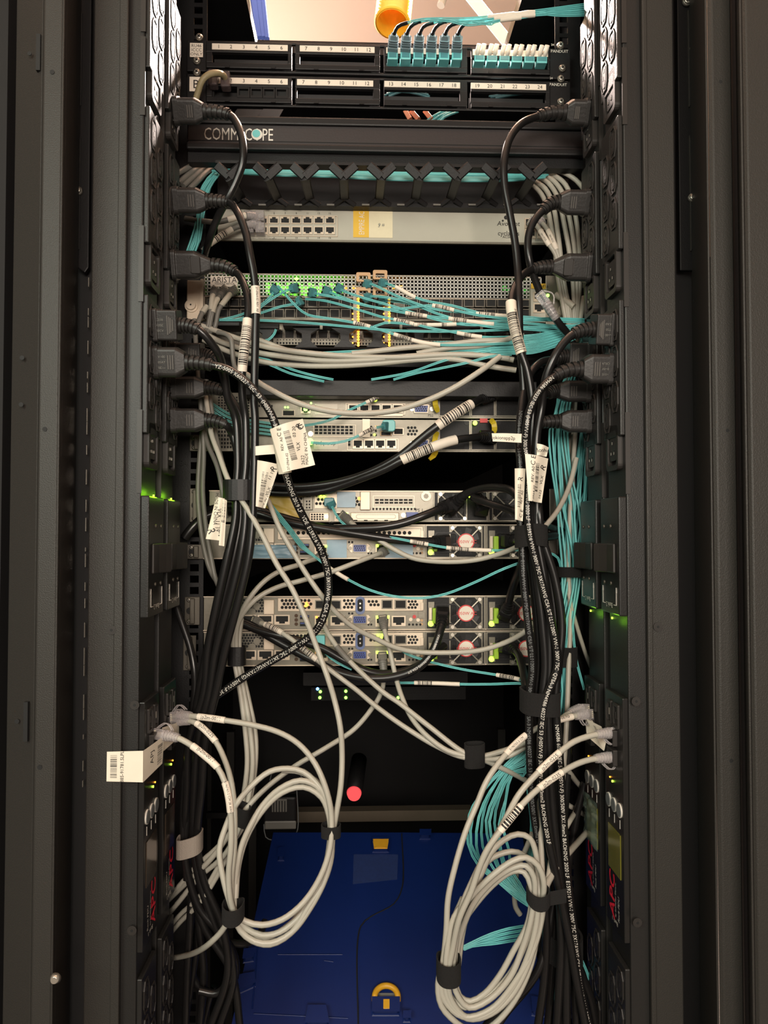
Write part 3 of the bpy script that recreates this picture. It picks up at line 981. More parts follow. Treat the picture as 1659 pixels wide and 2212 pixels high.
# ---- console server ------------------------------------------------------------------------------------
cs, (x0, x1, z0, z1) = unit('console_server', 'pale grey console server with a double row of jacks and a yellow tape label', 'console server', 470, 455, 1192, 525, .975, .25, M_beige)
MB().box((x0 + .004, .971, z0 - .001), (x1, .975, z0 + .0018)).build('bottom_lip', M_steel, cs)
Yq = .975
MB().frame(578, 466, 729, 511, Yq, .0008, 0, .0015).build('jack_frame', M_steel2, cs)
for r_, (ya, yb) in enumerate(((468, 484), (490, 507))):
    for c in range(8):
        xa = 533 + c * 24.2
        port(xa, ya, xa + 21, yb, Yq, cs, tab=(1 if r_ else -1) * -1)
nm = MB()
for c in range(6):
    nm.text(str(c * 2 + 5), P(592 + c * 24, 461, Yq) + EN * .0002, EX, EZ, .0035); nm.text(str(c * 2 + 6), P(592 + c * 24, 514, Yq) + EN * .0002, EX, EZ, .0035)
nm.text('100-240V~ 50/60Hz 0.75A', P(562, 517, Yq) + EN * .0002, EX, EZ, .0040)
nm.text('Avocent', P(1098, 483, Yq) + EN * .0002, EX, EZ, .0090, shear=.1); nm.text('cyclades', P(1098, 504, Yq) + EN * .0002, EX, EZ, .0088)
nm.text('ACS6016', P(1100, 512, Yq) + EN * .0002, EX, EZ, .0048)
nm.cyl(P(1093, 470, Yq), EN, .0028, 0, .0004, 14); nm.cyl(P(1102, 465, Yq), EN, .0018, 0, .0004, 12); nm.cyl(P(1086, 477, Yq), EN, .0014, 0, .0004, 12)
nm.text('CONSOLE', P(1168, 519, Yq) + EN * .0002, EX, EZ, .0035)
nm.build('lettering', M_ink, cs)
for xa in (1133, 1160): port(xa, 472, xa + 24, 494, Yq, cs, tab=-1); port(xa, 496, xa + 24, 516, Yq, cs, tab=-1)
tp = MB().rect(797, 453, 848, 514, Yq, 0, .0006).build('tape_label', M_cream, label='cream paper label with faint pencil marks beside the yellow tape', cat='label')
MB().text('3', P(818, 488, Yq) + EN * .0006, EX, EZ, .006).text('9 #', P(824, 486, Yq) + EN * .0006, EX, EZ, .006).build('pencil_marks', M_btn, tp)
ty = MB().rect(763, 453, 797, 513, Yq, .0, .0007).build('tape_label', M_yel, label='yellow tape with vertical white lettering on the pale console server', cat='label')
MB().text('EMPIRE AC', P(781, 483, Yq) + EN * .0007, EZ, -EX, .0105, N=EN, sx=.62).build('lettering', M_white, ty)

# ---- modular switch --------------------------------------------------------------------------------------
sw, (x0, x1, z0, z1) = unit('network_switch', 'large network switch with white mesh front glowing green, crowded with aqua fibres', 'network switch', 441, 597, 1168, 753, .985, .3, M_steeld)
# mesh grille of crossing bars in front of a lit cavity
g0, g1, gz0, gz1 = rc(441, 597, 1168, 643, .968)
def lattice(xa, xb, za, zb, Y, nx, nz, t, dep=.002):
    mb = MB()
    for i in range(nx + 1):
        x = xa + (xb - xa) * i / nx; mb.box((x - t / 2, Y, za), (x + t / 2, Y + dep, zb))
    for j in range(nz + 1):
        z = za + (zb - za) * j / nz; mb.box((xa, Y, z - t / 2), (xb, Y + dep, z + t / 2))
    return mb
lattice(g0, g1, gz0, gz1, .966, 92, 6, .0012).build('mesh_grille', M_grille, sw, kind='stuff')
MB().box((g0, .984, gz0 - .004), (g1, .9849, gz1)).build('grille_back', M_blk, sw)
MB().box((g0, .966, gz1), (g1, .985, gz1 + .0012)).build('top_edge', M_steel2, sw)
MB().box((g0 - .0005, .966, gz0 - .032), (g0 + .0012, .985, gz1)).build('side_edge', M_steel2, sw)
for k in range(28):
    px = 532 + k * 7.6
    if k in (1, 4, 5): continue
    c = P(px, 621 + (k % 3) * 3, .980)
    MB().box((c.x - .0022, .980, c.z - .0075), (c.x + .0022, .9825, c.z + .0060)).build('green_light', mat('led_green_soft', (.1, .8, .1), .4, emit=(0.16, 1.0, 0.03), es=1.6), sw)
c = P(640, 601, .962); MB().box((c.x - .0022, .963, c.z - .0012), (c.x + .0022, .9655, c.z + .0012)).build('green_light', M_lg, sw)
for k, px in enumerate((745, 765, 852, 866)):
    c = P(px, 620, .980)
    MB().box((c.x - .003, .980, c.z - .002), (c.x + .003, .9825, c.z + .002)).build('amber_light', mat('led_amber_dim', (1, .5, .1), .4, emit=(1.0, 0.42, 0.03), es=1.2), sw)
lm = MB()
for k, px in enumerate((1090, 1100, 1112, 1122, 1135)):
    c = P(px, 622 + (k % 3) * 5, .980); lm.box((c.x - .0025, .980, c.z - .003), (c.x + .0025, .9825, c.z + .003))
lm.build('dim_green_lights', mat('led_green_dim', (.1, .5, .1), .4, emit=(0.05, 1.0, 0.05), es=.18), sw, kind='stuff')
o = MB().rect(455, 597, 513, 620, .966, 0, .0012).build('name_plate', M_white, sw)
MB().text('ARISTA', P(485, 605, .966) + EN * .0012, EX, EZ, .0105, sx=.95).text('7050SX3-48YC8', P(485, 613.5, .966) + EN * .0012, EX, EZ, .0038).build('lettering', M_ink, o)
# cage rows
for row, (ya, yb) in enumerate(((646, 664), (668, 688))):
    for c in range(30):
        xa = 447 + c * 24.1
        if xa > 1158: break
        if 760 < xa + 12 < 786 or 830 < xa + 12 < 852: continue
        port(xa, ya, xa + 22, yb, .968, sw, m=M_steeld, name='transceiver_cage')
MB().box((x0, .966, P(829, 645.5, .968).z), (x1, .985, P(829, 643, .968).z)).build('cage_rail', M_steel2, sw)
MB().box((x0, .966, P(829, 667, .968).z), (x1, .985, P(829, 665, .968).z)).build('cage_rail', M_steeld, sw)
MB().box((x0, .966, P(829, 694, .968).z), (x1, .985, P(829, 689, .968).z)).build('cage_rail', M_steel, sw)
for c in range(24):
    xa = 590 + c * 24.1
    if 755 < xa + 12 < 790 or 825 < xa + 12 < 855: continue
    if xa > 1150: break
    port(xa, 712, xa + 23, 733, .97, sw, m=M_steeld, name='transceiver_cage')
b_ = MB(); x_0, x_1, z_0, z_1 = rc(590, 734, 1165, 747, .968)
MB().box((x_0, .968, z_0), (x_1, .985, z_1)).build('lower_sill', M_steel, sw)
grid(596, 741, 1160, 746, 86, 1, .968, sw, .0, .6, .9)
grid(596, 735, 1160, 738, 86, 1, .968, sw, .0, .35, .7)
# amber light columns on pale strips
for xs_ in (774, 841):
    for (ya, yb) in ((640, 696), (714, 740)):
        st = MB().rect(xs_ - 11, ya, xs_ - 3, yb, .962, 0, .002).build('light_strip', M_beige, sw)
    for k, py in enumerate((646, 652, 659, 665, 672, 678, 684, 690, 696, 716, 722, 728, 734, 741, 746)):
        led(xs_ + 0, py, .960, .0017, M_la, sw)
        if k % 2: led(xs_ - 12, py, .960, .0010, M_la, sw)
o = MB().rect(850, 655, 874, 668, .962, 0, .003).build('management_block', M_beige, sw)
grid(852, 657, 872, 666, 7, 3, .962, o, .003)
# dark cable guard with chamfered windows in front of the lower row
cg = thing('cable_guard', 'black plastic cable guard with chamfered windows below the aqua fibres', 'cable manager', P(829, 756, .945))
def barx(pxa, pya, pxb, pyb, Ya, Yb, nm='bar', m=None):
    a = P(pxa, pya, Ya); b = P(pxb, pyb, Ya)
    MB().box((a.x, Ya, a.z), (b.x, Yb, b.z)).build(nm, m or M_blk2, cg, bevel=.001)
barx(435, 694, 518, 704, .93, .96, 'top_bar'); barx(560, 698, 603, 710, .94, .96, 'top_bar'); barx(611, 698, 1145, 710, .94, .96, 'top_bar')
barx(570, 749, 1150, 757, .940, .955, 'bottom_bar')
for xc in (577, 662, 745, 815, 905, 990, 1075, 1140):
    c = P(xc, 730, .945)
    s_ = .945 / F
    poly = [(-30 * s_, 21 * s_), (30 * s_, 21 * s_), (10 * s_, 9 * s_), (9 * s_, -7 * s_), (24 * s_, -21 * s_), (-24 * s_, -21 * s_), (-9 * s_, -7 * s_), (-10 * s_, 9 * s_)]
    MB().prism(poly, c, EX, EZ, EN, -.004, .002).build('divider', M_blk2, cg)
for xc in (607, 694, 866, 1040): MB().rect(xc - 3, 702, xc + 3, 712, .938, 0, .001).build('clip', M_steel, cg)
# ears
e1 = thing('ear_bracket', 'pale steel mounting bracket with a thumbscrew at the left end of the switch', 'bracket', P(420, 700, .955))
MB().rect(404, 606, 440, 695, .955, 0, .002).build('plate', M_steel2, e1, bevel=.001)
MB().rect(435, 606, 441, 695, .955, .002, .006).build('fold', M_steel2, e1)
MB().cyl(P(414, 661, .953), EN, .0060, 0, .006, 20).cyl(P(414, 661, .953), EN, .0085, 0, .002, 20).build('thumbscrew', M_steel2, e1)
MB().cyl(P(414, 661, .953), EN, .0012, .006, .0062, 6).build('screw_recess', M_hole, e1)
e2 = thing('ear_bracket', 'pale steel mounting bracket with a thumbscrew at the right end of the switch', 'bracket', P(1200, 700, .955))
MB().rect(1178, 596, 1222, 705, .958, 0, .002).build('plate', M_steel, e2, bevel=.001)
MB().cyl(P(1217, 671, .956), EN, .0075, 0, .006, 20).build('thumbscrew', M_chrome, e2)
mm = thing('management_module', 'small grey module with yellow sticker and green light at the right end of the switch', 'module', P(1165, 695, .957))
MB().rect(1147, 613, 1186, 696, .957, -.02, .0).build('housing', M_beige, mm, bevel=.0008)
MB().rect(1147, 613, 1188, 624, .957, 0, .0008).build('sticker', M_yel, mm)
MB().text('spf1a', P(1174, 618.5, .957) + EN * .0009, EX, EZ, .006).build('lettering', M_ink, mm)
port(1152, 632, 1176, 652, .957, mm, tab=-1); port(1152, 656, 1176, 676, .957, mm, tab=-1)
led(1183, 638.5, .950, .0022, M_lg, mm)
# tan transceiver pull tabs
for i, (px, py) in enumerate(((785, 600), (821, 595), (785, 632), (821, 632))):
    t = MB(); w = 16
    c = P(px, py, .945)
    po = rrect(.0092, .0060, .002); pi = [(u * .62, v * .45 - .001) for u, v in po]
    t.ring(po, [(u, v) for u, v in pi], c, EX, EZ, EN, 0, .003); t.box((c.x - .0092, .945, c.z - .0005), (c.x - .0072, .966, c.z + .004)); t.box((c.x + .0072, .945, c.z - .0005), (c.x + .0092, .966, c.z + .004))
    t.build('pull_tab', M_tan, label='tan plastic transceiver pull tab, %s %s of a block of four' % (('upper', 'lower')[i // 2], ('left', 'right')[i % 2]), cat='pull tab')

# ---- blank shelf -----------------------------------------------------------------------------------------
sx0, sx1, sz0, sz1 = rc(520, 822, 1160, 856, .93)
MB().box((sx0, .93, sz0), (sx1, .955, sz1)).build('blank_panel', M_blk2, label='plain matt black one-unit bar below the aqua fibre bundle', cat='panel', bevel=.001)
MB().box((P(430, 750, .99).x, .985, P(829, 792, .985).z), (P(1170, 750, .99).x, 1.2, P(829, 762, .985).z)).build('lower_chassis', M_blk, label='black chassis hidden behind grey cables just under the switch', cat='chassis')

# ---- first server pair -------------------------------------------------------------------------------------
def psu_bay(par, x0, y0, x1, y1, Y):
    MB().frame(x0, y0, x1, y1, Y, .0012, 0, .002).build('supply_frame', M_steel, par)
    MB().rect(x0 + 2, y0 + 2, x1 - 2, y1 - 2, Y, 0, .0004).build('supply_face', M_blk, par)


for k, (lab, yt, yb) in enumerate((('upper silver one-unit server of the first pair, half hidden by the black bar', 850, 903), ('lower silver one-unit server of the first pair, lit by a green light', 906, 976))):
    s1, _ = unit('rack_server', lab, 'server', 440, yt, 1140, yb, YR, .6, M_steel)
    Y = YR; o = yt if k else 831
    psu_bay(s1, 948, yt + 2, 1015, yb - 3, Y); psu_bay(s1, 1017, yt + 2, 1068, yb - 3, Y); psu_bay(s1, 1070, yt + 2, 1136, yb - 3, Y)
    for px, py in ((956, 893), (1008, 893), (1076, 893)) if k == 0 else ((1008, 913), (1008, 967), (1077, 913), (1077, 967), (956, 967)):
        MB().cyl(P(px, py, Y), EN, .0035, .0005, .0012, 14).build('plug_cap', M_blk2, s1)
    if k == 0:
        grid(680, 857, 760, 863, 8, 1, Y, s1, .0006, .72, .8)
        port(650, 876, 671, 894, Y, s1, n=.001, tab=-1)
        MB().rect(612, 888, 635, 897, Y, 0, .0012).build('usb_port', M_hole, s1); MB().frame(610, 886, 637, 899, Y, .0005, 0, .0014).build('usb_shell', M_steel2, s1)
        for c in range(5): port(752 + c * 24, 874, 774 + c * 24, 892, Y, s1, n=.001, tab=-1)
        MB().frame(747, 872, 875, 896, Y, .0008, 0, .002).build('port_block_frame', M_steel2, s1)
        MB().box(P(760, 899, Y) + EN * .003, P(870, 896, Y)).build('card_edge', M_steel2, s1)
        lb = MB().rect(680, 873, 729, 896, Y, .0005, .0012).build('host_label', M_white, label='white host-name label on the upper server of the first pair', cat='label')
        MB().text('tokjus', P(699, 886, Y) + EN * .0012, EX, EZ, .0078).build('lettering', M_ink, lb)
        led(811, 864, Y, .0022, M_lg2, s1); led(660, 884, .945, .0028, M_lg, s1, name='port_light')
        for px, py in ((616, 880), (622, 880), (646, 874), (673, 880), (672, 871)): led(px, py, .950, .0013, M_lg, s1)
        vy = 884
    else:
        MB().frame(677, 918, 769, 944, Y, .0008, 0, .0016).build('slot_frame', M_steel2, s1); grid(679, 919, 763, 939, 9, 3, Y, s1, .0003, .74, .7)
        MB().rect(783, 906, 799, 945, Y, 0, .003).build('riser_latch', M_steel2, s1)
        for c in range(4): port(762 + c * 24, 950, 784 + c * 24, 970, Y, s1, n=.002, tab=-1)
        MB().frame(750, 948, 860, 974, Y, .0009, 0, .003).build('port_block_frame', M_steel2, s1)
        MB().rect(752, 951, 757, 956, Y, .003, .0032).build('vent', M_hole, s1); MB().rect(752, 958, 757, 963, Y, .003, .0032).build('vent', M_hole, s1)
        lb = MB().rect(678, 950, 730, 971, Y, .0005, .0012).build('host_label', M_white, label='white host-name label on the lower server of the first pair', cat='label')
        MB().text('dr-tokjus', P(704, 960, Y) + EN * .0012, -EX, -EZ, .0072, N=EN).build('lettering', M_ink, lb)
        led(670, 954, .945, .0045, M_lg, s1); led(670, 940, Y, .0014, M_steel, s1)
        MB().cyl(P(671, 937, Y), EN, .0035, .0005, .0014, 14).build('case_screw', M_chrome, s1)
        port(849, 925, 872, 940, Y, s1, n=.001); port(821, 932, 846, 942, Y, s1, n=.001, m=M_tan)
        holes([(882 + dx * 7.2 + (dy % 2) * 3.6, 924 + dy * 7) for dy in range(3) for dx in range(3)], .0019, Y, s1, .0006)
        holes([(802 + (i % 2) * 10, 922 + (i // 2) * 9) for i in range(6)], .0015, Y, s1, .0006)
        led(809, 939, Y, .0016, M_lg2, s1); led(811, 922, Y, .0012, M_la, s1)
        led(1026, 914, .955, .0030, M_lg2, s1)
        vy = 959
        MB().rect(1036, 905, 1052, 914, Y, 0, .004).build('release_latch', M_redr, s1)
    grid(552, 917 if k else 874, 590, 925 if k else 880, 7, 1, Y, s1, .0003, .6, .8)
    grid(470, yt + 6, 540, yb - 6, 11, 7, Y, s1, .0003, .6, .6)
    vg = MB().prism([(-.0092, .0042), (.0092, .0042), (.0078, -.0042), (-.0078, -.0042)], P(909, vy, Y), EX, EZ, EN, 0, .004).build('video_port', M_blue, s1)
    MB().ring([(-.0108, .0056), (.0108, .0056), (.0092, -.0056), (-.0092, -.0056)], [(-.0092, .0042), (.0092, .0042), (.0078, -.0042), (-.0078, -.0042)], P(909, vy, Y), EX, EZ, EN, 0, .003).build('video_shell', M_steel2, s1)
    pins = MB()
    for r_ in range(3):
        for c in range(5): pins.cyl(P(909 + (c - 2) * 5 + (r_ - 1) * 2, vy + (r_ - 1) * 4, Y), EN, .0009, .004, .0043, 6)
    pins.build('pin_holes', M_hole, s1, kind='stuff')
    for dx in (-19, 24): MB().cyl(P(909 + dx, vy, Y), EN, .0030, 0, .0025, 12).build('jack_screw', M_chrome, s1)
    label_('PS1', 930, vy - 9, Y, .005, s1, n=.0004); label_('PS2', 930, vy + 13, Y, .005, s1, n=.0004)
    MB().box(P(600, yt + 16, Y) + EN * .0008, P(750, yt + 17, Y)).build('seam', M_hole, s1)
# yellow straps by the supplies
for i, (lab, pts) in enumerate((('yellow strap beside the upper video port', [(941, 862, .955), (940, 872, .948), (946, 890, .955)]),
                                ('yellow strap end beside the lower video port', [(946, 934, .955), (938, 950, .945), (942, 970, .945), (936, 985, .93), (928, 992, .925)]),
                                ('bright yellow strap loop right of the green supply light', [(1060, 906, .945), (1068, 918, .935), (1068, 935, .94)]))):
    pa = Path(pts, .004); mb = MB(); L = pa.len
    pa.sweep(mb, [(L * q / 6, .0008, .0034 if 0 < q < 6 else .0022) for q in range(7)])
    mb.build('release_strap', M_yel2, label=lab, cat='strap')

# ---- second and third pairs ---------------------------------------------------------------------------------
def hexes(px0, py0, cols, rows, dx, dy, r, Y, par, n=.0006, m=None):
    holes([(px0 + c * dx + (rr % 2) * dx / 2, py0 + rr * dy) for rr in range(rows) for c in range(cols)], r, Y, par, n, m)


def vga(px, py, Y, par):
    MB().prism([(-.0165, 0), (-.0115, .006), (.0115, .006), (.0165, 0), (.0115, -.006), (-.0115, -.006)], P(px, py, Y), EX, EZ, EN, 0, .0012).build('video_plate', M_steel2, par, bevel=.0004)
    MB().prism(rrect(.0095, .0058, .002), P(px, py, Y), EX, EZ, EN, .0012, .0035).build('video_shell', M_steel, par)
    MB().prism(rrect(.0080, .0044, .0015), P(px, py, Y), EX, EZ, EN, .0035, .0040).build('video_port', M_blue, par)
    pins = MB()
    for r_ in range(3):
        for c in range(5): pins.cyl(P(px + (c - 2) * 4.6 + (r_ - 1) * 1.5, py + (r_ - 1) * 4, Y), EN, .0008, .004, .0043, 6)
    pins.build('pin_holes', M_hole, par, kind='stuff')
    for dx in (-21, 22): MB().cyl(P(px + dx, py, Y), EN, .0026, .001, .0035, 8).cyl(P(px + dx, py, Y), EN, .0012, .0035, .0037, 8).build('jack_screw', M_steel, par)


def usb(px, py, Y, par):
    MB().rect(px - 12, py - 6, px + 12, py + 6, Y, 0, .0012).build('usb_shell', M_steel, par)
    MB().rect(px - 10, py - 4.5, px + 10, py + 4.5, Y, .0012, .0014).build('usb_cavity', M_hole, par)
    MB().rect(px - 9, py - 3.5, px + 9, py - .5, Y, .0014, .0017).build('usb_tongue', M_blue, par)


def fan(px, py, Y, par, hw=36, hub=True, cut=0):
    """square fan: plate with octagonal opening, blades, four spokes, round hub label"""
    s_ = Y / F; w = hw * s_
    oc = [(w * .52, w * .93), (-w * .52, w * .93), (-w * .93, w * .52), (-w * .93, -w * .52), (-w * .52, -w * .93), (w * .52, -w * .93), (w * .93, -w * .52), (w * .93, w * .52)]
    sq = [(w * .6, w), (-w * .6, w), (-w, w * .6), (-w, -w * .6), (-w * .6, -w), (w * .6, -w), (w, -w * .6), (w, w * .6)]
    sq = [(w, w) if i in (0,) else p for i, p in enumerate(sq)]
    sq = [(w * .98, w), (-w * .98, w), (-w, w * .98), (-w, -w * .98), (-w * .98, -w), (w * .98, -w), (w, -w * .98), (w, w * .98)]
    c = P(px, py, Y)
    f = MB().ring(sq, oc, c, EX, EZ, EN, 0, .0022).build('fan_plate', M_steel, par)
    MB().prism(oc, c, EX, EZ, EN, .0003, .0005).build('fan_cavity', M_hole, f)
    bl = MB()
    for k in range(7):
        a = k * 2 * math.pi / 7 + .3
        d = V((math.cos(a), 0, math.sin(a))); e = V((-math.sin(a), 0, math.cos(a)))
        q = [c + EN * .0006 + d * w * .25 - e * w * .05, c + EN * .0016 + d * w * .82 - e * w * .10, c + EN * .0007 + d * w * .82 + e * w * .30, c + EN * .0006 + d * w * .28 + e * w * .22]
        bl.add(q, [(0, 1, 2, 3)])
    bl.build('blades', M_blk2, f)
    sp = MB()
    for k in range(4):
        a = math.pi / 4 + k * math.pi / 2; d = V((math.cos(a), 0, math.sin(a)))
        sp.box((0, 0, 0), (0, 0, 0)) if 0 else None
        pa = Path([c + EN * .0024 + d * w * .2, c + EN * .0024 + d * w * 1.12], .05); pa.sweep(sp, [(0, .0006, .0009), (pa.len, .0006, .0009)], k=1)
    sp.build('spokes', M_steel, f)
    if hub:
        MB().cyl(c, EN, w * .50, .002, .0042, 28).build('hub_ring', M_redr, f)
        h = MB().cyl(c, EN, w * .43, .0042, .0045, 28).build('hub_label', M_white, f)
        MB().text('1050W AC', c + EN * .0046, EX, EZ, .0058).build('fan_lettering', M_redr, f)
    for a in (-1, 1):
        for b in (-1, 1):
            MB().cyl(c + EX * a * w * .82 + EZ * b * w * .82, EN, .0030, .002, .0042, 12, r1=.0024).build('fan_screw', M_chrome, f)
    return f


def supply(par, x0, y0, x1, y1, Y, latch=True, fan_at=None, ledpos=None, hub=True):
    MB().frame(x0, y0, x1, y1, Y, .0014, 0, .003).build('supply_frame', M_steel, par)
    MB().rect(x0 + 2, y0 + 2, x1 - 2, y1 - 2, Y, 0, .0004).build('supply_face', M_blk, par)
    if latch:
        MB().rect(x0 + 6, y0 + 12, x0 + 19, y1 - 6, Y, .0004, .0015).build('latch_plate', M_steel, par)
        MB().rect(x0 + 14, y0 + 24, x0 + 24, y0 + 57, Y, .002, .012).build('release_latch', M_grn, par, bevel=.0012)
        MB().rect(x0 + 7, y0 + 24, x0 + 13, y0 + 50, Y, .002, .005).build('latch_spring', M_steel2, par)
        led(x0 + 11, y1 - 12, Y, .0036, M_lg2, par, n=.002)
    # inlet
    MB().ring(rrect(.0155, .0135, .003), rrect(.0135, .0115, .003), P(x0 + 44, y0 + 38, Y), EX, EZ, EN, 0, .003).build('power_inlet', M_blk2, par)
    if fan_at: fan(fan_at[0], fan_at[1], Y - .0005, par, hub=hub)


# pair two, upper server (different make: two fans without hub label)
s3, _ = unit('rack_server', 'upper server of the middle pair, patched with blue and yellow film', 'server', 452, 1060, 1150, 1128, YR, .6, M_steel)
Y = YR
MB().box((_[0], Y - .002, _[3] - .0012), (_[1], Y, _[3])).build('top_lip', M_steel2, s3)
supply(s3, 936, 1062, 1052, 1126, Y, latch=False); supply(s3, 1054, 1062, 1150, 1126, Y, latch=False)
fan(977, 1094, Y - .0005, s3, 32, hub=False); fan(1094, 1094, Y - .0005, s3, 32, hub=False)
led(1018, 1070, .945, .0042, M_lg2, s3)
MB().rect(656, 1065, 676, 1102, Y, 0, .004).build('card_bracket', M_steel, s3, bevel=.0006)
grid(660, 1080, 672, 1100, 2, 3, Y, s3, .004, .5, .55); MB().rect(662, 1067, 672, 1074, Y, .004, .0043).build('vent', M_hole, s3)
MB().rect(680, 1068, 728, 1098, Y, 0, .002).build('nic_plate', M_steel2, s3)
hexes(684, 1070, 3, 3, 8, 9, .0021, Y, s3, .002)
led(693, 1073, .960, .0022, M_lg2, s3); led(700, 1073, .960, .0022, M_lg2, s3)
MB().rect(778, 1062, 800, 1102, Y, .0, .005).build('riser_latch', M_steel2, s3, bevel=.0008)
hexes(768, 1076, 2, 3, 8, 7, .0021, Y, s3, .001); led(776, 1077, Y, .0022, M_la, s3, n=.0008)
MB().frame(805, 1071, 895, 1097, Y, .0010, 0, .002).build('slot_frame', M_steel2, s3); grid(809, 1077, 892, 1089, 8, 2, Y, s3, .0004, .78, .62)
grid(795, 1097, 900, 1102, 14, 1, Y, s3, .0004, .5, .9)
MB().cyl(P(920, 1072, Y), EN, .0066, 0, .003, 18).build('case_screw', M_steel2, s3); MB().cyl(P(920, 1072, Y), EN, .0035, .003, .0036, 6).build('screw_recess', M_steeld, s3)
MB().rect(757, 1107, 862, 1126, Y, 0, .003).build('slot_cover', M_steel2, s3, bevel=.001)
MB().ring(rrect(.026, .003, .0028), rrect(.0252, .0022, .002), P(812, 1116, Y), EX, EZ, EN, .003, .0036).build('slot_cover_ridge', M_steel, s3)
for px in (768, 790, 812, 834): MB().rect(px - 4, 1123, px + 4, 1125.5, Y, .003, .0033).build('tab_slot', M_hole, s3)
MB().rect(668, 1107, 711, 1126, Y, 0, .002).build('serial_plate', M_steel2, s3, bevel=.0008); grid(671, 1109, 700, 1124, 5, 3, Y, s3, .002, .7, .7)
MB().cyl(P(705, 1116, Y), EN, .0026, .002, .003, 12).build('jack_screw', M_chrome, s3)
port(723, 1106, 753, 1126, Y, s3, n=.001, tab=-1); led(748, 1110, .962, .0018, M_lg2, s3)
label_('PS 1', 905, 1102, Y, .006, s3, n=.0005); label_('LOM', 717, 1128, Y, .004, s3, n=.0005)
MB().prism([(-.008, .0045), (.008, .0045), (.0068, -.0045), (-.0068, -.0045)], P(890, 1114, Y), EX, EZ, EN, 0, .004).build('video_port', M_blue, s3)
MB().cyl(P(871, 1113, Y), EN, .003, 0, .003, 12).build('jack_screw', M_chrome, s3)
hexes(640, 1071, 2, 4, 7, 6, .0018, Y, s3, .0005)
# blue film patches, antistatic film
for (a, b, c_, d, lab) in ((728, 1063, 768, 1096, 'blue translucent film patch on the upper middle server'), (706, 1166, 749, 1205, 'blue translucent film covering jacks left of the lower middle video port'),
                           (832, 1174, 892, 1205, 'blue film over a jack right of the lower middle video port')):
    MB().rect(a, b, c_, d, Y - .004, .0, .0006).build('blue_film', M_bluetape, label=lab, cat='film')
def film(pts, Yf, m, name, lab, n=10, amp=.002):
    tl, tr, br, bl = [P(x, y, Yf) for x, y in pts]; rnd = random.Random(len(lab)); mb = MB(); vs = []
    for j in range(n + 1):
        for i in range(n + 1):
            p = tl.lerp(tr, i / n).lerp(bl.lerp(br, i / n), j / n); p.y += rnd.uniform(-amp, amp); vs.append(p)
    mb.add(vs, [(j * (n + 1) + i, j * (n + 1) + i + 1, (j + 1) * (n + 1) + i + 1, (j + 1) * (n + 1) + i) for j in range(n) for i in range(n)], True)
    mb.build(name, m, label=lab, cat='film')
film([(545, 1072), (630, 1068), (668, 1125), (552, 1104)], .957, M_antist, 'yellow_film', 'crumpled yellow plastic film on the upper middle server', amp=.0018)
film([(530, 1176), (640, 1178), (640, 1206), (532, 1206)], .955, M_bluetape, 'blue_film', 'long crumpled blue film strip at the lower left of the middle servers', amp=.0018)


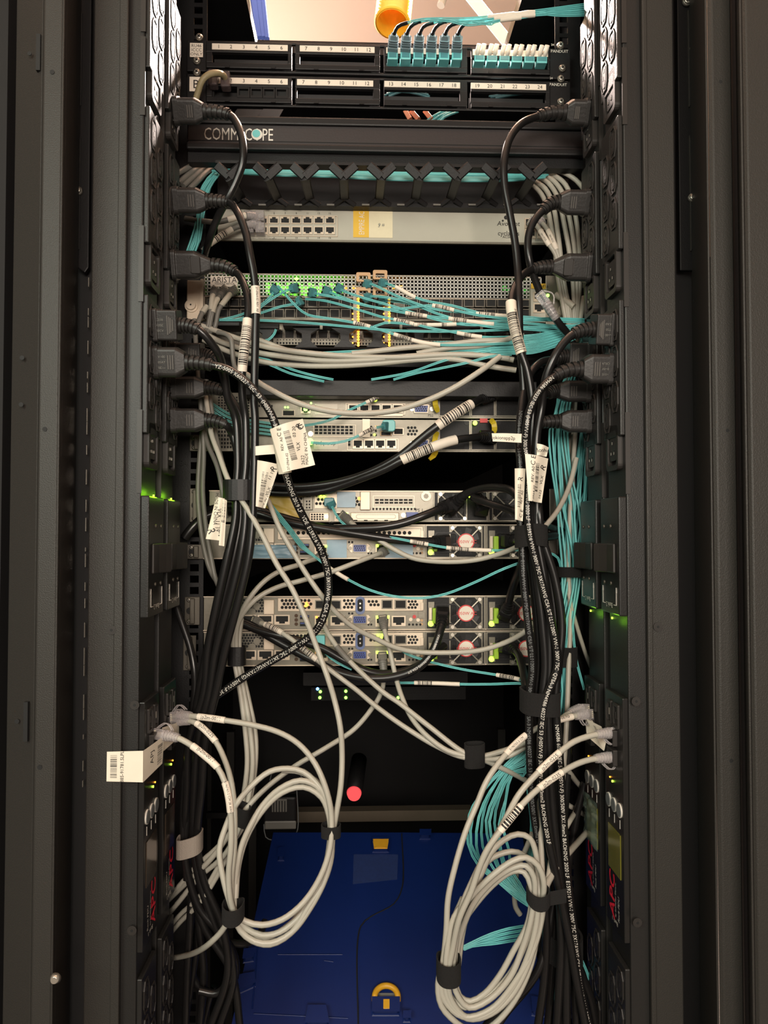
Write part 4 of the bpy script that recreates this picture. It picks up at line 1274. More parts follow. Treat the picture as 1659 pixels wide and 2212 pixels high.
def hp(label, yt, yb, video=True, nics=True, film_=False):
    s, b = unit('rack_server', label, 'server', 440, yt, 1182, yb, YR, .6, M_steel)
    Y = YR; h = (yb - yt) / 74.0; y = lambda v: yt + v * h
    MB().box((b[0], Y - .002, b[3] - .001), (b[1], Y, b[3])).build('top_lip', M_steel2, s)
    MB().box((b[0], Y - .002, b[2]), (b[1], Y, b[2] + .0012)).build('bottom_lip', M_steel2, s)
    # left vented block
    hexes(514, y(9), 9, 5, 6.5, 6, .0018, Y, s, .0006)
    for px, py in ((555, y(22)), (545, y(34))): MB().cyl(P(px, py, Y), EN, .0045, 0, .001, 18).build('knurled_screw', M_steel, s)
    MB().rect(570, y(8), 593, y(40), Y, 0, .0035).build('riser_latch', M_steel2, s, bevel=.0008)
    # upper cards
    MB().rect(600, y(4), 914, y(33), Y, 0, .0016).build('card_plate', M_steel2, s, bevel=.0006)
    if nics:
        hexes(610, y(10), 8, 3, 8.2, 7.4, .0022, Y, s, .0018)
        port(681, y(9), 700, y(28), Y, s, n=.0016, m=M_steel); port(714, y(9), 737, y(29), Y, s, n=.0016, m=M_steel)
        hexes(744, y(10), 3, 3, 8, 7.2, .0021, Y, s, .0018)
        hexes(797, y(12), 3, 2, 8, 7.2, .0021, Y, s, .0018)
        port(824, y(8), 848, y(28), Y, s, n=.0016, m=M_steel); port(852, y(8), 878, y(28), Y, s, n=.0016, m=M_steel)
        hexes(883, y(12), 3, 3, 7, 6.5, .0019, Y, s, .0018)
        # oval thumb latch
        MB().prism(rrect(.0062, .0115, .0055, 5), P(778, y(20), Y), EX, EZ, EN, .0016, .0045).build('oval_latch', mat('slate_blue', srgb(92, 108, 150), .4), s)
        MB().prism(rrect(.0035, .0080, .003, 4), P(778, y(20), Y), EX, EZ, EN, .0045, .0048).build('oval_recess', M_hole, s)
        for dy in (-4, 5): MB().cyl(P(778, y(20 + dy), Y), EN, .0012, .0048, .0054, 8).build('oval_pin', M_chrome, s)
        label_('PCIe 2', 862, y(2), Y, .0045, s, n=.0006)
    else:
        hexes(612, y(18), 26, 1, 10.9, 7, .0026, Y, s, .0018)
        MB().frame(606, y(8), 910, y(28), Y, .0008, .0016, .0024).build('slot_frame', M_steel, s)
    MB().rect(908, y(14), 914, y(30), Y, .0016, .004).build('spring_clip', M_steel2, s)
    # lower row
    for c in range(3):
        xa = 521 + c * 36
        port(xa, y(41), xa + 33, y(62), Y, s, n=.0005, m=M_steel2, tab=-1)
    for q in (43, 52, 61): MB().cyl(P(640, y(q), Y), EN, .0024, 0, .0006, 10).build('round_hole', mat('amber_hole', srgb(70, 45, 20), .6), s)
    usb(658, y(46), Y, s); usb(658, y(61), Y, s)
    port(680, y(43), 708, y(64), Y, s, n=.0005, tab=-1)
    if not film_: port(714, y(43), 744, y(64), Y, s, n=.0005, tab=-1)
    vga(777, y(51), Y, s)
    port(811, y(42), 842, y(66), Y, s, n=.0005, tab=-1)
    if not film_: port(846, y(43), 876, y(65), Y, s, n=.0005, tab=-1)
    for px in (815, 838): led(px, y(46), .960, .0019, M_lg2, s)
    led(704, y(47), .960, .0017, M_lg2, s); led(684, y(46), .960, .0015, M_la, s)
    hexes(754, y(38), 2, 1, 7, 7, .0015, Y, s, .0005); hexes(796, y(62), 2, 1, 6, 7, .0015, Y, s, .0005)
    MB().rect(903, y(34), 917, y(48), Y, 0, .003).build('bezel_block', M_steel, s)
    for px, py, mm_ in ((887, 51, M_steel2), (903, 52, M_steel2), (895, 45, M_redr)): MB().cyl(P(px, y(py), Y), EN, .0024, 0, .0012, 10).build('button', mm_, s)
    hexes(884, y(62), 4, 1, 8, 7, .0016, Y, s, .0005)
    for px, py in ((911, 53), (911, 61)): MB().cyl(P(px, y(py), Y), EN, .0019, 0, .0006, 8).build('indicator', M_la if py == 61 else M_hole, s) if 0 else MB().cyl(P(px, y(py), Y), EN, .0019, 0, .0006, 8).build('indicator', M_tan, s)
    supply(s, 919, yt + 1, 1047, yb - 2, Y, fan_at=(1006, (yt + yb) / 2)); supply(s, 1050, yt + 1, 1180, yb - 2, Y, fan_at=(1136, (yt + yb) / 2))
    return s


h1 = hp('lower server of the middle pair, its jacks under blue film', 1133, 1207, nics=False, film_=True)
h2 = hp('upper server of the bottom pair, with glowing orange hexagonal vents', 1287, 1361)
h3 = hp('lower server of the bottom pair, lit green by a network plug', 1363, 1437)
# warm lights behind the hexagonal vents of the bottom pair
lm = MB()
for px, py in ((662, 1303), (664, 1307), (660, 1309)): lm.cyl(P(px, py, .958), EN, .0017, 0, .001, 8)
lm.build('amber_light', M_la, h2)
lm = MB()
for px, py in ((664, 1382), (670, 1388), (677, 1390), (673, 1384), (668, 1391)): lm.cyl(P(px, py, .955), EN, .0024, 0, .001, 8)
lm.build('green_light', M_lg2, h3)
lm = MB()
for px, py in ((816, 1373), (824, 1377), (818, 1383), (826, 1372)): lm.cyl(P(px, py, .957), EN, .0019, 0, .001, 8)
lm.build('green_light', M_lg2, h3)

# slide rail ends on the mounting posts
for i, (lab, pts) in enumerate((('silver slide rail end left of the first server pair', (410, 940, 440, 975)), ('silver slide rail end left of the upper middle server', (410, 1055, 434, 1128)),
                                ('silver slide rail end left of the lower middle server', (404, 1176, 444, 1208)), ('silver slide rail end left of the upper bottom server', (399, 1289, 432, 1350)),
                                ('silver slide rail end left of the lower bottom server', (396, 1372, 424, 1448)), ('silver slide rail end right of the middle servers', (1186, 1056, 1228, 1124)),
                                ('silver slide rail end right of the lower middle server', (1184, 1140, 1226, 1200)), ('silver slide rail end right of the bottom servers', (1186, 1290, 1224, 1434)))):
    a, b, c_, d = pts
    t = thing('slide_rail', lab, 'rail', P((a + c_) / 2, d, .97))
    MB().rect(a, b, c_, d, .970, 0, .0022).build('end_plate', M_steeld, t, bevel=.0008)
    m_ = a if i < 5 else c_
    MB().rect((a + c_) / 2 - 4, b + 3, (a + c_) / 2 + 6, d - 3, .968, 0, .006).build('rail_channel', M_steeld, t, bevel=.001)
    for q in (b + 7, d - 8): screw((a + 9) if i < 5 else (c_ - 10), q, .967, .0032, t)
    MB().cyl(P(a + 11 if i < 5 else c_ - 12, (b + d) / 2, .968), EN, .0045, 0, .0006, 14).build('square_hole', M_hole, t)

# ---- far device with blinking lights, bar, red cap, latch, tote ------------------------------------------------
fdv = thing('disk_array', 'perforated dark equipment front deep inside with tiny blue and green lights', 'equipment', P(830, 1512, 1.45))
MB().rect(672, 1484, 1006, 1512, 1.45, -.2, 0).build('body', M_blk, fdv)
holes([(680 + i * 6.0 + (j % 2) * 3, 1488 + j * 5) for i in range(53) for j in range(5)], .0019, 1.45, fdv, .0005)
for px, py, m_ in ((686, 1488, M_lb), (692, 1494, M_lg), (691, 1507, M_lg), (747, 1493, M_lg), (747, 1507, M_lg), (860, 1507, M_lg), (809, 1493, M_blk2)):
    led(px, py, 1.448, .0030, m_, fdv)
dk = MB().rect(655, 1452, 1010, 1480, 1.3, -.3, 0).build('dark_device', M_blk, label='dark device edge under the bottom servers, barely visible', cat='equipment')
cb = MB().box(P(634, 1777, 1.62), P(1020, 1749, 1.62) + V((0, .03, 0))).build('cross_bar', mat('bar_brown', srgb(120, 108, 92), .5), label='pale brown horizontal bar deep inside the rack above the blue tote', cat='bar')
rl_ = thing('red_stem_cap', 'round glowing red cap on a dark stem hanging in the lower rack', 'lamp', P(765, 1712, 1.40))
MB().cyl(P(765, 1712, 1.40), EN, .0140, 0, .010, 24, r1=.0125).build('red_cap', M_lr, rl_)  # red cap with an emissive colour
MB().cyl(P(765, 1712, 1.40), V((0.1, 1, .35)), .0155, 0, .10, 20).build('stem', M_blk2, rl_)
lt_ = thing('cable_clip', 'black hanging clip with wire loops and a ribbed grey tab above the blue tote', 'clip', P(607, 1815, 1.30))
MB().rect(568, 1722, 640, 1790, 1.30, -.02, 0).build('body', M_blk2, lt_, bevel=.004)
tb_ = MB().rect(588, 1724, 620, 1752, 1.30, 0, .004).build('ribbed_tab', M_greyd, lt_)
for i in range(5): MB().rect(591 + i * 6, 1728, 593 + i * 6, 1752, 1.30, .004, .006).build('rib', M_blk, tb_)
MB().rect(572, 1772, 640, 1790, 1.30, 0, .004).build('lower_plate', M_greyd, lt_, bevel=.003)
for pts in ([(583, 1686), (590, 1665), (607, 1660), (640, 1668), (653, 1680), (652, 1695)], [(570, 1780), (574, 1808), (590, 1815), (632, 1808), (642, 1795), (641, 1700)]):
    mb = MB(); Path([(x, y, 1.295) for x, y in pts], .008).tube(mb, .0011, seg=6); mb.build('wire_loop', M_btn, lt_)
MB().rect(445, 1756, 500, 1768, 1.3, -.01, 0).build('bracket_arm', M_blk2, label='small black bracket with a screw below the left cable bundle', cat='bracket')

# blue tote with hinged lid, leaning back in the bottom of the rack
A, B = P(590, 1798, 1.27), P(1128, 1802, 1.27)
C, D = P(1182, 2262, .99), P(490, 2262, .99)
n_ = (B - A).cross(D - A).normalized()
if n_.y > 0: n_ = -n_
tt = thing('storage_tote', 'blue plastic storage tote with interlocking lid and yellow handles, low in the rack', 'tote', P(830, 2250, 1.1) + V((0, 0, -.2)))
dv = -n_ * .22
def quadbox(mb, a, b, c, d, t0, t1):
    vs = [p + n_ * t0 for p in (a, b, c, d)] + [p + n_ * t1 for p in (a, b, c, d)]
    return mb.add(vs, [(0, 1, 2, 3), (4, 7, 6, 5), (0, 4, 5, 1), (1, 5, 6, 2), (2, 6, 7, 3), (3, 7, 4, 0)])
def onl(px, py):
    d = _R @ V(((px - W / 2) / F, -(py - H / 2) / F, -1.0)); t = (A - CAM).dot(n_) / d.dot(n_); return CAM + d * t
quadbox(MB(), A, B, C, D, -.22, -.006).build('body', M_tote, tt, bevel=.004)
L1 = [(592, 1800), (866, 1800), (868, 1915), (850, 1950), (800, 1978), (777, 2000), (772, 2262), (492, 2262)]
L2 = [(1127, 1802), (870, 1800), (871, 1918), (853, 1954), (803, 1982), (781, 2003), (776, 2262), (1180, 2262)]
for LL in (L1, L2):
    pts = [onl(*q) for q in LL]; mb = MB(); k = len(pts)
    vs = [p + n_ * -.006 for p in pts] + [p + n_ * .0 for p in pts]
    mb.add(vs, [tuple(range(k)), tuple(range(2 * k - 1, k - 1, -1))] + [(i, (i + 1) % k, k + (i + 1) % k, k + i) for i in range(k)])
    mb.build('lid_flap', M_tote, tt, bevel=.0015)
sm_ = MB(); Path([onl(x, y) + n_ * -.0005 for x, y in ((868, 1800), (869, 1915), (851, 1952), (801, 1980), (779, 2001), (774, 2262))], .01).tube(sm_, .0013, seg=6); sm_.build('lid_seam', M_hole, tt)
def pad(poly, t0, t1, nm, m, bev=.002):
    pts = [onl(*q) for q in poly]; mb = MB(); k = len(pts)
    mb.add([p + n_ * t0 for p in pts] + [p + n_ * t1 for p in pts], [tuple(range(k)), tuple(range(2 * k - 1, k - 1, -1))] + [(i, (i + 1) % k, k + (i + 1) % k, k + i) for i in range(k)])
    return mb.build(nm, m, tt, bevel=bev)
pad([(806, 1818), (838, 1818), (838, 1840), (806, 1840)], 0, .010, 'clasp', M_tote); pad([(808, 1828), (836, 1828), (834, 1840), (810, 1840)], .010, .016, 'handle', M_totey)
ar = [onl(834 + 25 * math.cos(a), 2160 + 24 * math.sin(a)) for a in [math.pi + i * math.pi / 8 for i in range(9)]]
mb = MB(); Path([onl(809, 2166) + n_ * .004] + [p + n_ * .008 for p in ar] + [onl(859, 2166) + n_ * .004], .008).tube(mb, .0042, seg=8); mb.build('handle', M_totey, tt)
pad([(806, 2166), (860, 2166), (860, 2192), (806, 2192)], 0, .012, 'clasp', M_tote); pad([(829, 2172), (839, 2172), (839, 2188), (829, 2188)], .012, .014, 'latch_button', M_totey)
pad([(815, 2150), (852, 2150), (852, 2164), (815, 2164)], 0, .003, 'handle_recess', M_btn)
for poly in ([(668, 2184), (702, 2184), (708, 2216), (662, 2216)], [(518, 2118), (548, 2112), (550, 2130), (514, 2146)], [(530, 2062), (548, 2060), (546, 2075), (528, 2078)], [(1148, 2165), (1165, 2168), (1175, 2195), (1150, 2192)],
             [(908, 1803), (928, 1803), (928, 1812), (908, 1812)], [(873, 2196), (884, 2196), (884, 2206), (873, 2206)], [(604, 1842), (613, 1842), (612, 1858), (602, 1858)]):
    pad(poly, 0, .012, 'hinge_lug', M_tote)
pad([(764, 1846), (860, 1846), (858, 1900), (762, 1910)], 0, .0006, 'scuffed_sticker', mat('old_sticker', srgb(26, 46, 96), .7, var=.3, scale=200), 0)
for a_, b_ in (((560, 2000), (545, 2180)), ((548, 2190), (752, 2200)), ((700, 2075), (720, 2078)), ((600, 2062), (740, 2062))):
    mb = MB(); pa = Path([onl(*a_), onl(*b_)], .02); pa.tube(mb, .0012, seg=5); mb.build('moulded_rib', M_tote, tt)
sh = MB().box((-.24, 1.06, .42), (.24, 1.45, .43)).build('rack_shelf', M_blk, label='black shelf hidden under the blue tote', cat='shelf')

# ---- above the rack -------------------------------------------------------------------------------------------
ot = thing('cable_duct', 'orange corrugated tube end hanging above the open rack top', 'tube', P(847, 55, 1.32))
ax = V((-.10, -.30, -1)).normalized()
c0_ = P(847, 52, 1.32)
mb = MB(); rings = []; seg = 28
U_ = ax.orthogonal().normalized(); V_ = ax.cross(U_)
prof = []
for k in range(60):
    s_ = k * .0042; prof.append((s_, .0315 + (.0016 if k % 2 else -.0010)))
for s_, r_ in prof: rings.append([c0_ - ax * s_ + (U_ * math.cos(2 * math.pi * i / seg) + V_ * math.sin(2 * math.pi * i / seg)) * r_ for i in range(seg)])
mb.loft(rings, cap=False)
mb.build('corrugated_wall', M_orange, ot)
mb = MB(); mb.loft([[c0_ - ax * (s_) + (U_ * math.cos(2 * math.pi * i / seg) + V_ * math.sin(2 * math.pi * i / seg)) * (r_ - .0026) for i in range(seg)] for s_, r_ in prof], cap=False)
mb.build('inner_wall', M_orange, ot)
for i, (a, b, w) in enumerate((((536, -40), (556, 82), .007), ((548, -40), (566, 82), .006), ((558, -40), (573, 84), .005))):
    pa = Path([P(a[0] + 6, a[1], 1.5), P(b[0] + 4, b[1], 1.5)], .05); mb = MB(); pa.sweep(mb, [(0, .006, w), (pa.len, .006, w)])
    mb.build('strut', M_bluem, label='glossy blue metal strut above the rack, %s of three' % ('leftmost', 'middle', 'rightmost')[i], cat='strut')
pa = Path([P(975, -60, 1.7), P(1112, 110, 1.7)], .05); mb = MB(); pa.sweep(mb, [(0, .003, .013), (pa.len, .003, .013)])
mb.build('cable_tray_strap', mat('pale_teal', srgb(150, 205, 190), .5), label='pale teal strap crossing the ceiling above the rack', cat='strap')
mb = MB().cyl(P(952, 12, 2.2), V((.3, .2, 1)), .012, 0, .05, 14); mb.build('ceiling_fitting', M_white, label='small white fitting on the ceiling above the rack opening', cat='fitting')
lf = MB().box((.0, 1.72, 3.04), (.26, 1.90, 3.10)).build('ceiling_fixture', M_white, label='ceiling light fitting just above the picture', cat='light')
# ------------------------------------------------------------------ power cords with moulded plugs
PRINT = 'NM4586 60227 IEC 53 (H05VV-F) 300/500V 3X1.0mm2 BAOHING 2020 LF  E159216 VW-1 300V 75C 3X17AWG CSA S/T LL112007 VW-1 300V 75C  QTSA-3 NM4586 60227 IEC 53 (H05VV-F) 300/500V 3X1.0mm2 BAOHING 2020 LF'
PRINT2 = 'YZ-5005 K60227  IEC  53  (H05VV-F)  300/500V  3X1.0mm2  BAOHING 2019 LF   VDE  E159216 VW-1 300V 75C 3X17AWG  CSA S/T LL112007 VW-1 300V 75C 3X17AWG(17AWG)  H05VV-F 3G1.0mm2 <VDE> JET 2019 <PS>E JET BANDO 53 (H05VV-F) QTSA-3 NM4586 60227 IEC 53 300/500V 3X1.0mm2 BAOHING 2019 LF'


def cord(label, side, Yp, py, xb, xs, ys, pts, style='c13', hh=25, r=.0046, text=None, tf=0, tsize=.0055, hd=None, trev=False, tang=0.0, ink=None):
    """plug on a power strip face: xb = photo column where the body ends, (xs, ys) where the strain relief ends"""
    fx = side * (XF - .0058)
    z = P(xb, py, Yp).z
    p0 = V((fx, Yp, z)); pb = P(xb, py, Yp); pb = V((pb.x, Yp, z)); ps = P(xs, ys, Yp - .002)
    mid = pb.lerp(ps, .5); mid.z = pb.z * .62 + mid.z * .38
    path = Path([p0, p0.lerp(pb, .5), pb, mid, ps] + [P(*q) for q in pts], .005)
    Lb = (pb - p0).length; Ls = Lb + (mid - pb).length + (ps - mid).length
    mb = MB(); path.tube(mb, r, Lb * .6, path.len, seg=10)
    o = mb.build('power_cable', M_cord, label=label, cat='power cord')
    s_ = Yp / F; h = hh * s_; d = .0105 if style == 'c13' else .0125
    body = MB()
    if style == 'c13':      # flange, body, shoulder taper
        secs = [(-.0002, d * 1.05, h * 1.06), (Lb * .16, d * 1.05, h * 1.06), (Lb * .17, d, h * .97), (Lb * .72, d, h * .97), (Lb * .93, d * .85, h * .72), (Lb, d * .8, h * .62)]
        rf_ = .45
    elif style == 'long':
        secs = [(-.0002, d * 1.15, h * 1.1), (Lb * .10, d * 1.15, h * 1.1), (Lb * .12, d * 1.05, h), (Lb * .58, d * 1.05, h), (Lb * .96, d * .75, h * .45), (Lb, d * .7, h * .42)]
        rf_ = .4
    else:
        secs = [(-.0002, d * 1.1, h * 1.08), (Lb * .18, d * 1.1, h * 1.08), (Lb * .2, d, h), (Lb * .97, d, h), (Lb, d * .92, h * .95)]
        rf_ = .18
    path.sweep(body, secs, rf=rf_, k=4)
    pb_ = body.build('plug_body', M_plug, o, bevel=.0008)
    rg = MB()
    f0 = .50 if style != 'sq' else .62
    for k in range(4 if style == 'sq' else 3):
        q = Lb * (f0 + k * .075); hk = h * ((.62 - .08 * k) if style == 'sq' else .45)
        pt, T, N, B = path.fr(q)
        c = pt + N * (d * (1.0 if style != 'long' else 1.05)); rg.prism([(-.0006, -hk), (.0006, -hk), (.0006, hk), (-.0006, hk)], c, T, B, N, -.001, .0009)
    rg.build('grip_ridges', M_ridge, pb_)
    eb = MB(); pt, T, N, B = path.fr(Lb * .30); rnd = random.Random(int(py))
    for k in range(3): eb.text(''.join(rnd.choice('CE10A250V~KTL') for _ in range(4)), pt + N * d * 1.0 + B * (h * .35 - k * h * .35), T, B, .0034, N=N, lift=.0006)
    eb.build('embossed_marks', M_greyd if hh > 31 else M_pdu2, pb_)
    if style == 'long':
        pt, T, N, B = path.fr(Lb * .62)
        MB().prism(rrect(Lb * .13, h * .62, .002, 3), pt + N * d * .8, T, B, N, 0, .0045).build('thumb_latch', M_pdu2, pb_, bevel=.001)
    # ribbed strain relief
    sr = MB(); n = 5; L = Ls - Lb
    path.tube(sr, lambda q: .0066 - .0012 * (q - Lb) / L, Lb - .001, Ls, seg=12, step=.003)
    for k in range(n):
        a = Lb + L * (k + .12) / n; b = Lb + L * (k + .68) / n
        rr = .0088 - .0022 * k / n
        path.tube(sr, rr, a, b, seg=14, step=.004)
    sr.build('strain_relief', M_plug, o)
    if text:
        tm = MB(); path.wtext(tm, text, Ls + tf, tsize, r, tang, rev=trev, sx=.95)
        tm.build('printed_text', ink or M_inkw, o)
    return o, path


# lanes of the right-hand cord bundle: columns at set rows
RY = (1000, 1100, 1155, 1250, 1350, 1440, 1515, 1620, 1750, 1850, 1950, 2040, 2130, 2230)
RL = {'A': (1124, 1122, 1127, 1131, 1141, 1150, 1143, 1144, 1152, 1168, 1178, 1180, 1174, 1160),
      'B': (1136, 1134, 1139, 1150, 1160, 1163, 1157, 1160, 1166, 1186, 1198, 1196, 1190, 1182),
      'C': (1148, 1146, 1150, 1160, 1172, 1178, 1172, 1176, 1182, 1196, 1208, 1212, 1208, 1202),
      'D': (1158, 1160, 1160, 1176, 1186, 1187, 1184, 1186, 1194, 1204, 1216, 1226, 1224, 1224),
      'E': (1150, 1152, 1166, 1188, 1200, 1196, 1192, 1198, 1206, 1212, 1224, 1238, 1240, 1246),
      'G': (1142, 1140, 1145, 1168, 1193, 1204, 1178, 1168, 1174, 1192, 1214, 1232, 1248, 1268),
      'F': (1160, 1164, 1170, 1199, 1214, 1206, 1200, 1208, 1216, 1222, 1232, 1244, 1254, 1276)}


def lane(k, y0, Yb, dx=0, lanes=RL, rows=RY, dY=0):
    o = []
    for i, (y, x) in enumerate(zip(rows, lanes[k])):
        if y > y0:
            d = 0 if lanes is RL else max(0, min(.05, (y - 1250) / 600 * .05))
            o.append((x + dx, y, Yb + dY + d))
    return o


N_, F_ = .788, .863
cord('thick black cord from the topmost plug on the right, arching down the bundle', 1, F_, 243, 1222, 1161, 252,
     [(1125, 268, .85), (1101, 300, .845), (1089, 350, .84), (1090, 400, .84), (1101, 460, .84), (1112, 520, .84), (1119, 590, .838), (1121, 650, .83), (1123, 740, .83), (1130, 820, .83), (1132, 900, .83)] + lane('B', 950, .825), hh=27)
cord('black cord looping from the second plug on the right behind the clear network plug', 1, F_, 437, 1208, 1172, 455,
     [(1152, 480, .86), (1141, 515, .86), (1143, 560, .86), (1158, 610, .87), (1180, 660, .88), (1205, 695, .89), (1232, 730, .90), (1250, 790, .91), (1252, 860, .915)], hh=27)
cord('black cord with a long white barcode wrap, from the third plug on the right', 1, F_, 577, 1192, 1150, 582,
     [(1126, 598, .845), (1110, 625, .835), (1104, 660, .825), (1110, 700, .82), (1124, 755, .815), (1140, 805, .815), (1150, 870, .815), (1150, 940, .815)] + lane('E', 950, .81), style='long', hh=29)
OW, PW = cord('black cord from the upper square-bodied near plug on the right', 1, N_, 712, 1281, 1238, 722,
     [(1214, 745, .785), (1194, 778, .785), (1178, 820, .79), (1170, 880, .80), (1160, 940, .80)] + lane('D', 950, .80), style='sq', hh=33)
cord('black cord from the small square plug low behind the near right plugs', 1, F_, 770, 1224, 1196, 776,
     [(1170, 782, .85), (1148, 803, .84), (1132, 845, .83), (1124, 900, .82), (1121, 960, .815)] + lane('A', 990, .81), style='sq', hh=29, text=PRINT, tf=.10, ink=M_btn)
cord('black cord with white lettering from the tapered near plug on the right', 1, N_, 797, 1257, 1199, 812,
     [(1178, 830, .785), (1158, 856, .785), (1145, 885, .785), (1138, 920, .785), (1135, 970, .79)] + lane('G', 990, .79), hh=33, text=PRINT, tf=.004, trev=False)
cord('black cord from the seventh plug on the right, half hidden in the bundle', 1, F_, 845, 1206, 1184, 851,
     [(1168, 858, .85), (1154, 880, .84), (1145, 920, .83), (1140, 970, .82)] + lane('C', 990, .80), hh=24)
cord('black cord from the lowest plug on the right, text down its lower length', 1, F_, 910, 1210, 1166, 915,
     [(1157, 928, .855), (1152, 960, .85), (1154, 1010, .84)] + lane('F', 1090, .80), hh=25, text=PRINT, tf=.36)

# left side
LY = (900, 1000, 1060, 1120, 1200, 1300, 1400, 1500, 1600, 1700, 1815, 1900, 2000, 2100, 2230)
LL = {'A': (498, 505, 500, 496, 478, 458, 442, 430, 398, 396, 392, 404, 420, 470, 500),
      'B': (508, 514, 510, 508, 492, 470, 450, 440, 408, 404, 400, 410, 440, 500, 520),
      'C': (520, 522, 518, 520, 506, 482, 460, 448, 418, 414, 410, 414, 410, 405, 400),
      'D': (530, 531, 526, 530, 520, 496, 468, 452, 428, 420, 418, 430, 465, 505, 470),
      'E': (541, 541, 538, 541, 530, 506, 480, 460, 436, 430, 424, 424, 430, 440, 430),
      'G': (551, 550, 548, 546, 538, 515, 488, 466, 443, 436, 426, 440, 480, 492, 450)}
cord('thick black cord from the topmost plug on the left, curving past the white lettering', -1, F_, 241, 440, 497, 249,
     [(514, 272, .855), (525, 312, .85), (524, 352, .85), (510, 392, .855), (491, 430, .86), (470, 470, .875), (453, 515, .89), (442, 555, .93), (440, 600, 1.0), (440, 650, 1.03)], hh=27)
O2, P2 = cord('long black cord from the second plug on the left with a printed white wrap', -1, F_, 434, 446, 493, 437,
     [(514, 460, .84), (530, 500, .835), (540, 550, .83), (549, 600, .83), (553, 650, .83), (552, 720, .83), (550, 800, .83), (549, 870, .83)] + lane('G', 890, .83, lanes=LL, rows=LY), hh=27)
O3, P3 = cord('black cord from the third plug on the left carrying a large barcode sleeve', -1, F_, 573, 458, 509, 588,
     [(526, 612, .845), (536, 650, .835), (534, 700, .83), (528, 750, .825), (523, 803, .825), (524, 860, .83)] + lane('D', 890, .835, lanes=LL, rows=LY), style='long', hh=29)
cord('black cord from the square-bodied near plug on the left', -1, N_, 703, 388, 430, 713,
     [(450, 733, .79), (472, 765, .80), (485, 810, .82), (492, 860, .83)] + lane('B', 890, .84, lanes=LL, rows=LY), style='sq', hh=32)
O5, P5 = cord('long black cord with white lettering sweeping diagonally across the left servers', -1, N_, 783, 402, 459, 789,
     [(492, 798, .785), (528, 822, .785), (562, 858, .785), (586, 895, .785), (600, 935, .785), (610, 975, .79), (620, 1030, .80), (640, 1085, .81), (668, 1140, .82), (694, 1190, .825), (708, 1235, .83), (709, 1285, .83), (700, 1330, .83), (680, 1365, .835), (640, 1396, .84), (590, 1426, .845), (540, 1455, .85), (490, 1488, .855), (455, 1515, .86), (432, 1560, .87)],
     hh=33, text=PRINT2, tf=.004, tsize=.0060)
cord('black cord from the dim square plug between the two near left plugs', -1, F_, 768, 438, 463, 775,
     [(478, 800, .86), (490, 845, .855)] + lane('C', 890, .85, lanes=LL, rows=LY), style='sq', hh=26)
cord('black cord from the plug just below the near left plugs', -1, F_, 838, 443, 484, 846,
     [(497, 865, .86), (507, 900, .85)] + lane('E', 980, .855, lanes=LL, rows=LY), hh=25)
cord('black cord from the lowest plug on the left', -1, F_, 908, 444, 488, 918,
     [(500, 935, .87), (512, 975, .87), (517, 1030, .87), (510, 1120, .865), (486, 1220, .865), (462, 1330, .87), (440, 1440, .87), (425, 1520, .88), (412, 1640, .885), (405, 1760, .885), (400, 1850, .885), (430, 1960, .885), (470, 2010, .885), (500, 2060, .885), (498, 2110, .885), (470, 2145, .885), (430, 2140, .885)], hh=26)

# sleeves on these cords
sleeve(O2, P2, (553, 620), (553, 676), .0046, text='37-0964-02 REV. A0', tsize=.0034, ang=.3)
sleeve(O3, P3, (533, 692), (522, 804), .0046, code=(.16, .88, 1.15), ext=.0009)
for o in COL.objects:
    if o.get('label', '').startswith('black cord with a long white barcode wrap'): OL = o
# wrap on the third right cord
PL = Path([(1104, 640, .829), (1104, 660, .825), (1110, 700, .82), (1124, 755, .815), (1140, 805, .815)], .004)
sleeve(OL, PL, (1103, 655), (1128, 765), .0050, code=(.25, .97, .9), ext=.0012, m=M_paper)
tm = MB(); PL.wtext(tm, '37-0964-02 REV. A0  LCOM 0220', .02, .0040, .0063, .75); tm.build('print', M_ink, OL)


def pcord(label, pts, r=.0046, text=None, t0=.0, tsize=.0045, name='power_cable', plug=None, cat='power cord', m=None, **kw):
    o, pa = cable(name, pts, r, m or M_cord, label, cat, seg=10)
    if text:
        tm = MB(); pa.wtext(tm, text, t0, tsize, r, **kw); tm.build('printed_text', M_inkw, o)
    if plug:
        # inlet connector at the start of the path: block body and ribbed neck
        b = MB(); pa.sweep(b, [(-.001, .010, .0085), (.016, .010, .0085), (.020, .0075, .0065)], rf=.3); b.build('connector', M_blk2, o, bevel=.0008)
        n = MB()
        for k in range(4): pa.tube(n, .0072 - .0006 * k, .020 + k * .0045, .0232 + k * .0045, seg=12)
        n.build('strain_relief', M_blk2, o)
    return o, pa


# cords of the server supplies
o, pa = pcord('black cord with a white barcode sleeve rising to the upper supply of the first pair', [(1062, 852, .955), (1040, 862, .93), (1018, 873, .905), (985, 893, .90), (945, 920, .90), (905, 952, .905), (860, 988, .91), (800, 1020, .92), (730, 1042, .93), (650, 1052, .94), (560, 1050, .945), (480, 1075, .95)], .0052, plug=True)
sleeve(o, pa, (1017, 873), (947, 920), .0052, code=(.12, .88, 1.5), ext=.0012)
o, pa = pcord('black cord with a curved white sleeve plugged below the green light of the first pair', [(1058, 944, .957), (1040, 944, .93), (1015, 946, .915), (985, 950, .91), (950, 960, .905), (905, 978, .905), (868, 994, .905), (835, 1012, .91), (780, 1034, .92), (700, 1060, .935), (620, 1066, .945), (560, 1062, .95)], .0048, plug=True)
sleeve(o, pa, (984, 950), (866, 994), .0048, code=(.45, .92, 1.3), ext=.0014)
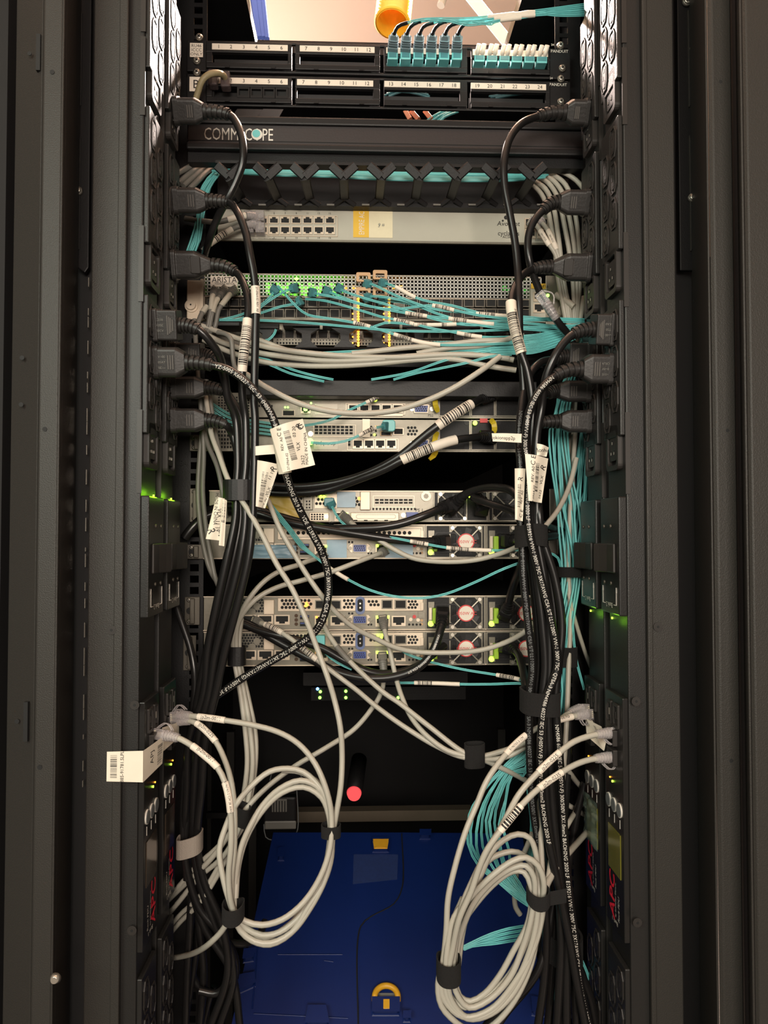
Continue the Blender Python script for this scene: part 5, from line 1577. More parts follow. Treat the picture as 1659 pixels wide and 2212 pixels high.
pcord('black cord running left from the supply of the lower middle server', [(958, 1170, .95), (940, 1171, .93), (900, 1169, .925), (850, 1165, .92), (775, 1154, .92), (698, 1142, .925), (640, 1132, .93), (598, 1122, .935), (552, 1108, .94), (500, 1104, .95), (450, 1114, .96), (420, 1135, .962), (398, 1160, .963)], .0054, plug=True)
pcord('black cord crossing from the upper middle supply to the left', [(972, 1090, .945), (955, 1098, .925), (920, 1112, .915), (870, 1130, .915), (820, 1139, .915), (760, 1142, .92), (700, 1140, .93), (600, 1115, .94), (545, 1098, .945), (490, 1094, .952), (440, 1104, .96)], .0054, plug=True)
pcord('black cord arching up from the fan of the upper middle server to the right bundle', [(978, 1096, .945), (990, 1082, .925), (1008, 1066, .915), (1040, 1056, .90), (1080, 1054, .87), (1108, 1062, .85), (1128, 1090, .84), (1140, 1140, .83)], .0050, plug=True)
pcord('black cord plugged beside the green light of the upper middle server', [(1040, 1100, .950), (1040, 1084, .93), (1030, 1070, .92), (1022, 1075, .905), (1040, 1082, .89), (1085, 1096, .87), (1125, 1110, .85), (1190, 1140, .90), (1225, 1150, .93)], .0046, plug=True)
pcord('black cord from the right supply of the lower middle server into the hook-and-loop band', [(1098, 1168, .95), (1115, 1168, .92), (1145, 1160, .88), (1190, 1158, .90), (1228, 1150, .93)], .0056, plug=True)
pcord('black cord dropping from the supply of the upper bottom server and looping left', [(956, 1326, .950), (955, 1345, .925), (948, 1372, .915), (938, 1400, .912), (918, 1430, .91), (885, 1452, .91), (840, 1464, .912), (780, 1464, .915), (730, 1452, .92), (680, 1428, .925), (630, 1402, .93), (580, 1374, .935), (540, 1350, .94), (500, 1335, .945)], .0054, plug=True, text='VW-1 300V 75C 3X17AWG CSA S/T', t0=.045, tsize=.004)
pcord('black cord curving up from the right supply of the upper bottom server', [(1092, 1326, .950), (1098, 1310, .925), (1103, 1285, .91), (1112, 1255, .89), (1124, 1225, .86), (1134, 1190, .84)], .0050, plug=True)
pcord('black cord dropping from the right supply of the lowest server', [(1094, 1398, .950), (1108, 1402, .925), (1120, 1415, .905), (1128, 1440, .88), (1134, 1475, .85), (1142, 1520, .83), (1150, 1600, .835), (1160, 1700, .84), (1185, 1850, .85), (1200, 1950, .85), (1180, 2060, .85), (1140, 2130, .85), (1090, 2190, .85), (1060, 2240, .85)], .0050, plug=True)
pcord('black cord sloping across the lower left of the bottom servers', [(518, 1345, .94), (560, 1362, .935), (610, 1375, .93), (660, 1388, .928), (700, 1402, .925), (750, 1430, .92), (800, 1452, .92), (850, 1455, .925), (900, 1440, .93), (945, 1405, .945), (960, 1395, .955)], .0052)
pcord('thin black cord leaving the left rear strip toward the lower bundle', [(382, 1312, .90), (395, 1350, .895), (410, 1395, .89), (419, 1440, .885), (421, 1490, .885), (414, 1560, .885), (400, 1680, .885), (396, 1800, .885), (404, 1900, .885)], .0045)
pcord('short black plug lead by the rails left of the middle servers', [(398, 1162, .94), (415, 1140, .94), (440, 1118, .945), (470, 1106, .95)], .0060)
# dim coil of cords at the lower left
for i, (lab, pts) in enumerate((('dim black cord making the larger round loop at the lower left', [(440, 1985, .92), (480, 2020, .92), (508, 2070, .92), (505, 2120, .92), (470, 2146, .92), (435, 2135, .92), (415, 2105, .92), (408, 2050, .925), (415, 1960, .93)]),
                                ('dim black cord looping toward the blue tote at the lower left', [(450, 1990, .93), (490, 2032, .93), (530, 2038, .94), (560, 2020, .96), (572, 1990, .98)]),
                                ('thin dark cable hanging straight down at the lower left', [(428, 1990, .91), (424, 2060, .91), (412, 2140, .91), (398, 2230, .91)]),
                                ('dim dark lead beside the outlets at the bottom left', [(462, 2130, .93), (450, 2170, .93), (436, 2230, .93)]))):
    pcord(lab, pts, .0034 if i > 1 else .0046)
# extra black bits at the lower right
for lab, pts in (('black cord crossing the lower coil of grey cables toward the bottom', [(1196, 1950, .82), (1180, 2030, .815), (1165, 2090, .81), (1130, 2140, .81), (1080, 2180, .815), (1040, 2230, .82)]),
                 ('black cord bowing out beside the right outlets near the bottom', [(1240, 2050, .85), (1255, 2100, .85), (1275, 2150, .85), (1290, 2220, .85)]),
                 ('black cord slanting behind the right displays with glossy highlight', [(1264, 1690, .90), (1248, 1750, .90), (1236, 1820, .90), (1226, 1900, .90), (1230, 1990, .90)]),
                 ('rear black cord of the lower right bundle', [(1232, 1540, .88), (1224, 1700, .88), (1214, 1850, .88), (1224, 1980, .88), (1216, 2100, .88), (1226, 2230, .88)]),
                 ('second rear black cord of the lower right bundle', [(1176, 1540, .88), (1190, 1700, .885), (1200, 1850, .885), (1196, 1980, .885), (1200, 2100, .885), (1212, 2230, .885)])):
    pcord(lab, pts, .0046)

# ------------------------------------------------------------------ bands round the bundles
def band(label, px0, px1, py0, py1, Yc, d=.016, m=None, curve=0.0, tilt=0.0, name='hook_and_loop_band', tail=None):
    """flattened ring of strap wrapped round a bundle"""
    c = P((px0 + px1) / 2, (py0 + py1) / 2, Yc); s_ = Yc / F
    w = (px1 - px0) / 2 * s_; h = (py1 - py0) / 2 * s_
    n = 28; vo = []; mb = MB(); rings = []
    for i in range(n):
        a = 2 * math.pi * i / n
        ca, sa = math.cos(a), math.sin(a)
        x = w * abs(ca) ** .75 * (1 if ca > 0 else -1); y = -d * abs(sa) ** .8 * (1 if sa > 0 else -1)
        zc = curve * (x / w) ** 2 + tilt * x
        for (f, hh) in ((1.0, -h), (1.0, h), (.90, h), (.90, -h)):
            vo.append(c + V((x * f, y * f, zc + hh)))
    fs = []
    for i in range(n):
        j = (i + 1) % n
        for k in range(4): fs.append((i * 4 + k, j * 4 + k, j * 4 + (k + 1) % 4, i * 4 + (k + 1) % 4))
    mb.add(vo, fs, False)
    if tail:
        t0 = c + V((w * .8, -d * .5, curve * .7 + tilt * w)); t1 = t0 + V((tail, -.002, .004))
        mb.add([t0 + V((0, 0, -h)), t0 + V((0, 0, h)), t1 + V((0, 0, h)), t1 + V((0, 0, -h))], [(0, 1, 2, 3)])
    return mb.build(name, m or M_velc, label=label, cat='cable tie')


band('wide black hook-and-loop band round the right cords beside the middle servers', 1113, 1181, 1131, 1178, .81, .021, curve=-.003)
band('black hook-and-loop band round the right cords just above the dark gap', 1124, 1208, 1490, 1538, .81, .024, curve=.0, tilt=-.05)
band('large black hook-and-loop band low on the right cords', 1150, 1256, 2012, 2068, .845, .026, curve=.008, tilt=-.35)
band('black hook-and-loop band round three grey cables in the dark middle', 1003, 1047, 1606, 1655, .86, .010, tilt=.05)
band('black hook-and-loop band with a loose tail on the right grey coil', 1138, 1186, 1926, 1956, .77, .014, curve=.004, tail=.018)
band('small black hook-and-loop band on the left foot of the right grey coil', 943, 995, 2072, 2116, .775, .016, curve=.002)
band('black hook-and-loop band low round the left grey coil', 481, 527, 1955, 1988, .775, .015, curve=.003)
band('small black hook-and-loop band on the right shoulder of the left grey coil', 694, 736, 1781, 1806, .80, .010)
band('plain black wrap round the left cord bundle', 483, 556, 1038, 1082, .845, .020, m=M_blk2)
band('ribbed grey hook-and-loop band round the lower left cords', 383, 437, 1802, 1842, .875, .016, m=M_velg, tilt=.25)
band('black wrap round four thin grey cables left of the bottom servers', 493, 531, 1396, 1436, .90, .010, m=M_blk2)
band('slanted black hook-and-loop wrap behind the left grey coil', 506, 541, 1740, 1780, .86, .012, tilt=-.4)
band('dark strap round the aqua bundle beside the middle servers', 1203, 1262, 1224, 1246, .905, .016)
band('dark strap round the aqua bundle beside the bottom servers', 1199, 1246, 1396, 1438, .905, .014)
# ------------------------------------------------------------------ grey network cables
RG = .0031


def jack_plug(o, pa, m=None, boot=None, L=.019, at_end=False, latch=True):
    """modular plug with ribbed boot at the start of a cable"""
    if at_end: pa = Path([p for p in reversed(pa.p)], .5)
    b = MB(); pa.sweep(b, [(.0, .0040, .0058), (L * .62, .0040, .0058), (L * .66, .0034, .0050)], rf=.15)
    bo = b.build('plug', m or M_clear, o, bevel=.0004)
    r = MB(); pa.tube(r, lambda q: .0056 - .0012 * (q - L * .6) / L, L * .6, L * 1.55, seg=12, step=.002)
    for k in range(5): pa.tube(r, .0062 - .0003 * k, L * .72 + k * L * .16, L * .79 + k * L * .16, seg=12)
    r.build('boot', boot or m or M_clear, o)
    if latch:
        pt, T, N, B = pa.fr(.001); l = MB()
        Path([pt + B * .006, pt + T * .008 + B * .012, pt + T * .014 + B * .011, pt + T * .020 + B * .006], .004).tube(l, .0008, seg=6)
        Path([pt + B * .006 - N * .003, pt + T * .008 + B * .012 - N * .003, pt + T * .014 + B * .011 - N * .003, pt + T * .020 + B * .006 - N * .003], .004).tube(l, .0008, seg=6)
        l.build('latch', m or M_clear, o)
    pn = MB()
    for k in range(4):
        pt, T, N, B = pa.fr(.003); pn.box(pt + N * .0041 + B * (k - 1.5) * .002 - V((.001, .0002, .0003)), pt + N * .0041 + B * (k - 1.5) * .002 + V((.001, .0002, .0003)))
    pn.build('contacts', M_cream, bo)


def grey(label, pts, r=RG, m=None, **kw):
    return cable('network_cable', pts, r, m or M_grey, label, 'network cable', **kw)


# left near/rear strip plugs
o, pa = grey('grey cable marked jp2m-0011, right one of two from the rear left strip', [(372, 1549, .855), (398, 1546, .845), (428, 1548, .835), (486, 1556, .83), (545, 1566, .825), (600, 1581, .82), (645, 1607, .81), (681, 1650, .80), (706, 1710, .795), (716, 1765, .795), (713, 1830, .79), (693, 1892, .785), (655, 1950, .78), (610, 1986, .775), (566, 1998, .775), (530, 1990, .775), (508, 1972, .775), (497, 1920, .78), (501, 1880, .79)])
jack_plug(o, pa); sleeve(o, pa, (428, 1548), (484, 1556), RG, text='jp2m-0011', tsize=.0052, ang=.1)
o, pa = grey('grey cable with printed wrap, left one of two from the rear left strip', [(372, 1558, .857), (398, 1556, .845), (424, 1562, .835), (444, 1578, .83), (466, 1602, .825), (484, 1638, .815), (498, 1681, .805), (506, 1740, .795), (506, 1830, .785), (500, 1900, .778), (503, 1968, .775), (520, 2010, .775), (550, 2033, .775), (585, 2037, .775), (630, 2014, .78), (670, 1962, .785), (702, 1900, .79), (716, 1840, .795), (718, 1790, .80), (712, 1735, .805), (690, 1695, .81), (650, 1668, .815), (610, 1664, .82)])
jack_plug(o, pa); sleeve(o, pa, (426, 1563), (466, 1602), RG, text='jp2m-0225', tsize=.0050, ang=.3)
o, pa = grey('pale grey cable from the near left strip with two white wraps', [(334, 1585, .795), (352, 1588, .79), (384, 1594, .785), (415, 1611, .78), (444, 1634, .775), (470, 1658, .77), (486, 1690, .765), (494, 1722, .76), (499, 1770, .76), (499, 1830, .76), (494, 1890, .765), (498, 1945, .77), (508, 1975, .775), (535, 2010, .78), (575, 2024, .78), (625, 1998, .785), (668, 1945, .79), (700, 1880, .795), (712, 1820, .80), (712, 1770, .80), (694, 1722, .80), (655, 1700, .80), (610, 1712, .80), (570, 1748, .80), (534, 1806, .795), (515, 1870, .79), (509, 1940, .78)])
jack_plug(o, pa); sleeve(o, pa, (417, 1612), (468, 1655), RG, text='jp2m-0011', tsize=.0052, ang=.5); sleeve(o, pa, (488, 1692), (497, 1750), RG, text='E196763-2 CM 28 AWG', tsize=.0030, ang=.1)
for i, (lab, pts) in enumerate((
    ('outermost strand of the left grey coil', [(502, 1966, .775), (484, 1905, .78), (474, 1835, .785), (488, 1785, .79), (510, 1738, .795), (546, 1695, .80), (582, 1667, .805), (621, 1660, .805), (655, 1667, .805), (688, 1697, .80), (708, 1736, .80), (716, 1790, .80), (716, 1850, .795), (700, 1905, .79), (668, 1955, .785), (629, 2015, .78), (584, 2040, .775), (545, 2032, .775), (520, 2011, .775), (507, 1985, .775)]),
    ('middle strand of the left grey coil', [(505, 1966, .778), (509, 1898, .785), (521, 1830, .79), (545, 1776, .795), (567, 1740, .80), (604, 1704, .80), (648, 1686, .80), (684, 1698, .80), (708, 1736, .80), (717, 1796, .80), (709, 1850, .795), (688, 1912, .79), (650, 1975, .785), (605, 2013, .78), (565, 2020, .778), (532, 2005, .777), (514, 1985, .777)]))):
    grey(lab, pts)
grey('grey cable with a grey and white printed joint, down to the left coil', [(440, 830, .90), (448, 880, .89), (456, 935, .87), (474, 985, .855), (495, 1040, .84), (532, 1096, .83), (565, 1153, .825), (598, 1219, .82), (631, 1272, .82), (661, 1338, .815), (684, 1398, .815), (708, 1464, .81), (722, 1510, .81), (735, 1570, .805), (739, 1630, .805), (736, 1700, .80), (726, 1760, .80), (719, 1800, .80), (712, 1860, .80)])
for o_ in COL.objects:
    if o_.get('label', '').startswith('grey cable with a grey and white printed joint'): o_['label'] = 'grey cable slanting from the left strips across all servers to the left coil'
o, pa = grey('grey cable from behind the white flags swinging right under the bottom supplies', [(578, 1078, .87), (590, 1108, .865), (608, 1149, .86), (641, 1206, .86), (665, 1245, .86), (691, 1282, .86), (721, 1318, .87), (764, 1355, .88), (807, 1377, .89), (850, 1397, .895), (890, 1407, .90), (963, 1410, .90), (1035, 1405, .89), (1089, 1389, .88), (1133, 1365, .86), (1160, 1340, .86)])
o, pa = grey('grey cable from the upper middle server sagging under the lower middle supplies', [(738, 1112, .955), (757, 1127, .94), (774, 1142, .93), (817, 1166, .92), (850, 1186, .915), (890, 1205, .91), (945, 1213, .90), (1017, 1211, .89), (1071, 1199, .88), (1118, 1181, .86), (1150, 1163, .85), (1176, 1138, .86), (1201, 1108, .87), (1220, 1074, .88), (1233, 1040, .89), (1245, 990, .90)])
jack_plug(o, pa, M_greyd, M_greyd, latch=False, L=.014)
o, pa = grey('grey cable arcing down left from the jack of the lower middle server', [(700, 1196, .955), (682, 1207, .93), (665, 1212, .92), (640, 1222, .915), (615, 1229, .91), (575, 1252, .905), (539, 1292, .90), (515, 1338, .90), (504, 1380, .90), (507, 1430, .90), (520, 1500, .895), (530, 1580, .89), (534, 1650, .885), (526, 1720, .88), (516, 1770, .875), (480, 1820, .87), (423, 1872, .89), (385, 1916, .91), (366, 1934, .94)])
jack_plug(o, pa, M_greyd, M_greyd, latch=False, L=.014)
o, pa = grey('grey cable from right of the lower middle video port curving down left', [(832, 1190, .955), (817, 1197, .93), (790, 1207, .92), (764, 1217, .915), (714, 1236, .91), (648, 1255, .905), (598, 1269, .905), (552, 1295, .90), (516, 1342, .90), (510, 1390, .90), (514, 1430, .90), (528, 1500, .895), (541, 1580, .89), (546, 1650, .885), (538, 1720, .88), (526, 1765, .875), (490, 1840, .87), (430, 1895, .89), (388, 1946, .91), (366, 1972, .94)])
jack_plug(o, pa, M_greyd, M_greyd, latch=False, L=.014)
for i, dx in enumerate((8, -4)):
    grey(('right' if i == 0 else 'left') + ' one of two thin grey cables rising inside the left wrap', [(514 + dx, 1335, .905), (509 + dx, 1380, .905), (513 + dx, 1440, .905), (526 + dx * 1.4, 1510, .90), (538 + dx * 1.8, 1590, .895), (540 + dx * 1.4, 1660, .89), (532 + dx, 1730, .885), (520 + dx, 1780, .88), (495, 1830 + 12 * i, .88), (440, 1925 + 14 * i, .885), (390, 1975 + 16 * i, .915), (364, 2005 + 16 * i, .945)], .0029)
grey('grey cable looping low at the left edge under the coil', [(500, 1975, .80), (480, 2010, .81), (455, 2036, .82), (423, 2057, .86), (392, 2066, .90), (364, 2070, .94)])
o, pa = grey('grey cable with two striped wraps sloping right below the bottom servers', [(548, 1340, .955), (565, 1346, .94), (590, 1356, .93), (620, 1374, .92), (648, 1395, .915), (684, 1425, .91), (731, 1461, .905), (771, 1491, .90), (810, 1524, .89), (872, 1569, .88), (945, 1613, .87), (1003, 1636, .86), (1045, 1633, .86), (1080, 1624, .86), (1116, 1612, .855), (1150, 1596, .85)])
sleeve(o, pa, (573, 1350), (606, 1366), RG, code=(.1, .8, 1)); sleeve(o, pa, (652, 1398), (686, 1426), RG, code=(.15, .8, 1)); jack_plug(o, pa, M_greyd, M_greyd, latch=False, L=.012)
o, pa = grey('grey cable from under the cord crossing of the bottom servers to the dark middle', [(696, 1340, .955), (704, 1360, .93), (716, 1380, .92), (735, 1406, .91), (771, 1444, .90), (830, 1497, .89), (860, 1517, .885), (927, 1569, .87), (1003, 1626, .86), (1046, 1642, .86), (1075, 1655, .865), (1110, 1672, .87), (1150, 1694, .875), (1205, 1726, .90), (1284, 1772, .94)])
sleeve(o, pa, (728, 1398), (752, 1424), RG, m=M_greyd)
o, pa = grey('grey cable dropping from the jack of the upper bottom server to the banded trio', [(827, 1334, .955), (829, 1350, .94), (833, 1372, .93), (842, 1405, .925), (852, 1450, .92), (866, 1500, .90), (890, 1552, .885), (925, 1592, .87), (968, 1622, .862), (1003, 1632, .86), (1045, 1640, .86), (1090, 1636, .86), (1128, 1618, .86), (1160, 1590, .86)])
jack_plug(o, pa, M_greyd, M_greyd, latch=False, L=.016)
o, pa = grey('grey cable hanging from the jack of the lowest server, winding down left', [(826, 1412, .955), (827, 1432, .945), (829, 1460, .94), (824, 1495, .93), (800, 1535, .92), (763, 1577, .91), (708, 1613, .90), (636, 1656, .89), (575, 1702, .88), (531, 1748, .87), (500, 1795, .87), (462, 1848, .87), (410, 1900, .895), (385, 1924, .915), (364, 1944, .945)])
jack_plug(o, pa, M_greyd, M_greyd, latch=False, L=.016)
o, pa = grey('long pale grey cable swooping from the upper right over the first servers', [(520, 800, .88), (553, 823, .875), (600, 850, .87), (650, 873, .865), (710, 888, .86), (780, 893, .86), (850, 887, .86), (920, 866, .855), (980, 838, .85), (1040, 800, .85), (1080, 770, .86)], .0034)

# right strip plugs
o, pa = grey('grey cable from the rear right strip with wraps, front of two', [(1275, 1543, .85), (1262, 1543, .84), (1236, 1548, .83), (1180, 1564, .82), (1136, 1588, .81), (1093, 1629, .80), (1053, 1684, .79), (1029, 1740, .785), (1005, 1798, .78), (984, 1868, .775), (968, 1940, .772), (964, 2010, .772), (957, 2075, .775), (946, 2126, .775), (953, 2172, .775), (985, 2208, .775), (1040, 2240, .78)])
jack_plug(o, pa); sleeve(o, pa, (1234, 1549), (1182, 1564), RG, text='jp2m-0090', tsize=.0052, ang=-.4, rev=True); sleeve(o, pa, (1134, 1590), (1096, 1628), RG, text='E196763-2 CM', tsize=.0034, ang=0, rev=True)
o, pa = grey('grey cable from the rear right strip passing straight down, back one of two', [(1268, 1532, .86), (1250, 1532, .85), (1222, 1545, .845), (1198, 1569, .84), (1183, 1613, .835), (1170, 1667, .83), (1166, 1739, .82), (1169, 1830, .80), (1171, 1900, .785), (1168, 1950, .775), (1158, 2020, .775), (1140, 2085, .775), (1105, 2150, .775), (1060, 2190, .775), (1010, 2200, .775), (972, 2168, .775), (961, 2126, .775), (963, 2070, .775), (975, 2000, .775), (1000, 1940, .775)])
jack_plug(o, pa); sleeve(o, pa, (1190, 1588), (1171, 1660), RG, text='jp2m-0226', tsize=.0050, ang=.1, rev=True)
o, pa = grey('grey cable from the upper near right network port, wrap marked jp2m-0225', [(1338, 1581, .79), (1320, 1583, .785), (1281, 1588, .78), (1240, 1602, .775), (1209, 1625, .77), (1163, 1668, .765), (1121, 1716, .76), (1089, 1775, .76), (1053, 1838, .76), (1020, 1904, .762), (997, 1960, .765), (985, 2030, .77), (979, 2090, .775), (984, 2140, .775), (1012, 2176, .775), (1055, 2160, .775), (1102, 2110, .775), (1128, 2050, .775), (1146, 1990, .772), (1154, 1940, .77)])
jack_plug(o, pa); sleeve(o, pa, (1209, 1626), (1160, 1670), RG, text='jp2m-0225', tsize=.0052, ang=.1, rev=True)
o, pa = grey('grey cable from the lower near right network port with a barcode wrap', [(1336, 1635, .79), (1316, 1636, .785), (1274, 1641, .78), (1242, 1652, .775), (1214, 1668, .77), (1164, 1703, .762), (1126, 1740, .755), (1106, 1765, .752), (1081, 1795, .75), (1052, 1836, .75), (1036, 1872, .752), (1018, 1925, .755), (992, 1985, .76), (978, 2050, .768), (968, 2110, .772), (975, 2160, .775), (1010, 2198, .775), (1060, 2186, .775), (1110, 2128, .775), (1140, 2066, .775), (1158, 2000, .773), (1164, 1940, .77)])
jack_plug(o, pa); sleeve(o, pa, (1212, 1670), (1165, 1703), RG, text='jp2m-0235', tsize=.0052, ang=.1, rev=True); sleeve(o, pa, (1119, 1744), (1083, 1790), RG, code=(.1, .85, 1.5))
for lab, pts in (
    ('tallest arch at the top of the right grey coil', [(966, 2090, .78), (975, 2020, .78), (1000, 1960, .78), (1022, 1925, .78), (1039, 1890, .78), (1060, 1843, .78), (1089, 1814, .78), (1118, 1802, .78), (1144, 1810, .78), (1158, 1845, .78), (1162, 1890, .78), (1164, 1935, .775), (1162, 1990, .778), (1148, 2080, .778), (1112, 2160, .778), (1068, 2212, .778), (1020, 2240, .778)]),
    ('second arch at the top of the right grey coil', [(990, 2085, .79), (1000, 2010, .79), (1024, 1919, .79), (1053, 1861, .79), (1089, 1842, .79), (1118, 1841, .79), (1144, 1861, .79), (1153, 1900, .785), (1158, 1940, .778)]),
    ('third broad arch of the right grey coil', [(962, 2100, .77), (966, 2050, .77), (981, 1981, .77), (1017, 1937, .768), (1060, 1894, .765), (1107, 1860, .765), (1136, 1852, .765), (1162, 1869, .765), (1174, 1901, .766), (1174, 1935, .77), (1170, 1985, .775), (1152, 2050, .775), (1118, 2112, .775), (1060, 2180, .775), (1000, 2196, .775), (960, 2160, .775), (950, 2115, .775)]),
    ('fourth inner arch of the right grey coil', [(985, 2095, .785), (992, 2031, .785), (1024, 1950, .78), (1071, 1897, .775), (1111, 1873, .772), (1136, 1870, .77), (1153, 1894, .77), (1155, 1935, .772), (1148, 1990, .775), (1130, 2050, .778), (1100, 2106, .78), (1053, 2152, .78), (1005, 2176, .78), (972, 2150, .78), (970, 2110, .778)]),
    ('smallest inner arch of the right grey coil', [(988, 2080, .795), (998, 2000, .79), (1030, 1950, .785), (1072, 1905, .782), (1108, 1882, .78), (1132, 1884, .778), (1146, 1912, .776), (1148, 1950, .776), (1138, 2000, .778), (1108, 2056, .78), (1080, 2106, .78), (1046, 2147, .78), (1015, 2163, .78), (992, 2150, .78), (983, 2118, .78)])):
    grey(lab, pts)
grey('grey cable slanting from behind the filmed display into the right coil', [(1284, 1780, .93), (1268, 1797, .89), (1255, 1812, .865), (1230, 1840, .82), (1205, 1870, .80), (1180, 1914, .78), (1172, 1940, .775)], .0034)
o, pa = grey('grey cable falling vertically right of the cords into the coil', [(1246, 900, .93), (1238, 1000, .92), (1232, 1100, .91), (1228, 1230, .905), (1232, 1330, .90), (1228, 1450, .89), (1224, 1559, .875), (1217, 1667, .86), (1206, 1776, .83), (1190, 1860, .80), (1180, 1925, .78)])
grey('grey cable crossing low behind the right network cables to the strip', [(1206, 1636, .87), (1227, 1664, .875), (1248, 1692, .91), (1284, 1730, .94)])
o, pa = grey('printed grey cable rising to the lower edge of the filmed display', [(1216, 1800, .88), (1228, 1778, .88), (1246, 1750, .91), (1284, 1704, .94)])
grey('grey cable behind the aqua loops hooking under the right coil', [(1150, 1800, .86), (1138, 1830, .865), (1120, 1870, .87), (1112, 1920, .875), (1114, 1960, .88), (1124, 1976, .88)])
grey('thin grey lead from the aqua strap to the right strip', [(1224, 1250, .91), (1232, 1300, .90), (1248, 1360, .905), (1268, 1420, .92), (1286, 1460, .95)], .0026)

# grey bundles, upper right and left of the rails
for k, (lab, pts) in enumerate((
    ('grey cable at the outer edge of the upper right sheaf', [(1165, 368, .97), (1195, 378, .955), (1222, 400, .945), (1240, 450, .94), (1250, 520, .94), (1252, 620, .94), (1246, 700, .94), (1244, 760, .94), (1243, 860, .94), (1238, 940, .93)]),
    ('grey cable second from the edge of the upper right sheaf', [(1160, 374, .97), (1190, 386, .955), (1214, 415, .945), (1230, 470, .94), (1241, 540, .94), (1247, 640, .94), (1242, 700, .94), (1238, 800, .94), (1232, 930, .93)]),
    ('grey cable in the middle of the upper right sheaf', [(1155, 380, .97), (1184, 395, .955), (1206, 430, .945), (1220, 490, .94), (1232, 560, .94), (1240, 640, .94), (1238, 720, .94), (1230, 850, .93), (1222, 960, .93)]),
    ('grey cable inner of the upper right sheaf', [(1150, 388, .97), (1178, 408, .955), (1195, 445, .945), (1206, 510, .94), (1214, 580, .94), (1226, 660, .94), (1234, 720, .94)]),
    ('innermost grey cable of the upper right sheaf', [(1148, 396, .97), (1170, 420, .96), (1184, 455, .95), (1196, 520, .945), (1206, 600, .94), (1222, 690, .94)]),
    ('top grey cable entering behind the upper right plug', [(1180, 364, .96), (1215, 372, .95), (1245, 390, .945), (1262, 410, .94)]),
    ('lower grey cable leaning left to right near the right thumbscrew', [(1262, 640, .93), (1254, 690, .93), (1246, 740, .93)]))):
    grey(lab, pts, .0032)
for k, (x0, y0, x1, y1, x2, y2) in enumerate(((1155, 480, 1180, 520, 1206, 580), (1172, 480, 1194, 520, 1214, 590))):
    o, pa = grey(('left' if k == 0 else 'right') + ' one of two grey cables with white wraps from the console server jacks', [(x0 - 8, y0 - 2, .965), (x0, y0 + 2, .95), (x0 + 12, y0 + 18, .945), (x1, y1, .94), (x2 - 6, y2 - 30, .94), (x2, y2, .94), (x2 + 16, y2 + 80, .94), (x2 + 24, y2 + 140, .94)], .0030)
    jack_plug(o, pa, M_clear, M_clear, latch=False, L=.012); sleeve(o, pa, (x1 - 8, y1 - 20), (x1 + 8, y1 + 16), .0030, text='tpm-0025', tsize=.003)
# upper-left sheaf
for k, (lab, pts) in enumerate((
    ('grey cable topmost of the dim upper left sheaf', [(384, 374, .93), (400, 366, .94), (425, 352, .955), (445, 346, .97)]),
    ('grey cable second of the dim upper left sheaf', [(386, 396, .93), (404, 380, .94), (430, 362, .955), (452, 352, .97)]),
    ('grey cable third of the dim upper left sheaf', [(396, 402, .93), (412, 388, .94), (438, 366, .955), (462, 354, .97)]),
    ('grey cable lowest of the dim upper left sheaf', [(410, 408, .93), (426, 392, .94), (446, 372, .955), (470, 358, .97)]))):
    grey(lab, pts, .0036, M_greyd)
o, pa = grey('upper grey cable with a printed wrap reaching the console server from the left', [(560, 470, .965), (540, 466, .955), (520, 467, .95), (492, 475, .945), (470, 480, .945), (440, 478, .945), (400, 472, .95)], .0034, M_greyd)
sleeve(o, pa, (532, 465), (494, 474), .0034); jack_plug(o, pa, M_clear, M_clear, latch=False, L=.013)
o, pa = grey('lower grey cable with a barcode wrap reaching the console server from the left', [(560, 488, .965), (540, 485, .955), (512, 490, .95), (480, 508, .945), (452, 528, .94), (438, 542, .94)], .0034, M_greyd)
sleeve(o, pa, (502, 497), (455, 527), .0034, code=(.25, .75, 1)); jack_plug(o, pa, M_clear, M_clear, latch=False, L=.013)
for i, (px, py) in enumerate(((541, 474), (563, 474), (541, 500), (564, 500))):
    t = MB().rect(px - 10, py - 11, px + 10, py + 11, .972, 0, .014); o = t.build('jack_plug', M_clear, label='clear plug seated %s %s of a block of four in the console server' % (('upper', 'lower')[i // 2], ('left', 'right')[i % 2]), cat='connector', bevel=.001)
    MB().rect(px - 5, py - 8, px + 5, py - 2, .958, 0, .002).build('latch', M_clear, o)

# clear plug with boot by the right end of the switch
o, pa = grey('dark lead with a clear ribbed plug beside the green module light', [(1164, 634, .862), (1176, 650, .86), (1190, 671, .858), (1203, 692, .86), (1214, 708, .865), (1230, 724, .875)], .0044, M_cord)
jack_plug(o, pa, L=.024)
# Arista-side short plugs at the left of the switch
for i, (px, py, qx, qy, ex, ey) in enumerate(((466, 626, 458, 645, 452, 690), (487, 624, 465, 655, 455, 695), (508, 626, 492, 642, 468, 690))):
    lab = ('leftmost', 'middle', 'rightmost')[i] + ' of three grey leads with pale wraps at the left end of the switch'
    o, pa = grey(lab, [(px, py, .962), ((px + qx) / 2, (py + qy) / 2 - 2, .945), (qx, qy, .935), (ex + 4, ey - 20, .93), (ex, ey, .93), (ex - 5, ey + 20, .93), (ex - 20, ey + 30, .935)], .0030, M_greyd)
    sleeve(o, pa, (qx + 2, qy - 6), (qx - 6, qy + 24), .0030, m=M_beige); jack_plug(o, pa, M_greyd, M_greyd, latch=False, L=.016)
o, pa = grey('short grey lead with a pale wrap leaning over the cable guard', [(447, 662, .935), (437, 676, .93), (430, 692, .925), (424, 710, .92)], .0032, M_greyd); sleeve(o, pa, (446, 663), (436, 678), .0032, m=M_beige)

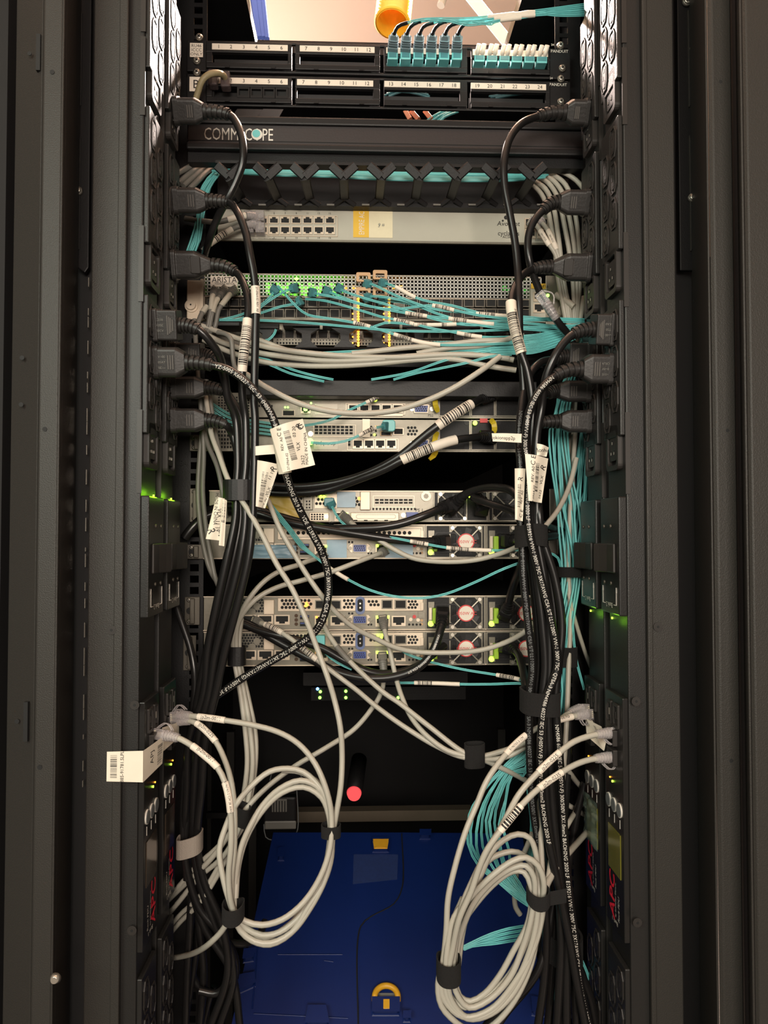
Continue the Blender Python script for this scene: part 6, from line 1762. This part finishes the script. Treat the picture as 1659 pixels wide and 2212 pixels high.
# grey cables below the switch
for i, (lab, pts) in enumerate((
    ('highest grey cable under the cable guard', [(424, 700, .93), (460, 712, .93), (510, 730, .925), (560, 746, .915), (620, 757, .905), (700, 766, .90), (780, 771, .90), (860, 772, .895), (950, 767, .89), (1020, 766, .89), (1070, 770, .885), (1110, 778, .88)]),
    ('grey cable second from the top under the cable guard', [(430, 712, .935), (470, 735, .93), (540, 758, .92), (610, 770, .91), (700, 779, .905), (790, 778, .90), (880, 770, .895), (960, 766, .89), (1040, 768, .885), (1100, 775, .88)]),
    ('grey cable third from the top under the cable guard', [(440, 735, .94), (500, 762, .925), (570, 782, .915), (650, 790, .91), (740, 790, .905), (830, 784, .90), (905, 777, .895), (980, 776, .89), (1050, 790, .885), (1115, 800, .88)]),
    ('grey cable rising steeply at the right under the cable guard', [(760, 764, .90), (800, 760, .90), (870, 752, .90), (960, 745, .90), (1030, 737, .895), (1090, 735, .89)]),
    ('grey cable threading behind the aqua fibres to the right', [(900, 764, .90), (960, 753, .90), (1040, 747, .895), (1080, 738, .89), (1130, 722, .89)]),
    ('fine grey cable among the first aqua fibres under the switch', [(560, 735, .93), (640, 762, .92), (720, 768, .915), (800, 766, .91)]))):
    grey(lab, pts, .0034)
for i, (lab, pts) in enumerate((
    ('grey cable dropping from behind the near left plugs', [(428, 830, .90), (436, 900, .90), (440, 980, .90), (438, 1060, .905), (445, 1140, .91), (455, 1200, .91), (470, 1262, .91), (510, 1310, .94)]),
    ('grey cable crossing the left rail toward the lower bundle', [(420, 690, .93), (424, 760, .92), (432, 860, .91), (446, 950, .90), (470, 1010, .89), (482, 1070, .885), (488, 1120, .885)]),
    ('straight grey cable beside the left rail', [(446, 820, .91), (440, 900, .91), (431, 990, .91), (428, 1080, .91), (440, 1180, .91), (458, 1240, .91), (500, 1290, .94)]),
    ('fine grey cable fanning behind the left black cords', [(450, 830, .905), (462, 920, .90), (480, 1000, .89), (498, 1060, .89)]),
    ('thin grey lead curling beside the barcode sleeve', [(470, 718, .90), (488, 722, .895), (500, 735, .89), (502, 760, .89), (506, 790, .89), (516, 812, .885)]))):
    grey(lab, pts, .0030, M_greyd)
o, pa = grey('short grey stub with a pale wrap right of the switch', [(1200, 636, .945), (1220, 648, .94), (1240, 662, .935)], .0042, M_beige)

# ------------------------------------------------------------------ aqua fibres
RA = .00082


def fib(label, pts, group=None, wraps=(), conn=None, step=.008, **kw):
    o, pa = cable('fibre_cable', pts, RA, M_aqua, label, 'fibre cable', group, duplex=True, step=step)
    for a, b, code in wraps: sleeve(o, pa, a, b, RA * 2.4, code=code)
    if conn:
        c = MB(); pa.sweep(c, [(-.004, .0040, .0062), (.008, .0040, .0062), (.014, .0030, .0040)]); c.build('connector', M_teal, o, bevel=.0005)
        l = MB(); pt, T, N, B = pa.fr(0.001); l.cyl(pt + N * .004 + B * .0028, N, .0017, 0, .0008, 10); l.cyl(pt + N * .004 - B * .0028, N, .0017, 0, .0008, 10); l.build('ferrule_caps', M_hole, o)
    return o, pa


WB = (.15, .8, .9)
fib('aqua fibre from the leftmost teal plug running down-left over the switch', [(596, 622, .955), (585, 640, .94), (560, 662, .935), (520, 680, .935), (470, 693, .935)], conn=1)
fib('aqua fibre arcing from the second teal plug to the labelled crossing', [(600, 618, .952), (620, 640, .935), (642, 664, .93), (665, 680, .925), (710, 688, .92), (764, 697, .915), (800, 706, .91), (851, 722, .905), (900, 737, .90), (951, 745, .895), (1040, 744, .89), (1130, 740, .885), (1200, 734, .89), (1255, 728, .90)], wraps=(((766, 697), (808, 708), WB), ((852, 721), (950, 744), (.1, .4, .9))))
fib('aqua fibre from the tall teal plug sweeping left', [(640, 622, .955), (618, 628, .935), (590, 644, .93), (565, 662, .93), (545, 680, .93)], conn=1)
fib('aqua fibre from the lower teal plug sweeping left along the rail', [(648, 650, .955), (640, 656, .935), (607, 662, .93), (564, 676, .93), (505, 692, .93)], conn=1)
fib('aqua fibre from the third teal plug to the upper right wraps', [(672, 632, .955), (690, 636, .935), (728, 643, .93), (790, 660, .92), (850, 668, .915), (934, 660, .905), (981, 670, .90), (1040, 682, .895), (1120, 690, .89), (1190, 690, .895), (1260, 692, .91)], conn=1, wraps=(((934, 661), (982, 671), WB),))
fib('aqua fibre from the third teal plug to the lower middle wraps', [(660, 646, .955), (703, 650, .935), (790, 674, .92), (822, 684, .915), (851, 690, .91), (894, 700, .905), (940, 711, .90), (972, 716, .90), (1041, 728, .895), (1130, 726, .89), (1210, 718, .895), (1262, 712, .91)], wraps=(((852, 690), (893, 700), WB), ((990, 722), (1041, 728), (.3, .6, .8))))
fib('aqua fibre from the fourth teal plug into the crowd of wraps', [(702, 628, .955), (725, 636, .935), (760, 650, .925), (800, 662, .92), (876, 676, .91), (923, 683, .905), (969, 688, .90), (1067, 700, .895), (1130, 698, .89), (1200, 704, .895), (1262, 702, .91)], conn=1, wraps=(((876, 676), (923, 683), WB), ((970, 688), (1066, 700), (.1, .4, .8))))
fib('aqua fibre from the fifth teal plug under the tan tabs', [(730, 622, .955), (745, 630, .935), (790, 645, .925), (850, 662, .915), (920, 684, .905), (990, 700, .90), (1060, 703, .895), (1130, 706, .89), (1210, 708, .895), (1262, 709, .91)], conn=1)
fib('aqua fibre from the upper left tan tab sweeping right', [(788, 615, .95), (803, 614, .935), (850, 636, .92), (900, 656, .91), (940, 668, .905), (1028, 677, .90), (1096, 683, .895), (1150, 686, .89), (1210, 694, .895), (1262, 697, .91)], conn=1, wraps=(((1030, 676), (1095, 683), (.1, .6, .9)),))
fib('aqua fibre with a long white wrap from the upper right tan tab', [(822, 612, .95), (836, 613, .935), (855, 620, .925), (898, 643, .915), (930, 652, .91), (976, 660, .905), (1020, 672, .90), (1100, 690, .895), (1180, 688, .895), (1262, 690, .91)], conn=1, wraps=(((856, 621), (897, 643), None),))
fib('aqua fibre from the lower left tan tab into the bundle', [(788, 646, .95), (805, 640, .935), (850, 645, .92), (890, 655, .915), (940, 676, .905), (1000, 692, .90), (1080, 700, .895), (1180, 714, .895), (1262, 716, .91)], conn=1)
fib('aqua fibre from the lower right tan tab into the bundle', [(822, 650, .95), (836, 650, .935), (880, 655, .92), (920, 668, .91), (980, 690, .90), (1060, 706, .895), (1150, 712, .89), (1262, 722, .91)], conn=1)
fib('long aqua fibre running level below the cages', [(474, 691, .93), (559, 692, .925), (655, 697, .92), (790, 709, .91), (850, 714, .905), (980, 716, .90), (1100, 712, .895), (1200, 706, .895), (1262, 704, .91)])
fib('aqua fibre with white wraps just below the level one', [(795, 712, .915), (830, 698, .91), (894, 701, .905), (934, 702, .905), (986, 700, .90), (1060, 694, .895), (1150, 692, .89), (1262, 692, .91)], wraps=(((900, 701), (933, 702), (.2, .7, .8)), ((937, 702), (984, 700), (.4, .6, .8))))
for i in range(7):
    y = 727 + i * 5.2
    fib(('upper', 'second', 'third', 'fourth', 'fifth', 'sixth', 'lowest')[i] + ' aqua fibre of the fan converging on the lower right of the switch',
        [(930 + i * 8, y + 14 + (i % 2) * 6, .905), (1000, y + 11, .90), (1080, y + 5, .892), (1150, y - 2 + i, .885), (1210, y - 14, .89), (1260, y - 28 - i, .905)])
fib('aqua fibre rising from under the switch along the grey cables', [(600, 752, .93), (680, 762, .92), (760, 759, .915), (830, 755, .91), (940, 750, .90), (1040, 748, .895), (1130, 742, .89), (1200, 732, .89)])
fib('aqua fibre slanting right to left below the grey cables', [(1105, 766, .88), (1060, 770, .88), (1020, 781, .885), (960, 794, .89), (900, 806, .90), (850, 820, .91)])
fib('printed aqua fibre slanting down-left below the switch', [(1060, 757, .885), (1000, 768, .888), (950, 782, .89), (900, 800, .90), (870, 808, .905), (802, 820, .91)])
fib('pair of aqua fibres sloping right over the black bar, upper one', [(548, 772, .92), (580, 778, .915), (630, 798, .91), (680, 812, .905), (720, 820, .91)])
fib('pair of aqua fibres sloping right over the black bar, lower one', [(540, 776, .92), (578, 786, .915), (625, 806, .91), (665, 816, .905), (700, 824, .91)])
fib('aqua fibre tail curling below the left end of the cable guard', [(560, 736, .935), (580, 734, .93), (592, 722, .93), (596, 712, .935)])
# first pair fibres
fib('aqua fibre from the upper jacks to behind the white flag, first server pair', [(825, 851, .95), (810, 861, .935), (790, 870, .93), (750, 888, .925), (720, 905, .92), (680, 916, .92), (650, 920, .93)], wraps=(((820, 855), (788, 871), WB),))
fib('aqua fibre with a printed wrap from the aqua plug of the lower first server', [(836, 922, .95), (822, 922, .93), (800, 928, .925), (775, 941, .92), (745, 953, .92), (710, 958, .92), (672, 956, .93)], conn=1, wraps=(((812, 925), (775, 941), WB),))
t = MB().prism(rrect(.0085, .0075, .004), P(839, 922, .955), EX, EZ, EN, 0, .012); t.build('fibre_plug', M_aq2, label='aqua duplex plug seated in the lower server of the first pair', cat='connector', bevel=.001)
fib('aqua fibre with a barcode wrap from the teal plug of the upper middle server', [(713, 1084, .952), (720, 1100, .935), (735, 1125, .93), (760, 1143, .925), (800, 1155, .92), (850, 1162, .915), (886, 1169, .912), (925, 1176, .91), (964, 1183, .908), (1062, 1189, .905), (1120, 1188, .89), (1170, 1190, .89), (1205, 1205, .90), (1212, 1230, .905)], conn=1, wraps=(((878, 1168), (922, 1176), WB), ((965, 1183), (1062, 1188), (.1, .5, .9))))
for i in range(3):
    fib(('upper', 'middle', 'lower')[i] + ' aqua fibre of the trio dropping from the flags to the lower middle server', [(575 - i * 3, 1076, .91), (600 - i * 4, 1108, .915), (628 - i * 3, 1142 + i, .92), (655 - i * 2, 1178 + i * 2, .925), (682, 1204, .925), (712, 1227, .92)] + ([(752, 1252, .90), (800, 1275, .89), (850, 1288, .885), (910, 1292, .885), (963, 1283, .88), (1030, 1256, .87), (1090, 1228, .86), (1140, 1212, .86), (1190, 1218, .89)] if i == 0 else []), wraps=(((714, 1228), (752, 1252), None),) if i == 0 else ())
t = MB().rect(701, 1076, 722, 1094, .955, 0, .012); t.build('fibre_plug', M_teal, label='teal duplex plug with two black ferrules in the upper middle server', cat='connector', bevel=.001)
t = MB().rect(682, 1370, 703, 1392, .957, 0, .014); t.build('fibre_plug', M_aq2, label='aqua plug next to the bright green light in the lowest server', cat='connector', bevel=.001)
fib('aqua fibre from the aqua plug of the lowest server, passing under the cords', [(694, 1394, .95), (704, 1412, .935), (730, 1432, .93), (760, 1446, .928)])
fib('aqua fibre descending right from the lowest server with a barcode wrap', [(862, 1400, .945), (880, 1413, .93), (927, 1429, .925), (1000, 1446, .915), (1073, 1458, .905), (1123, 1468, .88), (1150, 1480, .87), (1200, 1500, .885)], wraps=(((1075, 1458), (1122, 1467), WB),))
fib('level aqua fibre with two white wraps below the lowest server', [(862, 1475, .93), (895, 1475, .925), (944, 1476, .92), (993, 1478, .915), (1060, 1478, .905), (1132, 1477, .88), (1190, 1490, .89)], wraps=(((896, 1475), (942, 1476), WB), ((946, 1476), (992, 1477), None)))

# aqua and grey right-hand vertical bundle
bundle('fibre_cable', [(1262, 700, .93), (1250, 760, .93), (1216, 870, .925), (1207, 930, .92), (1214, 1000, .915), (1224, 1080, .91), (1232, 1140, .905), (1235, 1235, .905), (1222, 1330, .90), (1216, 1415, .90), (1212, 1480, .90), (1206, 1540, .90)], 10, .0015, M_aqua, [.006, .008, .010, .012, .014, .016, .016, .012, .012, .010, .010, .012],
       'one of the front aqua fibres of the tall bundle right of the cords', 'front aqua fibres of the right-hand bundle', 'fibre cable', seed=2)
bundle('fibre_cable', [(1262, 930, .93), (1254, 1000, .93), (1248, 1070, .925), (1240, 1150, .92), (1238, 1235, .92), (1215, 1320, .915), (1208, 1415, .91), (1206, 1500, .91)], 12, .0015, M_aqua, [.006, .010, .015, .018, .012, .015, .012, .012],
       'one of the rear aqua fibres of the tall bundle by the right strips', 'rear aqua fibres of the right-hand bundle', 'fibre cable', seed=5)
bundle('network_cable', [(1236, 800, .945), (1226, 950, .94), (1218, 1060, .935), (1222, 1160, .93), (1232, 1235, .925), (1212, 1330, .92), (1206, 1440, .92)], 4, .0030, M_grey, [.008, .010, .014, .012, .010, .012, .01],
       'one of the grey cables half hidden in the tall aqua bundle', 'grey cables within the right-hand aqua bundle', 'network cable', seed=9)
fib('aqua fibre peeling off the tall bundle toward the right controller', [(1232, 1240, .905), (1236, 1330, .90), (1244, 1420, .90), (1262, 1490, .90)])
fib('single aqua fibre bowing right below the dark strap', [(1226, 1440, .905), (1214, 1500, .905), (1206, 1560, .90)])
# lower aqua loops left of the right cords
lr_ = random.Random(11)
for i in range(9):
    q = i / 8; w = lambda: lr_.uniform(-5, 5)
    fib(('outermost', 'second', 'third', 'fourth', 'fifth', 'sixth', 'seventh', 'eighth', 'innermost')[i] + ' aqua fibre of the hanging loops beside the right grey coil',
        [(1143, 1578 + 9 * i, .87), (1132 + w() * .5, 1612 + 8 * i, .87), (1094 + 14 * q + w(), 1650 + 22 * q, .87), (1044 + 52 * q + w(), 1702 + 30 * q, .87), (1014 + 76 * q + w(), 1760 + 24 * q, .87 - .01 * (i % 3)), (1011 + 86 * q + w(), 1822 + 16 * q, .87 - .01 * (i % 3)), (1034 + 74 * q + w(), 1872 + 8 * q, .865), (1076 + 46 * q, 1908 - 2 * q + w(), .855), (1114 + 18 * q, 1938 - 12 * q + w() * .5, .85), (1146, 1960 - 16 * q, .845), (1170, 1978, .84)], step=.012)
for i in range(3):
    fib(('left', 'middle', 'right')[i] + ' aqua fibre of three running upright behind the right cords', [(1150 + i * 4, 1560, .875), (1146 + i * 4, 1640, .875), (1140 + i * 5, 1700, .875), (1148 + i * 3, 1780, .875), (1142 + i * 5, 1850, .875), (1150 + i * 3, 1940, .87)])
for i in range(4):
    fib(('upper', 'second', 'third', 'lower')[i] + ' aqua fibre of the cut-off fan pointing left across the blue tote', [(996 + i * 2, 2048 + i, .81), (1020, 2036 + i * 2.5, .812), (1060, 2018 + i * 7, .815), (1100, 2006 + i * 9, .82), (1135, 2000 + i * 8, .83), (1165, 1990, .835)])
for i in range(4):
    fib(('first', 'second', 'third', 'fourth')[i] + ' aqua fibre peeping out between the lower right cords', [[(1255, 2070, .88), (1268, 2100, .88), (1280, 2140, .88)], [(1196, 2080, .87), (1200, 2150, .87), (1196, 2230, .87)], [(1250, 2130, .885), (1268, 2160, .885), (1284, 2200, .885)], [(1254, 2188, .87), (1262, 2184, .87), (1270, 2172, .87)]][i])
# aqua at the upper left
bundle('fibre_cable', [(478, 366, .96), (456, 388, .95), (440, 420, .945), (433, 470, .945), (422, 520, .945), (408, 560, .945)], 8, .0013, M_aqua, [.006, .008, .008, .006, .008, .009],
       'one of the aqua fibres bending down behind the left plugs', 'aqua fibres of the upper left bundle', 'fibre cable', seed=3)
bundle('fibre_cable', [(474, 366, .945), (560, 370, .925), (700, 375, .922), (830, 379, .922), (1000, 382, .922), (1100, 383, .925), (1165, 376, .95)], 14, .0016, M_aqua, .0115,
       'one of the level aqua fibres laid behind the forked black fingers', 'aqua fibres in the finger duct', 'fibre cable', seed=4)
for i in range(4):
    fib(('upper', 'second', 'third', 'lower')[i] + ' aqua fibre of the faint fan left of the first server pair', [(456, 870 + i * 8, .94), (490, 892 + i * 8, .945), (530, 906 + i * 8, .95), (580, 914 + i * 8, .955), (620, 922 + i * 7, .957)])
# top fibres from the duplex plugs to the upper right
for i, top in enumerate(plug_tops):
    px, py = proj(top)
    pts = [top, P(px + 8, py - 16, .915), P(px + 26, 50 - (i % 2) * 3, .905), P(px + 60, 42 + i * 1.5, .90), P(max(1010, px + 100), 40 + (i * 7) % 16, .90), P(1080, 34 + (i * 5) % 14, .90), P(1140, 26 + (i * 5) % 12, .90), P(1200, 18 + i * 3, .905), P(1275, 8 + i * 5, .915)]
    o, pa = fib(('first', 'second', 'third', 'fourth', 'fifth', 'sixth')[i] + ' aqua fibre from the left leaving the upper patch panel plugs', pts, wraps=(((1050 + i * 14, 36), (1110 + i * 10, 30), None),))
    b = MB(); pa.tube(b, .0022, 0, .028, seg=8); b.build('black_boot', M_blk2, o)
# cut pair ends and fibres glimpsed behind the lower patch panel
for i, (lab, pts, m_) in enumerate((
    ('left orange cut end below the lower patch panel', [(876, 240, 1.0), (886, 258, .99)], M_copper), ('second orange cut end below the lower patch panel', [(888, 240, 1.0), (904, 258, .99)], M_copper),
    ('right orange cut end below the lower patch panel', [(918, 240, 1.0), (932, 258, .99)], M_copper))):
    mb = MB(); pa = Path(pts, .02); pa.sweep(mb, [(0, .002, .0032), (pa.len, .002, .0032)]); mb.build('cable_end', m_, label=lab, cat='cable')
bundle('fibre_cable', [(938, 262, .99), (955, 248, .99), (985, 236, 1.0)], 5, .0018, M_aqua, .010, 'one of the short aqua strands slanting under the lower patch panel', 'aqua strands under the lower patch panel', 'fibre cable', seed=7)
bundle('fibre_cable', [(836, 206, .975), (860, 196, .975), (900, 200, .975), (925, 208, .975)], 4, .0014, M_teal, .006, 'one of the dim teal strands inside the third lower patch opening', 'dim strands in the third lower opening', 'fibre cable', seed=8)
bundle('fibre_cable', [(1064, 210, .975), (1100, 204, .972), (1140, 198, .972), (1172, 194, .972)], 6, .0014, M_teal, .006, 'one of the dim teal strands inside the fourth lower patch opening', 'dim strands in the fourth lower opening', 'fibre cable', seed=6)
o, pa = grey('frayed yellow-grey cable arching over the B sticker into the lower patch panel', [(424, 212, .93), (430, 192, .925), (438, 172, .92), (452, 161, .92), (470, 158, .925), (483, 163, .935), (489, 176, .945)], .0040, mat('old_pvc', srgb(150, 138, 105), .5, bump=.5))
for i, (px, py) in enumerate(((463, 180), (490, 184))):
    t = MB().rect(px - 10, py - 18, px + 10, py + 16, .952, 0, .014); t.build('jack_plug', mat('smoky_clear', srgb(90, 78, 78), .2, alpha=.75), label=('left', 'right')[i] + ' one of two smoky plugs in the lower patch panel', cat='connector', bevel=.002)

# ------------------------------------------------------------------ paper flags on cords
def flag(label, quad, Ys, prints, wave=.002, name='label_flag', m=None):
    """paper tag hanging on a cord: quad corners in the photo, gentle wave in depth"""
    q = [P(x, y, Ys[i] if isinstance(Ys, (list, tuple)) else Ys) for i, (x, y) in enumerate(quad)]
    n = 12; vs = []; mb = MB()
    def at(u, v):
        p = q[0].lerp(q[1], u).lerp(q[3].lerp(q[2], u), v)
        return V((p.x, p.y - wave * math.sin(u * math.pi * 1.3 + v), p.z))
    for j in range(n + 1):
        for i in range(n + 1): vs.append(at(i / n, j / n))
    k = len(vs)
    mb.add(vs + [v + V((0, .0003, 0)) for v in vs], [(j * (n + 1) + i, j * (n + 1) + i + 1, (j + 1) * (n + 1) + i + 1, (j + 1) * (n + 1) + i) for j in range(n) for i in range(n)]
           + [(k + j * (n + 1) + i, k + (j + 1) * (n + 1) + i, k + (j + 1) * (n + 1) + i + 1, k + j * (n + 1) + i + 1) for j in range(n) for i in range(n)], True)
    o = mb.build(name, m or M_paper, label=label, cat='label')
    pm = MB(); pm2 = None
    W_ = (q[1] - q[0]).length; H_ = (q[3] - q[0]).length
    def put(vs, fs):
        pm.add([at(u, v) + V((0, -.0004, 0)) for u, v in vs], fs)
    for pr in prints:
        if pr[0] == 'T':      # text at (u,v) centre, direction angle in degrees (0 = along u), size in m
            _, st, u, v, ang, size = pr
            tv, tf, w, h = tmesh(st); ca, sa = math.cos(math.radians(ang)), math.sin(math.radians(ang))
            put([(u + ((x - w / 2) * ca - (y - .35) * sa) * size / W_, v - ((x - w / 2) * sa + (y - .35) * ca) * size / H_) for x, y in tv], tf)
        elif pr[0] == 'B':    # barcode block u0,v0,u1,v1, bars across u when horiz
            _, u0, v0, u1, v1, horiz, cnt = pr
            rnd = random.Random(int(u0 * 100 + v0 * 10 + cnt)); t = 0
            for k_ in range(cnt):
                a = (k_ + rnd.uniform(0, .3)) / cnt; b = a + rnd.choice((.25, .4, .6)) / cnt
                if horiz: put([(u0, v0 + (v1 - v0) * a), (u1, v0 + (v1 - v0) * a), (u1, v0 + (v1 - v0) * b), (u0, v0 + (v1 - v0) * b)], [(0, 1, 2, 3)])
                else: put([(u0 + (u1 - u0) * a, v0), (u0 + (u1 - u0) * b, v0), (u0 + (u1 - u0) * b, v1), (u0 + (u1 - u0) * a, v1)], [(0, 1, 2, 3)])
    if pm.v: pm.build('print', M_ink, o)
    return o


# big flag (text reads upward)
flag('large white paper flag reading MADE IN CHINA on the lettered left cord', [(583, 928), (653, 903), (680, 1003), (612, 1022)], [.775, .772, .772, .775],
     (('T', 'C E', .24, .14, 75, .0062), ('T', 'REV. A0', .22, .40, 80, .0042), ('T', '37-0964-02', .24, .80, 80, .0038), ('B', .36, .16, .54, .80, True, 26), ('T', '03 20', .66, .22, 78, .0048), ('T', 'VLX', .66, .54, 78, .0050), ('T', '2622', .68, .84, 78, .0050),
      ('T', 'MADE IN CHINA', .86, .62, 78, .0044), ('T', 'R', .84, .12, 60, .009), ('T', 'C', .86, .15, 40, .009)), wave=.006)
mb = MB(); pa = Path([(597, 924, .785), (606, 965, .79), (616, 1022, .795)], .004); pa.tube(mb, .0072, seg=12); mb.build('label_wrap', M_paper, label='white paper wrap holding the large flag to the lettered left cord', cat='label')
flag('second white paper flag hanging below the large one, reading 11 19', [(556, 994), (604, 1003), (572, 1098), (553, 1094)], [.80, .80, .805, .805],
     (('B', .30, .22, .60, .90, True, 30), ('T', 'VLX', .80, .62, 78, .0055), ('T', '11 19', .74, .26, 78, .0052), ('T', 'MADE IN CHINA', .82, .80, 70, .0045), ('T', 'R', .78, .12, 60, .009)), wave=.003)
flag('small blank white tag left of the large flag', [(552, 964), (597, 960), (597, 980), (552, 984)], .80, (), wave=.001)
flag('narrow white flag at the left bundle reading VLX 11 19', [(467, 1073), (490, 1078), (476, 1168), (445, 1164)], [.83, .83, .83, .83],
     (('T', 'MADE IN CHINA', .25, .28, -82, .0048), ('T', 'VLX', .60, .36, -82, .0058), ('T', '11 19', .62, .66, -82, .0056), ('T', 'R', .28, .80, -60, .010), ('B', .78, .05, .98, .9, True, 22)), wave=.002)
flag('thin white printed wrap edge on the left bundle', [(480, 1078), (490, 1080), (484, 1180), (473, 1178)], .828, (('B', .2, .05, .8, .5, True, 16),), wave=.001)
flag('white tag printed tokionapp2p beside the right cords', [(1062, 936), (1132, 937), (1133, 956), (1064, 954)], [.795, .785, .785, .795], (('T', 'tokionapp2p', .34, .52, 0, .0052),), wave=.002)
flag('tall white paper flag with barcode on the right cords', [(1134, 980), (1186, 990), (1172, 1086), (1140, 1082)], [.772, .776, .776, .772],
     (('T', 'C E', .30, .12, 85, .0075), ('T', 'REV. A0', .28, .42, 85, .0052), ('T', '37-0964-02', .34, .86, 85, .0045), ('B', .42, .16, .60, .78, True, 26), ('T', 'VLX', .80, .50, 85, .0055), ('T', 'R', .80, .22, 70, .010), ('T', '2622', .80, .82, 85, .0052)), wave=.004)
flag('small curled white tag peeking above the tall right flag', [(1160, 958), (1187, 966), (1182, 986), (1158, 984)], .782, (('T', 'lonhu', .5, .45, 15, .0065),), wave=.003)
flag('long narrow white flag at the left edge of the right cords', [(1112, 1012), (1136, 1012), (1130, 1126), (1112, 1122)], [.785, .782, .785, .785],
     (('B', .25, .30, .60, .75, True, 26), ('T', 'R', .5, .20, 80, .008), ('T', 'C E', .74, .86, 80, .006), ('T', 'REV. A0', .72, .55, 85, .0042)), wave=.002)
o = flag('white paper flag with barcode folded across the wide left post', [(231, 1624), (309, 1622), (309, 1690), (230, 1688)], [.742, .745, .745, .742],
     (('B', .10, .12, .28, .90, True, 20), ('T', '885-91781.SLPL', .42, .5, 90, .0046)), wave=.000)
flag('folded continuation of the white flag under the clear left plug', [(309, 1622), (354, 1590), (350, 1650), (309, 1690)], [.745, .79, .79, .745], (('T', 'APJ', .45, .45, 90, .010), ('B', .72, .2, .95, .9, True, 18)), wave=.001)
flag('white tag behind the clear plugs of the rear left strip', [(350, 1572), (386, 1560), (386, 1594), (350, 1625)], [.80, .85, .85, .80], (('T', '2', .6, .4, 80, .009),), wave=.001)
flag('white folded tag under the clear plugs of the rear right strip', [(1266, 1552), (1300, 1570), (1310, 1604), (1304, 1622)], [.84, .80, .79, .79], (('B', .3, .15, .5, .45, False, 8), ('T', '3J', .55, .62, 80, .008)), wave=.001)
flag('left fold of the white tag under the rear right plugs', [(1264, 1552), (1280, 1556), (1304, 1622), (1268, 1590)], [.86, .85, .80, .83], (), wave=.0)
